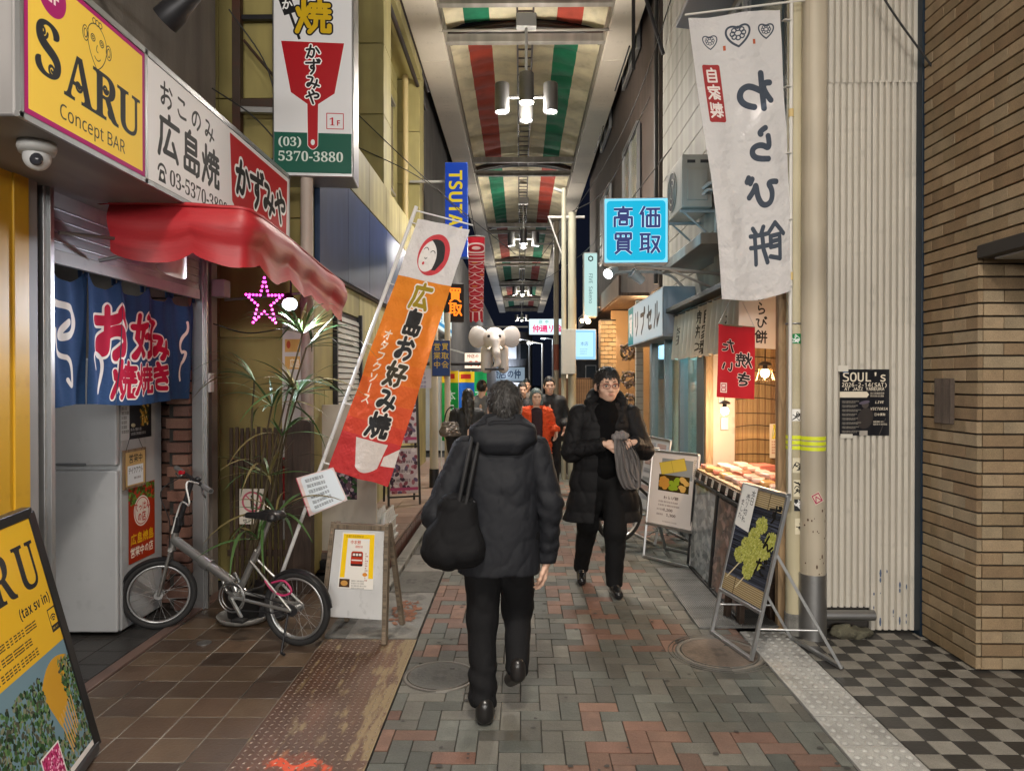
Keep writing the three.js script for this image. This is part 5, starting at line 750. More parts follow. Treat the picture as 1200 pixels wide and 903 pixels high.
{ // wooden A-board
  const t = thing('a_board', 'weathered wooden A-board with a white panel and yellow framed tram poster', 'stand sign', [-1.06, 0, -4.56], -0.17);
  const L = 0.075; const P = (x, y, z) => V(x, y, z);
  for (const s of [-1, 1]) { part(t, 'leg', sqbar(P(s * 0.215, 0.012, 0.06), P(s * 0.185, 0.745, -0.08), 0.045, 0.03), MT.greyWood); part(t, 'rear_leg', sqbar(P(s * 0.2, 0.012, -0.32), P(s * 0.18, 0.735, -0.12), 0.04, 0.03), MT.greyWood); }
  part(t, 'rail', sqbar(P(-0.2, 0.72, -0.075), P(0.2, 0.72, -0.075), 0.05, 0.035), MT.greyWood); part(t, 'rail', sqbar(P(-0.2, 0.6, -0.16), P(0.2, 0.6, -0.16), 0.04, 0.025), MT.greyWood);
  const a = V(-0.19, 0.16, 0.045), b = V(0.19, 0.16, 0.045), c = V(0.168, 0.7, -0.055), d = V(-0.168, 0.7, -0.055);
  part(t, 'panel', quad(a, b, c, d), mat([0.68, 0.69, 0.7], 0.3, { side: THREE.DoubleSide, map: TX.paint }));
  const m4 = (p, q, k) => p.clone().lerp(q, k), z = V(0, 0.001, 0.004), pq = (u, v) => m4(m4(a, b, u), m4(d, c, u), v).add(z);
  part(t, 'poster', quad(pq(0.17, 0.33), pq(0.83, 0.33), pq(0.83, 0.97), pq(0.17, 0.97)), print(canvasTex(300, 420, (g, W, H) => { g.fillStyle = '#d9d6d0'; g.fillRect(0, 0, W, H); g.fillStyle = '#e3bd1c'; g.fillRect(10, 10, 44, 330); g.fillRect(W - 44, 10, 40, 330); g.fillRect(10, 10, W - 14, 34); smallPrint(g, 40, 18, 200, 18, 1, '#7a5d20'); jpRow(g, '中本餅と', 80, 56, 32, { color: '#b34a3c', w: 9 }); smallPrint(g, 130, 96, 100, 18, 1, '#b34a3c'); g.fillStyle = '#a63222'; g.beginPath(); g.roundRect(98, 140, 106, 112, 16); g.fill(); g.fillStyle = '#2b2526'; g.fillRect(108, 152, 86, 28); g.fillRect(100, 234, 102, 16); g.fillStyle = '#d9cfc8'; g.fillRect(112, 156, 22, 18); g.fillRect(140, 156, 22, 18); g.fillRect(168, 156, 22, 18); g.fillRect(104, 202, 94, 10); smallPrint(g, 225, 150, 14, 12, 12, '#8a3a2a'); g.fillStyle = '#c98238'; g.beginPath(); g.ellipse(226, 312, 20, 14, 0, 0, 7); g.fill(); g.fillStyle = '#4a3526'; g.fillRect(10, 350, 90, 62); g.fillStyle = '#b98a4a'; g.beginPath(); g.ellipse(54, 382, 30, 20, 0, 0, 7); g.fill(); smallPrint(g, 115, 356, 130, 12, 4, '#777'); }), 0.25));
}
{ // orange street banner on a leaning pole
  const t = thing('street_banner', 'orange and white tall street banner on a leaning white pole', 'banner');
  const A = V(-1.78, 0.1, -5.05), Bp = V(-0.735, 2.86, -4.95), ax = Bp.clone().sub(A).normalize(), ac = V(0.945, -0.29, 0.02).normalize();
  part(t, 'pole', bar(A, Bp.clone().addScaledVector(ax, 0.03), 0.0135, 12), mat([0.66, 0.66, 0.66], 0.4)); part(t, 'arm', bar(Bp, Bp.clone().addScaledVector(V(0.96, -0.25, 0), 0.42), 0.006, 8), mat([0.66, 0.66, 0.66], 0.4));
  const TLp = V(-0.715, 2.8, -4.945), TRp = V(-0.352, 2.72, -4.93), BLp = V(-1.36, 1.05, -5.0), BRp = V(-0.93, 0.93, -4.98);
  const tx = canvasTex(420, 1500, (g, W, H) => {
    g.fillStyle = '#d8d5d6'; g.fillRect(0, 0, W, 330); g.fillStyle = '#d9761a'; g.fillRect(0, 330, W, H);
    const st = ['#e0841a', '#df7f18', '#dd7a18', '#db741a', '#d96c1c', '#d65f20', '#d25026', '#cc4029']; st.forEach((c, k) => { g.fillStyle = c; g.fillRect(0, 330 + k * 120, W, 125); }); g.fillStyle = '#bf2f30'; g.fillRect(0, 1260, W, 240);
    g.fillStyle = '#c63a44'; g.beginPath(); g.arc(215, 180, 118, 0, 7); g.fill(); g.fillStyle = '#e6e2e0'; g.beginPath(); g.ellipse(190, 190, 76, 92, 0.3, 0, 7); g.fill(); g.fillStyle = '#26262a'; g.beginPath(); g.moveTo(165, 100); g.quadraticCurveTo(290, 60, 300, 200); g.lineTo(262, 262); g.lineTo(232, 268); g.quadraticCurveTo(270, 150, 165, 100); g.fill(); g.strokeStyle = '#26262a'; g.lineWidth = 4; for (const [x, y] of [[150, 150], [205, 160]]) { g.beginPath(); g.arc(x, y + 16, 18, 3.5, 5.9); g.stroke(); } g.beginPath(); g.arc(165, 200, 9, 0.2, 2.6); g.stroke(); g.fillStyle = '#c63a44'; g.beginPath(); g.arc(158, 236, 9, 0, 7); g.fill();
    [['広', '#9a8410'], ['島', '#1f1f20'], ['お', '#26282b'], ['好', '#3a3426'], ['み', '#1f2426'], ['焼', '#1d1d1f']].forEach(([c, k], i) => jp(g, c, 150, 345 + i * 152, 150, { color: k, edge: '#e9e0d8', w: 16, ew: 12 }));
    jpRow(g, 'オタフクソース', 52, 640, 62, { color: '#ecdccb', w: 14, down: 1, step: 1.02 });
    g.fillStyle = '#d8cfca'; g.beginPath(); g.moveTo(110, 1275); g.lineTo(330, 1275); g.lineTo(310, 1420); g.quadraticCurveTo(240, 1490, 170, 1440); g.closePath(); g.fill(); g.beginPath(); g.moveTo(330, 1345); g.lineTo(420, 1280); g.lineTo(420, 1390); g.lineTo(325, 1400); g.fill();
  });
  part(t, 'cloth', sheet(14, 40, (u, v) => { const L = BLp.clone().lerp(TLp, v), R = BRp.clone().lerp(TRp, v); const p = L.lerp(R, u); p.z += 0.03 * Math.sin(v * 7 + u * 3) * u + 0.022 * vnoise(u * 4, v * 6, 3) + 0.008 * Math.sin(u * 14 + v * 31); p.y -= 0.02 * u * (1 - u) * Math.sin(v * 3); return p; }), new THREE.MeshPhysicalMaterial({ map: tx, roughness: 0.85, side: THREE.DoubleSide, transmission: 0.22, thickness: 0, bumpMap: clothBump, bumpScale: 0.02 }));
  for (let k = 0; k < 5; k++) { const p = BLp.clone().lerp(TLp, 0.02 + k * 0.24); part(t, 'loop', sqbar(p, p.clone().add(V(-0.045, 0.012, -0.002)), 0.03, 0.006), mat([0.62, 0.62, 0.62], 0.8)); }
  part(t, 'weight', [rb(0.3, 0.1, 0.3, -1.8, 0.06, -5.06, 0.02)], MT.darkMetal);
}
{ // menu sheet tied to the pole
  const t = thing('menu_sheet', 'hand-written white menu sheet with a pink edge tied on the leaning pole', 'menu');
  const c = [V(-1.475, 0.73, -4.93), V(-1.2, 0.85, -4.9), V(-1.31, 1.07, -4.94), V(-1.58, 0.99, -4.97)];
  part(t, 'card', quad(...c), print(canvasTex(380, 300, (g, W, H) => { g.fillStyle = '#d9c3c0'; g.fillRect(0, 0, W, H); g.fillStyle = '#d4dde4'; g.beginPath(); g.roundRect(40, 8, W - 48, H - 16, 30); g.fill(); for (let k = 0; k < 6; k++) smallPrint(g, 80, 30 + k * 42, 260, 24, 1, '#34363c'); g.fillStyle = '#b3485a'; g.fillRect(0, 0, 8, H); }), 0.3)); part(t, 'backing', quad(...c.map((p) => p.clone().add(V(0.002, -0.002, -0.006)))), MT.white);
}
{ // white panel board by the platform
  const t = thing('display_board', 'plain cream display board with a small dark photo behind the orange banner', 'board', [-1.53, 0.02, -6.3]);
  part(t, 'board', rb(0.5, 1.36, 0.04, 0, 0.76, 0, 0.004), mat([0.6, 0.55, 0.47], 0.5, { map: TX.paint })); part(t, 'photo', faceF(0.0225, -0.1, 0.08, 0.6, 0.86), print(canvasTex(128, 180, (g, W, H) => { g.fillStyle = '#2a2630'; g.fillRect(0, 0, W, H); for (let k = 0; k < 90; k++) { g.fillStyle = ['#4a3d52', '#6d5560', '#3a5a3a', '#b9a6b0'][k % 4]; g.beginPath(); g.arc(W * hash(k, 1), H * hash(k, 2), 12, 0, 7); g.fill(); } }), 0.3));
  for (const x of [-0.2, 0.2]) part(t, 'foot', rb(0.05, 0.08, 0.24, x, 0.04, 0, 0.004), MT.darkMetal);
}
{ // clear bottles crate by the platform
  const t = thing('bottle_crate', 'white wire crate of empty clear bottles on the platform edge', 'crate', [-1.32, 0.17, -6.65]);
  const pl = mat([0.62, 0.64, 0.64], 0.25); part(t, 'crate', [rb(0.26, 0.03, 0.5, 0, 0.02, 0, 0.006), ...[-0.12, 0.12].flatMap((x) => [0.1, 0.2].map((y) => bx(0.01, 0.012, 0.5, x, y, 0)))], pl);
  for (let i = 0; i < 3; i++) for (let j = 0; j < 6; j++) part(t, 'bottle', lathe([[0, 0.035], [0.034, 0.035], [0.035, 0.2], [0.014, 0.27], [0.014, 0.3], [0, 0.3]], 12).translate(-0.08 + i * 0.08, 0, -0.2 + j * 0.08), pl);
}

{ // small things under the sign box
  solo('junction_box', [rb(0.1, 0.13, 0.12, -2.27, 2.37, -5.36, 0.006)], MT.greyPaint, 'small grey junction box under the far end of the long sign box', 'box');
  const t = thing('lamp_shade', 'small white cone lamp hanging behind the red awning front', 'lamp', [-2.0, 2.36, -4.1]); part(t, 'shade', place(lathe([[0.015, 0.1], [0.03, 0.09], [0.085, -0.06], [0.08, -0.06], [0.025, 0.08]], 24), 0, 0, 0, 0.25, 0, -0.5), mat([0.6, 0.6, 0.58], 0.4, { side: THREE.DoubleSide })); part(t, 'cord', bar(V(-0.04, 0.08, 0), V(-0.06, 0.28, -0.02), 0.005, 6), MT.black);
  [[[-2.3, 4.6, -5.6], [-2.05, 4.2, -5.75], [-1.98, 3.6, -5.8], [-2.1, 3.3, -5.7]], [[-2.35, 3.9, -5.4], [-2.1, 3.75, -5.6], [-1.85, 3.45, -5.75], [-1.74, 3.3, -5.72]], [[-2.3, 2.1, -5.3], [-2.15, 2.05, -5.6], [-1.85, 2.12, -5.85], [-1.76, 2.1, -5.8]]].forEach((p, k) => solo('cable', tube(p.map((q) => V(...q)), 0.006, 24, 5), MT.black, ['black cable hanging down the gap beside the projecting sign', 'black cable running under the projecting sign to the drain pipe', 'black cable slung across the gap behind the pink star'][k], 'cable'));
}

// ================= THINGS ON THE RIGHT =================
{ // teal light box facing up the street
  const t = thing('light_box_sign', 'glowing square turquoise light box with four dark characters on a bracket', 'sign', [1.052, 3.04, -6.5], -0.04);
  part(t, 'casing', [rb(0.6, 0.61, 0.15, 0, 0, -0.078, 0.03)], mat([0.5, 0.52, 0.55], 0.4));
  const tx = canvasTex(420, 420, (g, W, H) => { g.fillStyle = '#7fd0ec'; g.fillRect(0, 0, W, H); g.fillStyle = '#17a5c8'; g.beginPath(); g.roundRect(14, 14, W - 28, H - 28, 26); g.fill(); [['高', 50, 46], ['価', 226, 46], ['買', 50, 218], ['取', 226, 218]].forEach(([c, x, y]) => jp(g, c, x, y, 150, { color: '#343a68', edge: '#bfe6f4', w: 11, ew: 5, cap: 'butt' })); });
  part(t, 'face', faceF(0.003, -0.285, 0.285, -0.29, 0.29), lit(tx, 1.0)); part(t, 'rear_face', quad(V(0.285, -0.29, -0.158), V(-0.285, -0.29, -0.158), V(-0.285, 0.29, -0.158), V(0.285, 0.29, -0.158)), lit(tx, 1.0));
  area(t, 0x7fdcff, 3.0, 0.57, 0.58, [0, 0, 0.012], [1.052, 3.04, 20]); area(t, 0x7fdcff, 3.0, 0.57, 0.58, [0, 0, -0.17], [1.052, 3.04, -30]);
  part(t, 'bracket', tube([V(0.0, -0.31, -0.08), V(0.5, -0.36, -0.08), V(0.9, -0.4, -0.08)], 0.016, 10, 8), MT.greyPaint); part(t, 'brace', bar(V(0.3, -0.34, -0.08), V(0.72, -0.52, -0.08), 0.012), MT.greyPaint);
}
{ // two spotlights on a pipe
  const t = thing('pipe_spotlights', 'pair of small grey spotlights on a pipe below the turquoise light box', 'lamp', [0, 2.83, -8.3]);
  part(t, 'pipe', tube([V(1.9, -0.08, 0), V(1.75, 0.06, 0), V(1.6, 0.1, 0), V(0.98, 0.1, 0)], 0.017, 20, 8), MT.greyPaint);
  for (const [x, rx, rz, on] of [[1.02, 2.2, 0.6, 1], [1.3, 0.5, 0.9, 0]]) { const h = part(t, 'spot_head', place(lathe([[0, -0.16], [0.05, -0.15], [0.055, -0.03], [0.065, 0.02], [0.06, 0.02], [0.05, -0.02]], 20), x, 0.08, 0.05, rx, 0, rz), MT.greyPaint); part(h, 'lens', place(place(cy(0.052, 0.008, 0, 0, 0, 20), 0, 0, 0, rx, 0, rz), x, 0.08, 0.05), on ? glow(0xffffff, 14) : mat([0.3, 0.32, 0.35], 0.2)); if (on) { const dir = V(0, 1, 0).applyEuler(new THREE.Euler(rx, 0, rz)), l = new THREE.SpotLight(0xfff6e8, 3, 0, 0.8, 0.6); l.position.copy(V(x, 0.08, 0.05).addScaledVector(dir, 0.04)); l.target.position.copy(V(x, 0.08, 0.05).add(dir)); l.castShadow = true; l.name = 'light'; t.add(l); t.add(l.target); } }
}
{ // white fascia box sign
  const t = thing('fascia_sign', 'white illuminated fascia box with black characters and a teal end block', 'sign');
  part(t, 'box', rb(0.46, 0.56, 2.56, 1.81, 2.44, -9.18, 0.01), mat([0.4, 0.42, 0.45], 0.5, { map: TX.streak }));
  const tx = canvasTex(1024, 230, (g, W, H) => { g.fillStyle = '#d9ecf2'; g.fillRect(0, 0, W, H); g.fillStyle = '#179a9c'; g.fillRect(0, 0, 190, H); jp(g, '買', 20, 36, 150, { color: '#e4f6f8', w: 12, cap: 'butt' }); jpRow(g, 'リプセル', 236, 40, 150, { color: '#121a26', w: 17, step: 1.28 }); });
  part(t, 'face', faceL(1.5765, 2.18, 2.7, 7.93, 10.43), lit(tx, 0.42)); const a = area(t, 0xdff4ff, 1.0, 2.4, 0.5, [1.56, 2.44, -9.18], [-5, 2.44, -9.18]);
  part(t, 'end_panel', rb(0.36, 0.5, 0.012, 1.81, 2.44, -7.892, 0.004), mat([0.42, 0.44, 0.48], 0.5, { map: TX.streak }));
}
{ // air conditioner outdoor unit
  const t = thing('air_conditioner', 'beige outdoor air conditioner unit on a wall bracket over the white shop', 'air conditioner', [1.74, 3.36, -7.4]);
  const m = mat([0.5, 0.48, 0.43], 0.5, { map: TX.streak }); part(t, 'casing', rb(0.3, 0.52, 0.74, 0, 0.28, 0, 0.012), m); part(t, 'fan_guard', [tor(0.2, 0.006, -0.156, 0.28, -0.08, 0, Math.PI / 2), tor(0.13, 0.006, -0.156, 0.28, -0.08, 0, Math.PI / 2), tor(0.07, 0.006, -0.156, 0.28, -0.08, 0, Math.PI / 2)], m); part(t, 'fan_opening', cy(0.2, 0.006, -0.151, 0.28, -0.08, 28, 0.2, 0, 0, Math.PI / 2), MT.darkMetal);
  part(t, 'service_cover', [rb(0.2, 0.3, 0.02, 0.0, 0.24, 0.375, 0.006)], m); part(t, 'handle_recess', rb(0.08, 0.03, 0.008, -0.06, 0.47, 0.371, 0.003), MT.darkMetal); part(t, 'handle_recess', rb(0.08, 0.03, 0.008, 0.07, 0.47, 0.371, 0.003), MT.darkMetal);
  part(t, 'hose', [tube([V(0.05, 0.2, 0.38), V(0.12, 0.24, 0.46), V(0.17, 0.22, 0.46), V(0.2, -0.3, 0.44)], 0.02, 16, 8), tube([V(0.05, 0.14, 0.38), V(0.1, 0.18, 0.44), V(0.15, 0.15, 0.44), V(0.17, -0.3, 0.42)], 0.016, 16, 8)], MT.white);
  for (const z of [-0.28, 0.28]) { part(t, 'bracket', sqbar(V(-0.15, 0, z), V(0.2, 0, z), 0.03), MT.greyPaint); part(t, 'brace', bar(V(-0.12, 0, z), V(0.19, -0.28, z), 0.012), MT.greyPaint); }
}
{ // white street banner
  const t = thing('street_banner', 'tall white cloth banner with grey brush characters and a small red label', 'banner');
  const wp = mat([0.62, 0.6, 0.56], 0.4); part(t, 'pole', bar(V(1.745, 0.9, -4.62), V(1.745, 4.14, -4.62), 0.012, 10), wp); part(t, 'top_rod', bar(V(1.06, 4.03, -4.61), V(1.83, 4.12, -4.61), 0.007, 8), wp);
  for (const y of [2.35, 3.4]) part(t, 'pole_tape', cy(0.017, 0.05, 1.745, y, -4.62, 12), mat([0.6, 0.45, 0.2], 0.6));
  const tx = canvasTex(500, 1560, (g, W, H) => {
    g.fillStyle = '#cfcccc'; g.fillRect(0, 0, W, H); const K = '#3d4654';
    const heart = (x, y, s, w) => { g.strokeStyle = K; g.lineWidth = w; g.beginPath(); g.moveTo(x, y + s); g.bezierCurveTo(x - s * 1.5, y, x - s * 0.9, y - s * 1.1, x, y - s * 0.45); g.bezierCurveTo(x + s * 0.9, y - s * 1.1, x + s * 1.5, y, x, y + s); g.stroke(); for (let k = 0; k < 8; k++) { g.lineWidth = w * 0.6; g.beginPath(); g.arc(x + s * 0.42 * Math.cos(k * 0.785), y - s * 0.05 + s * 0.36 * Math.sin(k * 0.785), s * 0.17, 0, 7); g.stroke(); } };
    heart(110, 130, 44, 6); heart(262, 112, 68, 11); heart(418, 104, 46, 8); g.fillStyle = '#b5552f'; g.fillRect(180, 162, 14, 26); g.fillRect(340, 150, 14, 26);
    g.fillStyle = '#9e2f30'; g.beginPath(); g.roundRect(46, 260, 104, 320, 14); g.fill(); jpRow(g, '自家製', 56, 276, 84, { color: '#e7dcd8', w: 13, down: 1, step: 1.16, flip: 1 });
    jp(g, 'わ', 216, 320, 230, { color: K, w: 15, flip: 1 }); jp(g, 'ら', 236, 620, 210, { color: K, w: 15, flip: 1 }); jp(g, 'び', 226, 880, 210, { color: K, w: 15, flip: 1 }); jp(g, '餅', 226, 1150, 230, { color: K, w: 11, flip: 1 });
  });
  const TL = V(1.09, 4.0, -4.6), TR = V(1.685, 4.06, -4.6), BL = V(1.3, 2.2, -4.6), BR = V(1.735, 2.25, -4.6);
  part(t, 'cloth', sheet(20, 44, (u, v) => { const p = BL.clone().lerp(TL, v).lerp(BR.clone().lerp(TR, v), u); p.z += 0.03 * Math.sin(u * 9 + v * 2.5) * (1 - u * 0.4) * (1.1 - v * 0.8) + 0.012 * vnoise(u * 5, v * 7, 5); p.x += 0.015 * Math.sin(v * 5); p.y -= 0.03 * Math.sin(Math.PI * u) * (1 - v); return p; }), new THREE.MeshPhysicalMaterial({ map: tx, roughness: 0.9, side: THREE.DoubleSide, transmission: 0.2, thickness: 0, bumpMap: clothBump, bumpScale: 0.02 }));
  for (let k = 0; k < 5; k++) { const v = 0.02 + k * 0.235, p = BR.clone().lerp(TR, v); part(t, 'loop', sqbar(p, V(1.745, p.y + 0.005, -4.62), 0.03, 0.006), wp); }
}
{ // pleated cream curtain over the stall front
  const t = thing('pleated_curtain', 'short cream pleated curtain with faint brush writing over the stall front', 'curtain');
  const tx = canvasTex(1024, 220, (g, W, H) => { g.fillStyle = '#c9c2b2'; g.fillRect(0, 0, W, H); jpRow(g, '本日', 90, 60, 46, { color: '#5a564e', w: 9, down: 1 }); jpRow(g, '焼餅わ', 420, 20, 62, { color: '#4a463f', w: 10, down: 1 }); jpRow(g, '自家製', 520, 14, 66, { color: '#4a463f', w: 10, down: 1 }); jpRow(g, 'わら', 800, 60, 60, { color: '#5a564e', w: 9, down: 1 }); });
  part(t, 'cloth', sheet(150, 8, (u, v) => V(1.7 + 0.022 * Math.sin(u * 95 + Math.sin(v * 2)) * (1.2 - 0.7 * v) - 0.03 * (1 - v), mix(1.9, 2.375, v) + 0.008 * Math.sin(u * 60), -7.9 + 2.55 * u)), print(tx, 0.95)); part(t, 'rod', bar(V(1.7, 2.385, -7.95), V(1.7, 2.385, -5.25), 0.012), MT.darkMetal);
  part(t, 'eave_strip', rb(0.22, 0.05, 2.7, 1.72, 2.43, -6.6, 0.006, 0, 0, -0.12), MT.darkMetal);
}
{ // white hanging cloth sign
  const t = thing('hanging_cloth_sign', 'white hanging cloth sign with four black brush characters over the counter', 'sign');
  part(t, 'cloth', sheet(6, 10, (u, v) => V(1.59 + 0.33 * u, mix(1.92, 2.42, v) - 0.02 * u * (1 - v), -5.2 + 0.012 * Math.sin(u * 7))), new THREE.MeshPhysicalMaterial({ map: canvasTex(300, 450, (g, W, H) => { g.fillStyle = '#d8cfc6'; g.fillRect(0, 0, W, H); jpRow(g, 'わらび餅', 104, 60, 86, { color: '#1f1d1e', w: 11, down: 1, step: 1.06 }); }), roughness: 0.9, side: THREE.DoubleSide, transmission: 0.25, thickness: 0 }));
  part(t, 'rod', bar(V(1.57, 2.42, -5.2), V(1.94, 2.42, -5.2), 0.008), MT.wood);
}
{ // red hanging banner
  const t = thing('red_banner', 'small red cloth banner with black white-edged characters hung before the stall', 'banner');
  const tx = canvasTex(300, 590, (g, W, H) => { g.fillStyle = '#b3091d'; g.fillRect(0, 0, W, H); const o = { color: '#1c1114', edge: '#e6cfc8', w: 13, ew: 7, flip: 1 }; jp(g, 'た', 26, 110, 118, o); jp(g, 'い', 26, 280, 118, o); jp(g, '焼', 152, 210, 128, { ...o, w: 11 }); jp(g, 'き', 152, 370, 128, o); g.fillStyle = '#e4cfca'; g.fillRect(26, 470, 52, 80); g.strokeStyle = '#b3091d'; g.lineWidth = 6; g.strokeRect(36, 482, 32, 22); g.strokeRect(36, 516, 32, 22); });
  const TL = V(1.385, 2.07, -5.0), TR = V(1.64, 2.045, -5.0), BL = V(1.375, 1.56, -5.0), BR = V(1.635, 1.545, -5.0);
  part(t, 'cloth', sheet(10, 20, (u, v) => { const p = BL.clone().lerp(TL, v).lerp(BR.clone().lerp(TR, v), u); p.z += 0.014 * Math.sin(u * 7 + v * 2); return p; }), new THREE.MeshPhysicalMaterial({ map: tx, roughness: 0.85, side: THREE.DoubleSide, transmission: 0.25, thickness: 0 })); part(t, 'rod', bar(TL, TR, 0.006, 8), MT.wood);
  part(t, 'string', [bar(TL, V(1.6, 2.36, -5.3), 0.0025, 4), bar(TR, V(1.6, 2.36, -5.3), 0.0025, 4)], MT.white);
}
{ // bare bulbs in the stall
  const mk = (x, y, z, label) => { const t = thing('pendant_bulb', label, 'lamp', [x, y, z]); part(t, 'bulb', [sp(0.036, 0, 0, 0, 1, 1, 1, 20)], glow(0xffdcae, 8)); part(t, 'holder', [cy(0.018, 0.06, 0, 0.055, 0, 14)], MT.darkMetal); part(t, 'shade', lathe([[0.02, 0.09], [0.045, 0.075], [0.05, 0.06]], 20), mat([0.05, 0.04, 0.035], 0.4, { side: THREE.DoubleSide })); part(t, 'cord', bar(V(0, 0.08, 0), V(0, 2.44 - y, 0), 0.004, 5), MT.black); point(t, 0xffd8ae, 2.2, 0, -0.045, 0, 2, 'bulb_light'); return t; };
  const a = mk(1.925, 1.735, -5.62, 'bare warm bulb in a wire cage hung before the bamboo blind'); part(a, 'wire_cage', [tor(0.075, 0.003, 0, -0.06, 0, Math.PI / 2), tor(0.05, 0.003, 0, 0.03, 0, Math.PI / 2), ...[0, 1, 2, 3, 4, 5].map((k) => bar(V(0.05 * Math.cos(k), 0.03, 0.05 * Math.sin(k)), V(0.075 * Math.cos(k), -0.06, 0.075 * Math.sin(k)), 0.002, 4))], mat([0.4, 0.25, 0.1], 0.5));
  mk(1.79, 1.41, -6.25, 'bare warm bulb hung low by the white stall wall');
}
{ // counter with goods
  const t = thing('stall_counter', 'pale wooden stall counter edged with small price cards', 'counter');
  part(t, 'top', rb(0.62, 0.035, 1.62, 1.9, 0.865, -5.76, 0.004), MT.paleWood); part(t, 'front_edge', rb(0.012, 0.06, 1.62, 1.583, 0.835, -5.76, 0.003), MT.darkWood); part(t, 'body', bx(0.5, 0.8, 1.6, 1.97, 0.44, -5.76), MT.darkWood);
  const card = print(canvasTex(64, 80, (g) => { g.fillStyle = '#dcd6cd'; g.fillRect(0, 0, 64, 80); smallPrint(g, 8, 12, 44, 14, 3, '#5a4a44'); g.fillStyle = '#b5472f'; g.fillRect(8, 60, 30, 8); }));
  for (let k = 0; k < 8; k++) part(t, 'price_card', [quad(V(1.565, 0.8, -5.06 - k * 0.2), V(1.565, 0.8, -5.0 - k * 0.2), V(1.578, 0.865, -5.0 - k * 0.2), V(1.578, 0.865, -5.06 - k * 0.2)).scale(1, 1, 1)], card);
  // packs of sweets in shallow trays on top: each its own thing
  const tones = [[0.6, 0.22, 0.16], [0.62, 0.42, 0.36], [0.7, 0.5, 0.45], [0.55, 0.33, 0.12], [0.66, 0.58, 0.5]].map((c) => mat(c, 0.25)), names = ['red', 'pink', 'pale pink', 'caramel', 'cream']; let n = 0;
  const pack = rb(0.1, 0.04, 0.13, 0, 0, 0, 0.015);
  for (let i = 0; i < 3; i++) for (let j = 0; j < 8; j++) { const k = Math.floor(hash(i, j, 41) * 5), o = shadow(new THREE.Mesh(pack, tones[k])); o.name = numbered('sweet_pack'); o.position.set(1.68 + i * 0.14 + rr(-0.01, 0.01), 0.904 + i * 0.012, -5.08 - j * 0.185 + rr(-0.02, 0.02)); o.rotation.y = rr(-0.4, 0.4); o.userData = { label: `${names[k]} wrapped sweet pack lying on the stall counter`, category: 'sweets', group: 'wrapped sweets on the stall counter' }; scene.add(o); n++; }
  const box = (w, h, d, x, z, m, label, rz = 0) => solo('sweet_box', rb(w, h, d, 0, h / 2, 0, 0.004, 0, 0, rz), m, label, 'box', [x, 0.885, z], 0.2);
  box(0.16, 0.05, 0.2, 2.14, -6.3, mat([0.6, 0.2, 0.16], 0.4), 'flat red box at the back of the stall counter'); box(0.02, 0.24, 0.16, 2.12, -5.7, print(canvasTex(128, 180, (g, W, H) => { g.fillStyle = '#b5341d'; g.fillRect(0, 0, W, H); for (let k = 0; k < 40; k++) { g.fillStyle = ['#d85a20', '#7a1410', '#e8a070'][k % 3]; g.beginPath(); g.ellipse(W * hash(k, 1), H * hash(k, 2), 22, 12, 1, 0, 7); g.fill(); } })), 'upright red photo card standing on the stall counter', -0.15);
}
solo('wall_poster', faceF(-6.672, 2.33, 2.5, 0.95, 1.27), print(canvasTex(160, 300, (g, W, H) => { g.fillStyle = '#c8bfae'; g.fillRect(0, 0, W, H); for (let k = 0; k < 60; k++) { g.strokeStyle = ['#c7a21c', '#8a9a2a', '#d9c24a'][k % 3]; g.lineWidth = 5; g.beginPath(); g.moveTo(30 + 90 * hash(k, 1), 10); g.lineTo(20 + 110 * hash(k, 2), 130); g.stroke(); } smallPrint(g, 20, 150, 120, 16, 5, '#8a3a2a'); }), 0.5), 'yellow and white paper poster pinned on the bamboo blind', 'poster');
// framed posters leaning under the counter
[[-5.28, 'dark framed poster of pale sweets leaning under the counter by the yellow sign'], [-6.02, 'dark framed snow-white poster leaning under the far end of the counter']].forEach(([z, label], k) => {
  const t = thing('framed_poster', label, 'poster', [1.53, 0.02, z]);
  const tx = canvasTex(256, 420, (g, W, H) => { g.fillStyle = '#26282b'; g.fillRect(0, 0, W, H); g.fillStyle = k ? '#7d848a' : '#6a5a52'; g.fillRect(14, 14, W - 28, H - 28); for (let q = 0; q < 160; q++) { g.fillStyle = (k ? ['#aab0b4', '#c5cacc', '#5a6268', '#8f979c'] : ['#8a6a5c', '#4a3c38', '#a88a80', '#5f5650'])[q % 4]; g.globalAlpha = 0.5; g.beginPath(); g.ellipse(20 + 216 * hash(q, 1, k), 20 + 380 * hash(q, 2, k), 26, 12, hash(q, 3) * 3, 0, 7); g.fill(); } g.globalAlpha = 1; });
  const w = 0.36, a = (s, y, x) => V(x, y, s); part(t, 'frame', [sqbar(a(-w, 0.01, -0.03), a(w, 0.01, -0.03), 0.02), sqbar(a(-w, 0.76, 0.035), a(w, 0.76, 0.035), 0.02), sqbar(a(-w, 0.01, -0.03), a(-w, 0.76, 0.035), 0.02), sqbar(a(w, 0.01, -0.03), a(w, 0.76, 0.035), 0.02)], MT.black);
  part(t, 'print', quad(a(-w, 0.01, -0.031), a(w, 0.01, -0.031), a(w, 0.76, 0.034), a(-w, 0.76, 0.034)), print(tx, 0.12));
});
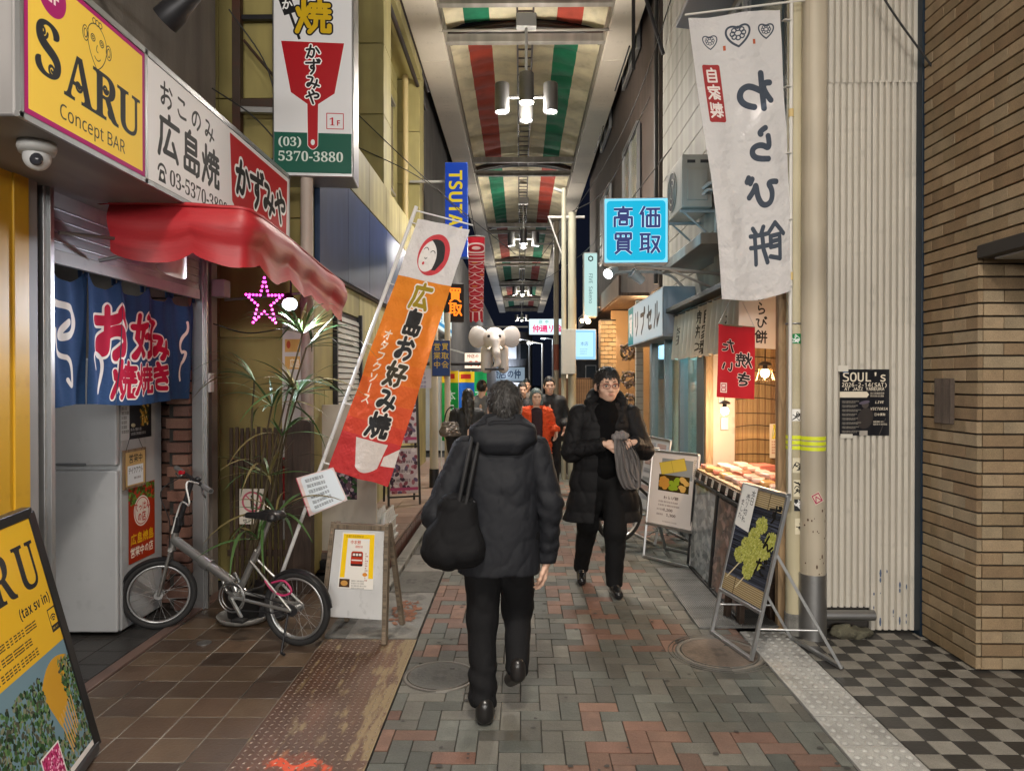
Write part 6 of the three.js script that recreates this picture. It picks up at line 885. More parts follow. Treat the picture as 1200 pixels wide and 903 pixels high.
// metal stand signs: a framed panel leaning back on two legs, with a rear prop
function standSign(label, A, Bq, back, h0, h1, depth, tx, group) { // A, Bq: feet of the panel side on the ground, left and right as read; back: unit vector pointing behind
  const t = thing('stand_sign', label, 'stand sign'), L = (p, y) => p.clone().addScaledVector(back, (y / h1) * depth * 0.42).setY(y), n = back.clone().multiplyScalar(-1).setY(0.3).normalize();
  for (const p of [A, Bq]) part(t, 'leg', sqbar(L(p, 0.012), L(p, h1), 0.03, 0.02), MT.alu);
  part(t, 'foot_rail', sqbar(L(A, 0.018), L(Bq, 0.018), 0.028, 0.02), MT.alu); part(t, 'top_rail', sqbar(L(A, h1), L(Bq, h1), 0.034, 0.022), MT.alu); part(t, 'lower_rail', sqbar(L(A, h0), L(Bq, h0), 0.034, 0.022), MT.alu);
  const rear = [A, Bq].map((p) => p.clone().addScaledVector(back, depth)); for (const [p, q] of [[A, rear[0]], [Bq, rear[1]]]) part(t, 'rear_leg', sqbar(L(p, h1 * 0.66), q.clone().setY(0.012), 0.026, 0.018), MT.alu);
  part(t, 'rear_rail', sqbar(rear[0].clone().setY(0.018), rear[1].clone().setY(0.018), 0.026, 0.018), MT.alu);
  for (const [p, q] of [[A, rear[0]], [Bq, rear[1]]]) part(t, 'stay', bar(L(p, 0.2), q.clone().addScaledVector(back, -depth * 0.22).setY(0.22), 0.006), MT.alu);
  const o = (p, y, k) => L(p, y).addScaledVector(n, k); part(t, 'panel', quad(o(A, h0 + 0.012, 0.008), o(Bq, h0 + 0.012, 0.008), o(Bq, h1 - 0.012, 0.008), o(A, h1 - 0.012, 0.008)), print(tx, 0.16)); part(t, 'backing', quad(o(A, h0, -0.006), o(Bq, h0, -0.006), o(Bq, h1, -0.006), o(A, h1, -0.006)), MT.greyPaint);
  return { t, o };
}
{
  const tx = canvasTex(420, 640, (g, W, H) => {
    g.fillStyle = '#2b2e38'; g.fillRect(0, 0, W, H); for (let k = 0; k < 90; k++) { g.strokeStyle = ['#3c4150', '#20232c', '#4c5262', '#15171c'][k % 4]; g.lineWidth = 5; g.beginPath(); const y = H * hash(k, 1); g.moveTo(0, y); g.quadraticCurveTo(W / 2, y + 40 * (hash(k, 2) - 0.5), W, y + 20 * (hash(k, 3) - 0.5)); g.stroke(); }
    for (let k = 0; k < 16; k++) { g.fillStyle = k % 2 ? '#b7a27a' : '#8a7650'; g.fillRect(0, k * 6, W, 5); g.fillRect(0, H - 100 + k * 6, W, 5); } g.fillStyle = '#3a2a1c'; g.fillRect(280, 0, 5, 110); g.fillRect(130, H - 110, 5, 110);
    g.strokeStyle = '#c9bb98'; g.lineWidth = 9; g.beginPath(); g.moveTo(40, 560); g.lineTo(190, 380); g.stroke(); g.beginPath(); g.moveTo(150, 590); g.lineTo(270, 430); g.stroke();
    const lump = (x, y) => { for (let k = 0; k < 260; k++) { const a = k * 2.4, r = 52 * Math.sqrt(hash(k, 9, x)); g.fillStyle = ['#9a9c46', '#aeae58', '#8a8d3c', '#bcba70', '#a2a24c', '#94964a'][k % 6]; g.beginPath(); g.ellipse(x + r * Math.cos(a), y + r * 0.9 * Math.sin(a), 3 + 8 * hash(k, 4), 2 + 5 * hash(k, 6), a, 0, 7); g.fill(); } };
    for (const [x, y] of [[120, 400], [165, 335], [215, 265], [262, 195], [230, 470], [285, 400], [335, 330], [375, 262], [200, 395], [260, 320]]) lump(x, y);
    jp(g, 'ず', 296, 60, 110, { color: '#101114', w: 13 }); jp(g, 'ん', 300, 230, 104, { color: '#101114', w: 14 }); jp(g, 'だ', 276, 370, 110, { color: '#101114', w: 13 });
  });
  const { t, o } = standSign('metal stand sign of green bean-paste dumplings with a taped paper strip', V(1.262, 0, -4.71), V(1.372, 0, -4.24), V(0.973, 0, 0.228), 0.3, 1.0, 0.5, tx);
}
{
  const c = [V(1.4, 0.74, -4.655), V(1.434, 0.72, -4.485), V(1.491, 1.0, -4.468), V(1.452, 1.005, -4.64)];
  solo('paper_strip', quad(...c), print(canvasTex(160, 260, (g, W, H) => { g.fillStyle = '#d2cfc8'; g.fillRect(0, 0, W, H); jpRow(g, '本日分', 104, 20, 44, { color: '#2a2a2a', w: 8, down: 1 }); jpRow(g, '売り切れ', 58, 50, 44, { color: '#2a2a2a', w: 8, down: 1 }); jpRow(g, 'ました', 14, 90, 42, { color: '#2a2a2a', w: 8, down: 1 }); }), 0.7), 'hand-brushed white paper strip taped on the dumpling stand sign', 'notice');
  const s = thing('wooden_stool', 'low dark wooden stool behind the dumpling stand sign', 'stool', [1.6, 0, -4.98], 0.3); part(s, 'seat', rb(0.3, 0.03, 0.2, 0, 0.255, 0, 0.006), MT.darkWood); for (const [x, z] of [[-0.11, -0.07], [0.11, -0.07], [-0.11, 0.07], [0.11, 0.07]]) part(s, 'leg', sqbar(V(x * 1.15, 0.0, z * 1.15), V(x, 0.245, z), 0.04), MT.darkWood); part(s, 'stretcher', sqbar(V(-0.12, 0.12, 0.07), V(0.12, 0.12, 0.07), 0.025), MT.darkWood);
}
{
  const tx = canvasTex(420, 660, (g, W, H) => {
    g.fillStyle = '#d6cfcb'; g.fillRect(0, 0, W, H); g.fillStyle = '#8a8f92'; g.fillRect(100, 50, 280, 180); g.fillStyle = '#cdb54c'; g.save(); g.translate(100, 70); g.rotate(-0.28); g.fillRect(-30, 20, 230, 110); g.strokeStyle = '#a8923a'; g.lineWidth = 4; g.strokeRect(-30, 20, 230, 110); g.beginPath(); g.moveTo(80, 20); g.lineTo(80, 130); g.stroke(); g.restore();
    g.fillStyle = '#3a3018'; g.fillRect(84, 200, 276, 150); ['#c08a3c', '#8aa22c', '#cba45a'].forEach((c, i) => { for (let k = 0; k < 12; k++) { g.fillStyle = c; g.beginPath(); g.ellipse(104 + i * 92 + 60 * hash(k, 1, i), 222 + 108 * hash(k, 2, i), 24, 20, 0, 0, 7); g.fill(); } });
    jpRow(g, 'わらび餅', 140, 390, 34, { color: '#3a2e2c', w: 9 }); smallPrint(g, 100, 440, 220, 16, 2, '#6a5a58', 2); txt(g, '1,200', 190, 520, 'bold 34px serif', '#3a2e2c'); txt(g, '1,300', 220, 564, 'bold 34px serif', '#3a2e2c'); smallPrint(g, 90, 512, 60, 16, 2, '#6a5a58', 2.8); smallPrint(g, 150, 620, 130, 11, 1, '#8a7a78'); smallPrint(g, 385, 40, 16, 12, 10, '#8a7a50');
  });
  standSign('metal stand sign with a white poster of boxed rice cakes and prices', V(1.16, 0, -6.72), V(1.5, 0, -6.3), V(0.62, 0, -0.78).normalize(), 0.32, 1.0, 0.45, tx);
  const t2 = canvasTex(300, 560, (g, W, H) => { g.fillStyle = '#c9ccd2'; g.fillRect(0, 0, W, H); for (let k = 0; k < 14; k++) { g.fillStyle = ['#a3a8b4', '#b9a2a0', '#9aa0a8'][k % 3]; g.fillRect(24 + 130 * (k % 2), 30 + 70 * Math.floor(k / 2), 110, 40); } smallPrint(g, 30, 80, 240, 12, 5, '#666', 5); });
  standSign('pale stand sign with small print half hidden beside the rice cake stand', V(1.22, 0, -7.75), V(1.36, 0, -7.2), V(0.97, 0, -0.24), 0.3, 1.06, 0.42, t2);
}
{ // poster on the corrugated wall
  const tx = canvasTex(600, 810, (g, W, H) => {
    g.fillStyle = '#15151a'; g.fillRect(0, 0, W, H); const C = '#d6cbb8'; txt(g, "SOUL's", W / 2, 95, 'bold 150px monospace', C); txt(g, '2026-2-14(SAT)', W / 2, 190, 'bold 66px monospace', C); txt(g, 'AT JAZZ YANEURA', W / 2, 240, 'bold 54px monospace', C);
    g.fillStyle = C; g.beginPath(); g.moveTo(0, 272); g.lineTo(330, 272); g.lineTo(356, 308); g.lineTo(330, 345); g.lineTo(0, 345); g.fill(); smallPrint(g, 375, 280, 190, 24, 2, C, 1.4);
    g.fillStyle = '#35302e'; g.beginPath(); g.ellipse(310, 600, 95, 130, 0.3, 0, 7); g.fill(); g.fillStyle = '#4a4340'; g.beginPath(); g.ellipse(310, 430, 42, 46, 0, 0, 7); g.fill(); g.fillStyle = '#5a5360'; g.beginPath(); g.ellipse(300, 405, 66, 20, -0.2, 0, 7); g.fill(); g.fillStyle = '#9a948c'; g.fillRect(240, 750, 100, 60); g.strokeStyle = '#55504c'; g.lineWidth = 6; g.beginPath(); g.moveTo(480, 800); g.lineTo(560, 600); g.stroke();
    txt(g, 'LIVE', 480, 400, 'italic bold 44px monospace', C); txt(g, 'VICTORIA', 475, 482, 'italic bold 44px monospace', C); jpRow(g, '日中買取', 420, 535, 34, { color: C, w: 11 }); smallPrint(g, 410, 630, 170, 22, 2, C, 1.4); for (let k = 0; k < 8; k++) smallPrint(g, 30, 385 + k * 52, 170 + 60 * hash(k, 3), 13, 2, '#b0a89a', 1.3);
    g.fillStyle = '#3c5c84'; g.fillRect(40, 6, 60, 36);
  });
  const t = thing('event_poster', 'black event poster with white lettering taped to the corrugated wall', 'poster');
  part(t, 'sheet', sheet(12, 16, (u, v) => V(2.115 + 0.325 * u, 1.312 + 0.438 * v, -4.7335 + 0.0016 * Math.sin(u * 47) + 0.004 * (u > 0.9 ? (u - 0.9) * 8 : 0))), print(tx, 0.4)); part(t, 'tape', faceF(-4.731, 2.1, 2.17, 1.735, 1.775), mat([0.6, 0.57, 0.5], 0.3)); part(t, 'tape', faceF(-4.731, 2.12, 2.2, 1.295, 1.322), mat([0.6, 0.57, 0.5], 0.3));
}
{ // city bicycle behind the man
  const t = thing('city_bicycle', 'dark city bicycle parked behind the rice cake stand signs', 'bicycle', [1.02, 0, -7.35], 0.55), R = 0.31;
  wheel(t, R, 'front_wheel').position.set(0, R, 0); wheel(t, R, 'rear_wheel').position.set(1.05, R, 0);
  const P = (s, y, z = 0) => V(s, y, z), m = MT.darkMetal; part(t, 'frame', [bar(P(0.14, 0.78), P(0.18, 0.6), 0.018), bar(P(0.18, 0.62), P(0.6, 0.28), 0.017), bar(P(0.6, 0.28), P(0.74, 0.7), 0.016), bar(P(0.17, 0.7), P(0.66, 0.42), 0.013), bar(P(0.6, 0.28, 0.04), P(1.05, R, 0.06), 0.01), bar(P(0.6, 0.28, -0.04), P(1.05, R, -0.06), 0.01), bar(P(0.72, 0.64), P(1.05, R, 0.06), 0.008), bar(P(0.72, 0.64), P(1.05, R, -0.06), 0.008)], m);
  part(t, 'fork', [bar(P(0.18, 0.6, 0.04), P(0, R, 0.05), 0.01), bar(P(0.18, 0.6, -0.04), P(0, R, -0.05), 0.01)], MT.alu); part(t, 'handlebar', tube([P(0.3, 0.98, 0.27), P(0.14, 1.0, 0.18), P(0.1, 0.96, 0), P(0.14, 1.0, -0.18), P(0.3, 0.98, -0.27)], 0.011, 24, 8), MT.alu); part(t, 'stem', bar(P(0.14, 0.76), P(0.1, 0.96), 0.012), MT.alu);
  part(t, 'saddle', blob([[0.78, 0.84, 0, 0.64, 0.84, 0, 0.04, 0.024], [0.84, 0.84, 0.05, 0.76, 0.84, 0, 0.045, 0.03], [0.84, 0.84, -0.05, 0.76, 0.84, 0, 0.045, 0.03]], 0.012, 0.04), MT.black); part(t, 'seat_post', bar(P(0.73, 0.68), P(0.77, 0.83), 0.012), MT.alu);
  part(t, 'basket', [...Array.from({ length: 7 }, (_, k) => bar(P(-0.22, 0.68, -0.15 + k * 0.05), P(-0.25, 0.92, -0.17 + k * 0.057), 0.003, 4)), ...Array.from({ length: 5 }, (_, k) => [bar(P(-0.22 + k * 0.06, 0.68, 0.15), P(-0.25 + k * 0.07, 0.92, 0.17), 0.003, 4), bar(P(-0.22 + k * 0.06, 0.68, -0.15), P(-0.25 + k * 0.07, 0.92, -0.17), 0.003, 4)]).flat(), ...[0.68, 0.8, 0.92].map((y, i) => tube([P(-0.22 - i * 0.015, y, -0.15), P(-0.22 - i * 0.015, y, 0.15), P(0.03 + i * 0.01, y, 0.15), P(0.03 + i * 0.01, y, -0.15)], 0.004, 40, 4, true))], MT.steel);
  part(t, 'kick_stand', [bar(P(1.05, R, 0.07), P(1.1, 0.01, 0.16), 0.008), bar(P(1.05, R, -0.07), P(1.1, 0.01, -0.16), 0.008)], MT.alu); part(t, 'chain_case', rb(0.5, 0.09, 0.02, 0.82, 0.3, 0.06, 0.01), m);
}

const UNSEEN_STORE = 34;  // brightness of the unseen store sign behind the viewer
// ================= FARTHER DOWN THE STREET =================
{ // brown building on the right
  const t = thing('brown_building', 'dark brown building with aluminium windows beyond the white sided one', 'building');
  const w = mat([0.085, 0.06, 0.048], 0.8, { map: TX.streak }); part(t, 'wall', [bx(1.8, 6.3, 9.8, 2.8, 6.1, -14.65)], w); part(t, 'drain_pipe', bar(V(1.86, 9, -9.8), V(1.86, 3.0, -9.8), 0.03), MT.black);
  for (const [y, z] of [[5.0, -12.0], [5.0, -15.5], [7.6, -12.0], [7.6, -15.5]]) { const o = part(t, 'window', bx(0.06, 1.4, 1.6, 1.89, y, z), MT.darkMetal); for (const s of [-1, 1]) part(o, 'pane', bx(0.02, 1.26, 0.72, 1.858 - 0.002 * s, y, z + s * 0.38), mat([0.16, 0.16, 0.13], 0.2)); part(o, 'window_frame', [bx(0.05, 1.46, 0.05, 1.845, y, z - 0.8), bx(0.05, 1.46, 0.05, 1.845, y, z + 0.8), bx(0.05, 1.46, 0.05, 1.842, y, z), bx(0.05, 0.05, 1.6, 1.839, y + 0.72, z), bx(0.05, 0.05, 1.6, 1.839, y - 0.72, z)], MT.alu); part(t, 'sill_rail', [bar(V(1.7, y - 0.5, z - 0.85), V(1.7, y - 0.5, z + 0.85), 0.014), bar(V(1.7, y - 0.72, z - 0.85), V(1.7, y - 0.72, z + 0.85), 0.014)], MT.darkMetal); }
  const s = mat([0.13, 0.08, 0.05], 0.5, { map: TX.wood }); for (let k = 0; k < 12; k++) part(t, 'soffit_board', rb(0.5, 0.05, 0.6, 1.74, 2.95, -10.85 - k * 0.605, 0.005), s); part(t, 'soffit_fascia', rb(0.04, 0.3, 7.3, 1.47, 3.08, -14.2, 0.006), MT.darkWood);
  part(t, 'scaffold', [bar(V(1.5, 9, -9.5), V(1.5, 5.8, -9.5), 0.025), bar(V(1.2, 8.2, -9.5), V(1.9, 6.0, -9.5), 0.025), bar(V(1.1, 8.8, -8.9), V(1.9, 7.2, -8.9), 0.025), bar(V(1.5, 7.4, -9.5), V(1.5, 7.4, -7.2), 0.025)], MT.darkMetal);
}
{ // warm lit florist front
  const t = thing('warm_lit_shop', 'warm orange lit shop front with a pale tiled jamb and a tan brick column', 'shop');
  part(t, 'back_wall', [bx(0.06, 2.9, 2.6, 2.3, 1.45, -11.6), bx(0.8, 2.9, 0.06, 2.0, 1.45, -12.6)], mat([0.46, 0.34, 0.21], 0.7, { map: TX.paint })); part(t, 'floor', bx(0.9, 0.03, 2.2, 2.0, 0, -11.5), MT.concrete);
  const jm = mat([0.5, 0.5, 0.44], 0.35, { map: TX.paint }), j = part(t, 'tiled_jamb', bx(0.1, 2.86, 0.08, 1.76, 1.43, -10.55), MT.mortar), tg = rb(0.108, 0.09, 0.09, 0, 0, 0, 0.004); for (let k = 0; k < 30; k++) one(tg, 'tile', jm, j, 1.759, 0.05 + k * 0.095, -10.549);
  const cm = [[0.5, 0.36, 0.18], [0.45, 0.31, 0.15], [0.53, 0.4, 0.22]].map((c) => mat(c, 0.6, { map: TX.speck })), c = part(t, 'brick_column', bx(0.26, 2.7, 0.3, 1.48, 1.35, -12.17), MT.mortar), bg = rb(0.128, 0.062, 0.03, 0, 0, 0, 0.003), hg = rb(0.062, 0.062, 0.03, 0, 0, 0, 0.003);
  for (let k = 0; k < 37; k++) { if (k % 2) { one(bg, 'brick', cm[k % 3], c, 1.415, 0.05 + k * 0.072, -12.015); one(bg, 'brick', cm[(k + 1) % 3], c, 1.547, 0.05 + k * 0.072, -12.015); } else { one(hg, 'brick', cm[k % 3], c, 1.382, 0.05 + k * 0.072, -12.015); one(bg, 'brick', cm[(k + 2) % 3], c, 1.481, 0.05 + k * 0.072, -12.015); one(hg, 'brick', cm[(k + 1) % 3], c, 1.58, 0.05 + k * 0.072, -12.015); } }
  const p = part(t, 'slatted_screen', bx(0.55, 1.5, 0.04, 1.12, 0.95, -12.2), MT.darkWood); for (let k = 0; k < 14; k++) one(tileGeo2(), 'slat', MT.wood, p, 0.87 + k * 0.039, 0.95, -12.17);
  const l = part(t, 'ceiling_lamp', cy(0.09, 0.05, 1.95, 2.62, -11.3, 20), MT.white); part(l, 'lamp_glass', cy(0.075, 0.01, 1.95, 2.592, -11.3, 20), glow(0xffb060, 12)); point(t, 0xffcc92, 5, 1.95, 2.55, -11.3, 4, 'lamp_light');
  part(t, 'globe_lamps', [sp(0.045, 1.18, 2.7, -12.4), sp(0.035, 1.08, 2.72, -12.5), sp(0.035, 1.16, 2.78, -12.6)], glow(0xffd9a0, 8)); point(t, 0xffc080, 3, 1.13, 2.62, -12.45, 3, 'globe_light');
}
function tileGeo2() { return (tileGeo2.g ??= rb(0.03, 1.48, 0.02, 0, 0, 0, 0.003)); }
for (const [x, y, z, label] of [[1.62, 2.1, -10.75, 'round dried-flower wreath hung high in the warm lit shop front'], [1.64, 1.35, -10.78, 'pale bundle of dried flowers hung low in the warm lit shop front'], [1.66, 1.7, -10.9, 'small dark dried-flower wreath on the warm lit shop front']]) { const t = thing('dried_flowers', label, 'flowers', [x, y, z]); part(t, 'stems', tor(0.1, 0.02, 0, 0, 0), mat([0.1, 0.07, 0.03], 0.8)); const f = []; for (let k = 0; k < 46; k++) { const a = rr(0, 6.3), r = rr(0.03, 0.14); f.push(new THREE.IcosahedronGeometry(rr(0.012, 0.03), 0).translate(r * Math.cos(a), r * Math.sin(a), rr(-0.03, 0.05))); } part(t, 'blossoms', f, mat([0.36, 0.27, 0.22], 0.9, { map: TX.speck })).userData.kind = 'stuff'; part(t, 'hanger', bar(V(0, 0.1, 0), V(0, 0.3, 0), 0.002, 4), MT.black); }
{ // twin posts with a meter box and a light box
  const t = thing('utility_posts', 'pair of pale posts with a grey meter box standing at the street edge', 'post', [0.78, 0, -12.0]);
  const pm = mat([0.4, 0.39, 0.3], 0.55, { map: TX.streak }); part(t, 'post', cy(0.042, 4.9, -0.05, 2.45, 0, 16), pm); part(t, 'post', cy(0.07, 4.5, 0.09, 2.25, -0.02, 20), pm); part(t, 'meter_box', rb(0.24, 0.75, 0.16, 0.02, 2.15, 0.09, 0.01), mat([0.4, 0.42, 0.4], 0.5, { map: TX.paint })); part(t, 'arm', [sqbar(V(-0.32, 4.42, 0), V(0.3, 4.42, 0), 0.04), bar(V(-0.3, 4.4, 0), V(-0.05, 3.7, 0), 0.014), bar(V(-0.22, 4.9, 0), V(-0.05, 4.84, 0), 0.03)], MT.greyPaint);
  const b = thing('light_box_sign', 'pale blue glowing light box mounted by the twin posts', 'sign', [1.07, 2.27, -11.9]); part(b, 'casing', rb(0.4, 0.52, 0.12, 0, 0, -0.062, 0.02), MT.greyPaint);
  const tx = canvasTex(200, 260, (g, W, H) => { g.fillStyle = '#8fc6e8'; g.fillRect(0, 0, W, H); g.fillStyle = '#a9d8f2'; g.fillRect(22, 22, W - 44, H - 44); g.strokeStyle = '#6ea9cf'; g.lineWidth = 3; g.strokeRect(16, 16, W - 32, H - 32); jpRow(g, '本店', 62, 104, 36, { color: '#5f87a8', w: 8 }); smallPrint(g, 60, 165, 80, 10, 3, '#6f9fc0', 2); }); part(b, 'face', faceF(0.003, -0.185, 0.185, -0.245, 0.245), lit(tx, 1.05)); area(b, 0x9fdcff, 2.2, 0.36, 0.48, [0, 0, 0.012], [1.07, 2.27, 30]);
  const v = thing('vertical_sign', 'tall narrow pale glowing sign with rounded ends over the dark soffit', 'sign', [1.27, 3.4, -12.9]); part(v, 'casing', rb(0.27, 1.2, 0.13, 0, 0, -0.068, 0.05), MT.greyPaint);
  const t3 = canvasTex(110, 520, (g, W, H) => { g.fillStyle = '#b9dcd8'; g.fillRect(0, 0, W, H); g.strokeStyle = '#26302f'; g.lineWidth = 9; g.beginPath(); for (let k = 0; k < 7; k++) g.lineTo(55 + 20 * Math.sin(k * 1.047), 44 + 20 * Math.cos(k * 1.047)); g.stroke(); g.save(); g.translate(55, 290); g.rotate(Math.PI / 2); txt(g, 'FIVE  Sakeno', 0, 0, '44px sans-serif', '#51696a'); g.restore(); }); part(v, 'face', faceF(0.003, -0.115, 0.115, -0.57, 0.57), lit(t3, 0.85)); area(v, 0xc8f0ea, 1.4, 0.22, 1.1, [0, 0, 0.012], [1.27, 3.4, 30]); for (const y of [0.4, -0.4]) part(v, 'bracket', sqbar(V(0.1, y, -0.07), V(0.6, y, -0.07), 0.03), MT.greyPaint);
}
{ // wooden hoarding along the right beyond
  const t = thing('board_fence', 'orange-brown upright board fence beyond the twin posts', 'fence'); const ms = [[0.34, 0.15, 0.06], [0.3, 0.13, 0.05], [0.37, 0.17, 0.07]].map((c) => mat(c, 0.7, { map: TX.wood })), g = rb(0.03, 1.72, 0.2, 0, 0, 0, 0.004);
  for (let k = 0; k < 40; k++) { const z = -16 - k * 0.21; one(g, 'board', ms[k % 3], t, 1.55 - k * 0.012, 0.87, z); } part(t, 'rail', sqbar(V(1.6, 1.3, -15.9), V(1.13, 1.3, -24.4), 0.05), ms[0]);
  const s = thing('street_pole', 'slim street pole banded rust red and white at its middle', 'pole', [0.98, 0, -19.5]); part(s, 'pole', cy(0.07, 6, 0, 3, 0, 16), MT.creamPipe); part(s, 'red_band', cy(0.073, 0.7, 0, 2.3, 0, 16), mat([0.34, 0.1, 0.06], 0.6)); part(s, 'arm', bar(V(0, 5.4, 0), V(-0.6, 5.4, 0), 0.03), MT.greyPaint);
  const a = thing('chalk_board', 'black chalk A-board with white scrawl on the far right pavement', 'stand sign', [0.62, 0, -12.6], -0.1); part(a, 'board', place(rb(0.42, 0.7, 0.02, 0, 0.38, 0, 0.005), 0, 0, 0, -0.14), mat([0.02, 0.022, 0.02], 0.6)); part(a, 'frame', [sqbar(V(-0.22, 0.01, 0.02), V(-0.22, 0.74, -0.09), 0.03), sqbar(V(0.22, 0.01, 0.02), V(0.22, 0.74, -0.09), 0.03), sqbar(V(-0.22, 0.01, -0.26), V(-0.22, 0.72, -0.1), 0.03), sqbar(V(0.22, 0.01, -0.26), V(0.22, 0.72, -0.1), 0.03)], MT.darkWood);
  part(a, 'face', place(faceF(0.0115, -0.2, 0.2, 0.06, 0.7), 0, 0, 0, -0.14), print(canvasTex(160, 250, (g, W, H) => { g.fillStyle = '#1a1c1b'; g.fillRect(0, 0, W, H); for (let k = 0; k < 5; k++) smallPrint(g, 20, 90 + k * 28, 110, 16, 1, '#8a8f8c'); jpRow(g, 'リイス', 24, 24, 38, { color: '#c8ccc8', w: 10 }); }), 0.7));
}
{ // banner arch with the street association name
  const t = thing('street_name_arch', 'pale blue lit arch sign with red characters across the far street', 'sign', [0.97, 3.62, -26]); part(t, 'casing', rb(1.34, 0.6, 0.14, 0, 0, -0.072, 0.02), MT.greyPaint);
  const tx = canvasTex(560, 250, (g, W, H) => { g.fillStyle = '#cfe6f4'; g.fillRect(0, 0, W, H); jpRow(g, '店中', 150, 14, 60, { color: '#3d8f6a', w: 10, step: 1.6 }); jpRow(g, '仲通り会', 50, 96, 118, { color: '#d03a6a', w: 15 }); }); part(t, 'face', faceF(0.003, -0.65, 0.65, -0.28, 0.28), lit(tx, 1.1)); area(t, 0xd8ecff, 2, 1.3, 0.55, [0, 0, 0.012], [0.97, 3.62, 30]);
  part(t, 'support', sqbar(V(-0.7, 0, -0.07), V(-4.0, 0.0, -0.07), 0.06), MT.greyPaint);
}
{ // round-cornered building closing the view
  const t = thing('corner_building', 'grey concrete corner building with a rounded white sign band at the street end', 'building'), w = mat([0.2, 0.2, 0.2], 0.8, { map: TX.streak });
  part(t, 'wall', [bx(9, 5.6, 6, -6.2, 2.8, -61), cy(2.6, 5.6, -1.6, 2.8, -60, 48)], w);
  const gl = mat([0.05, 0.06, 0.07], 0.15), ltg = glow(0x9fb4c0, 0.25);
  for (let k = 0; k < 5; k++) { const a = -0.9 + k * 0.42, x = -1.6 + 2.6 * Math.sin(a), z = -60 + 2.6 * Math.cos(a), o = part(t, 'window', place(rb(0.8, 1.3, 0.06, 0, 0, 0, 0.01), x, 4.0, z, 0, a), MT.alu); part(o, 'pane', place(place(rb(0.7, 1.2, 0.012, 0, 0, 0.034, 0.003), 0, 0, 0, 0, a), x, 4.0, z), k % 3 ? gl : ltg); }
  const tx = canvasTex(700, 150, (g, W, H) => { g.fillStyle = '#9fb2c2'; g.fillRect(0, 0, W, H); jpRow(g, '広島会店の仲', 60, 26, 96, { color: '#31435c', w: 14 }); });
  part(t, 'sign_band', new THREE.CylinderGeometry(2.7, 2.7, 1.1, 40, 1, true, -0.9, 1.7).translate(-1.6, 2.15, -60), lit(tx, 0.5)); part(t, 'shop_window', new THREE.CylinderGeometry(2.64, 2.64, 1.4, 40, 1, true, -0.9, 1.7).translate(-1.6, 0.75, -60), glow(0xb8c4c8, 0.12)); point(t, 0xdfeaff, 20, -0.9, 2.2, -56.6, 4, 'sign_light');
  const r = thing('far_building', 'dark low building with a few lit windows beyond the board fence', 'building'); part(r, 'wall', [bx(7, 3.4, 5, 5.6, 1.7, -42.02)], mat([0.06, 0.06, 0.065], 0.9, { map: TX.streak })); for (let k = 0; k < 5; k++) { const o = part(r, 'window', bx(0.6, 0.8, 0.05, 2.8 + k * 1.1, 2.1, -39.49), MT.alu); part(o, 'pane', bx(0.52, 0.72, 0.02, 2.8 + k * 1.1, 2.1, -39.46), k % 2 ? gl : glow(0xffdca8, 0.5)); }
}
[[1.05, -34, 3.4], [2.0, -44, 4.2], [0.5, -40, 3.9]].forEach(([x, z, y], k) => { const t = thing('street_lamp', ['street lamp with a cool lit head behind the street name arch', 'tall street lamp by the low dark building', 'street lamp with a lit head beside the corner building'][k], 'lamp', [x, 0, z]); part(t, 'pole', cy(0.05, y, 0, y / 2, 0, 12), MT.greyPaint); part(t, 'arm', bar(V(0, y, 0), V(-0.5, y + 0.08, 0), 0.03), MT.greyPaint); part(t, 'head', rb(0.34, 0.07, 0.16, -0.6, y + 0.08, 0, 0.02), MT.greyPaint); part(t, 'lamp_glass', rb(0.28, 0.03, 0.13, -0.6, y + 0.035, 0, 0.01), glow(0xe8f6ff, 8)); point(t, 0xe8f4ff, 6, -0.6, y - 0.03, 0, 4, 'lamp_light'); });
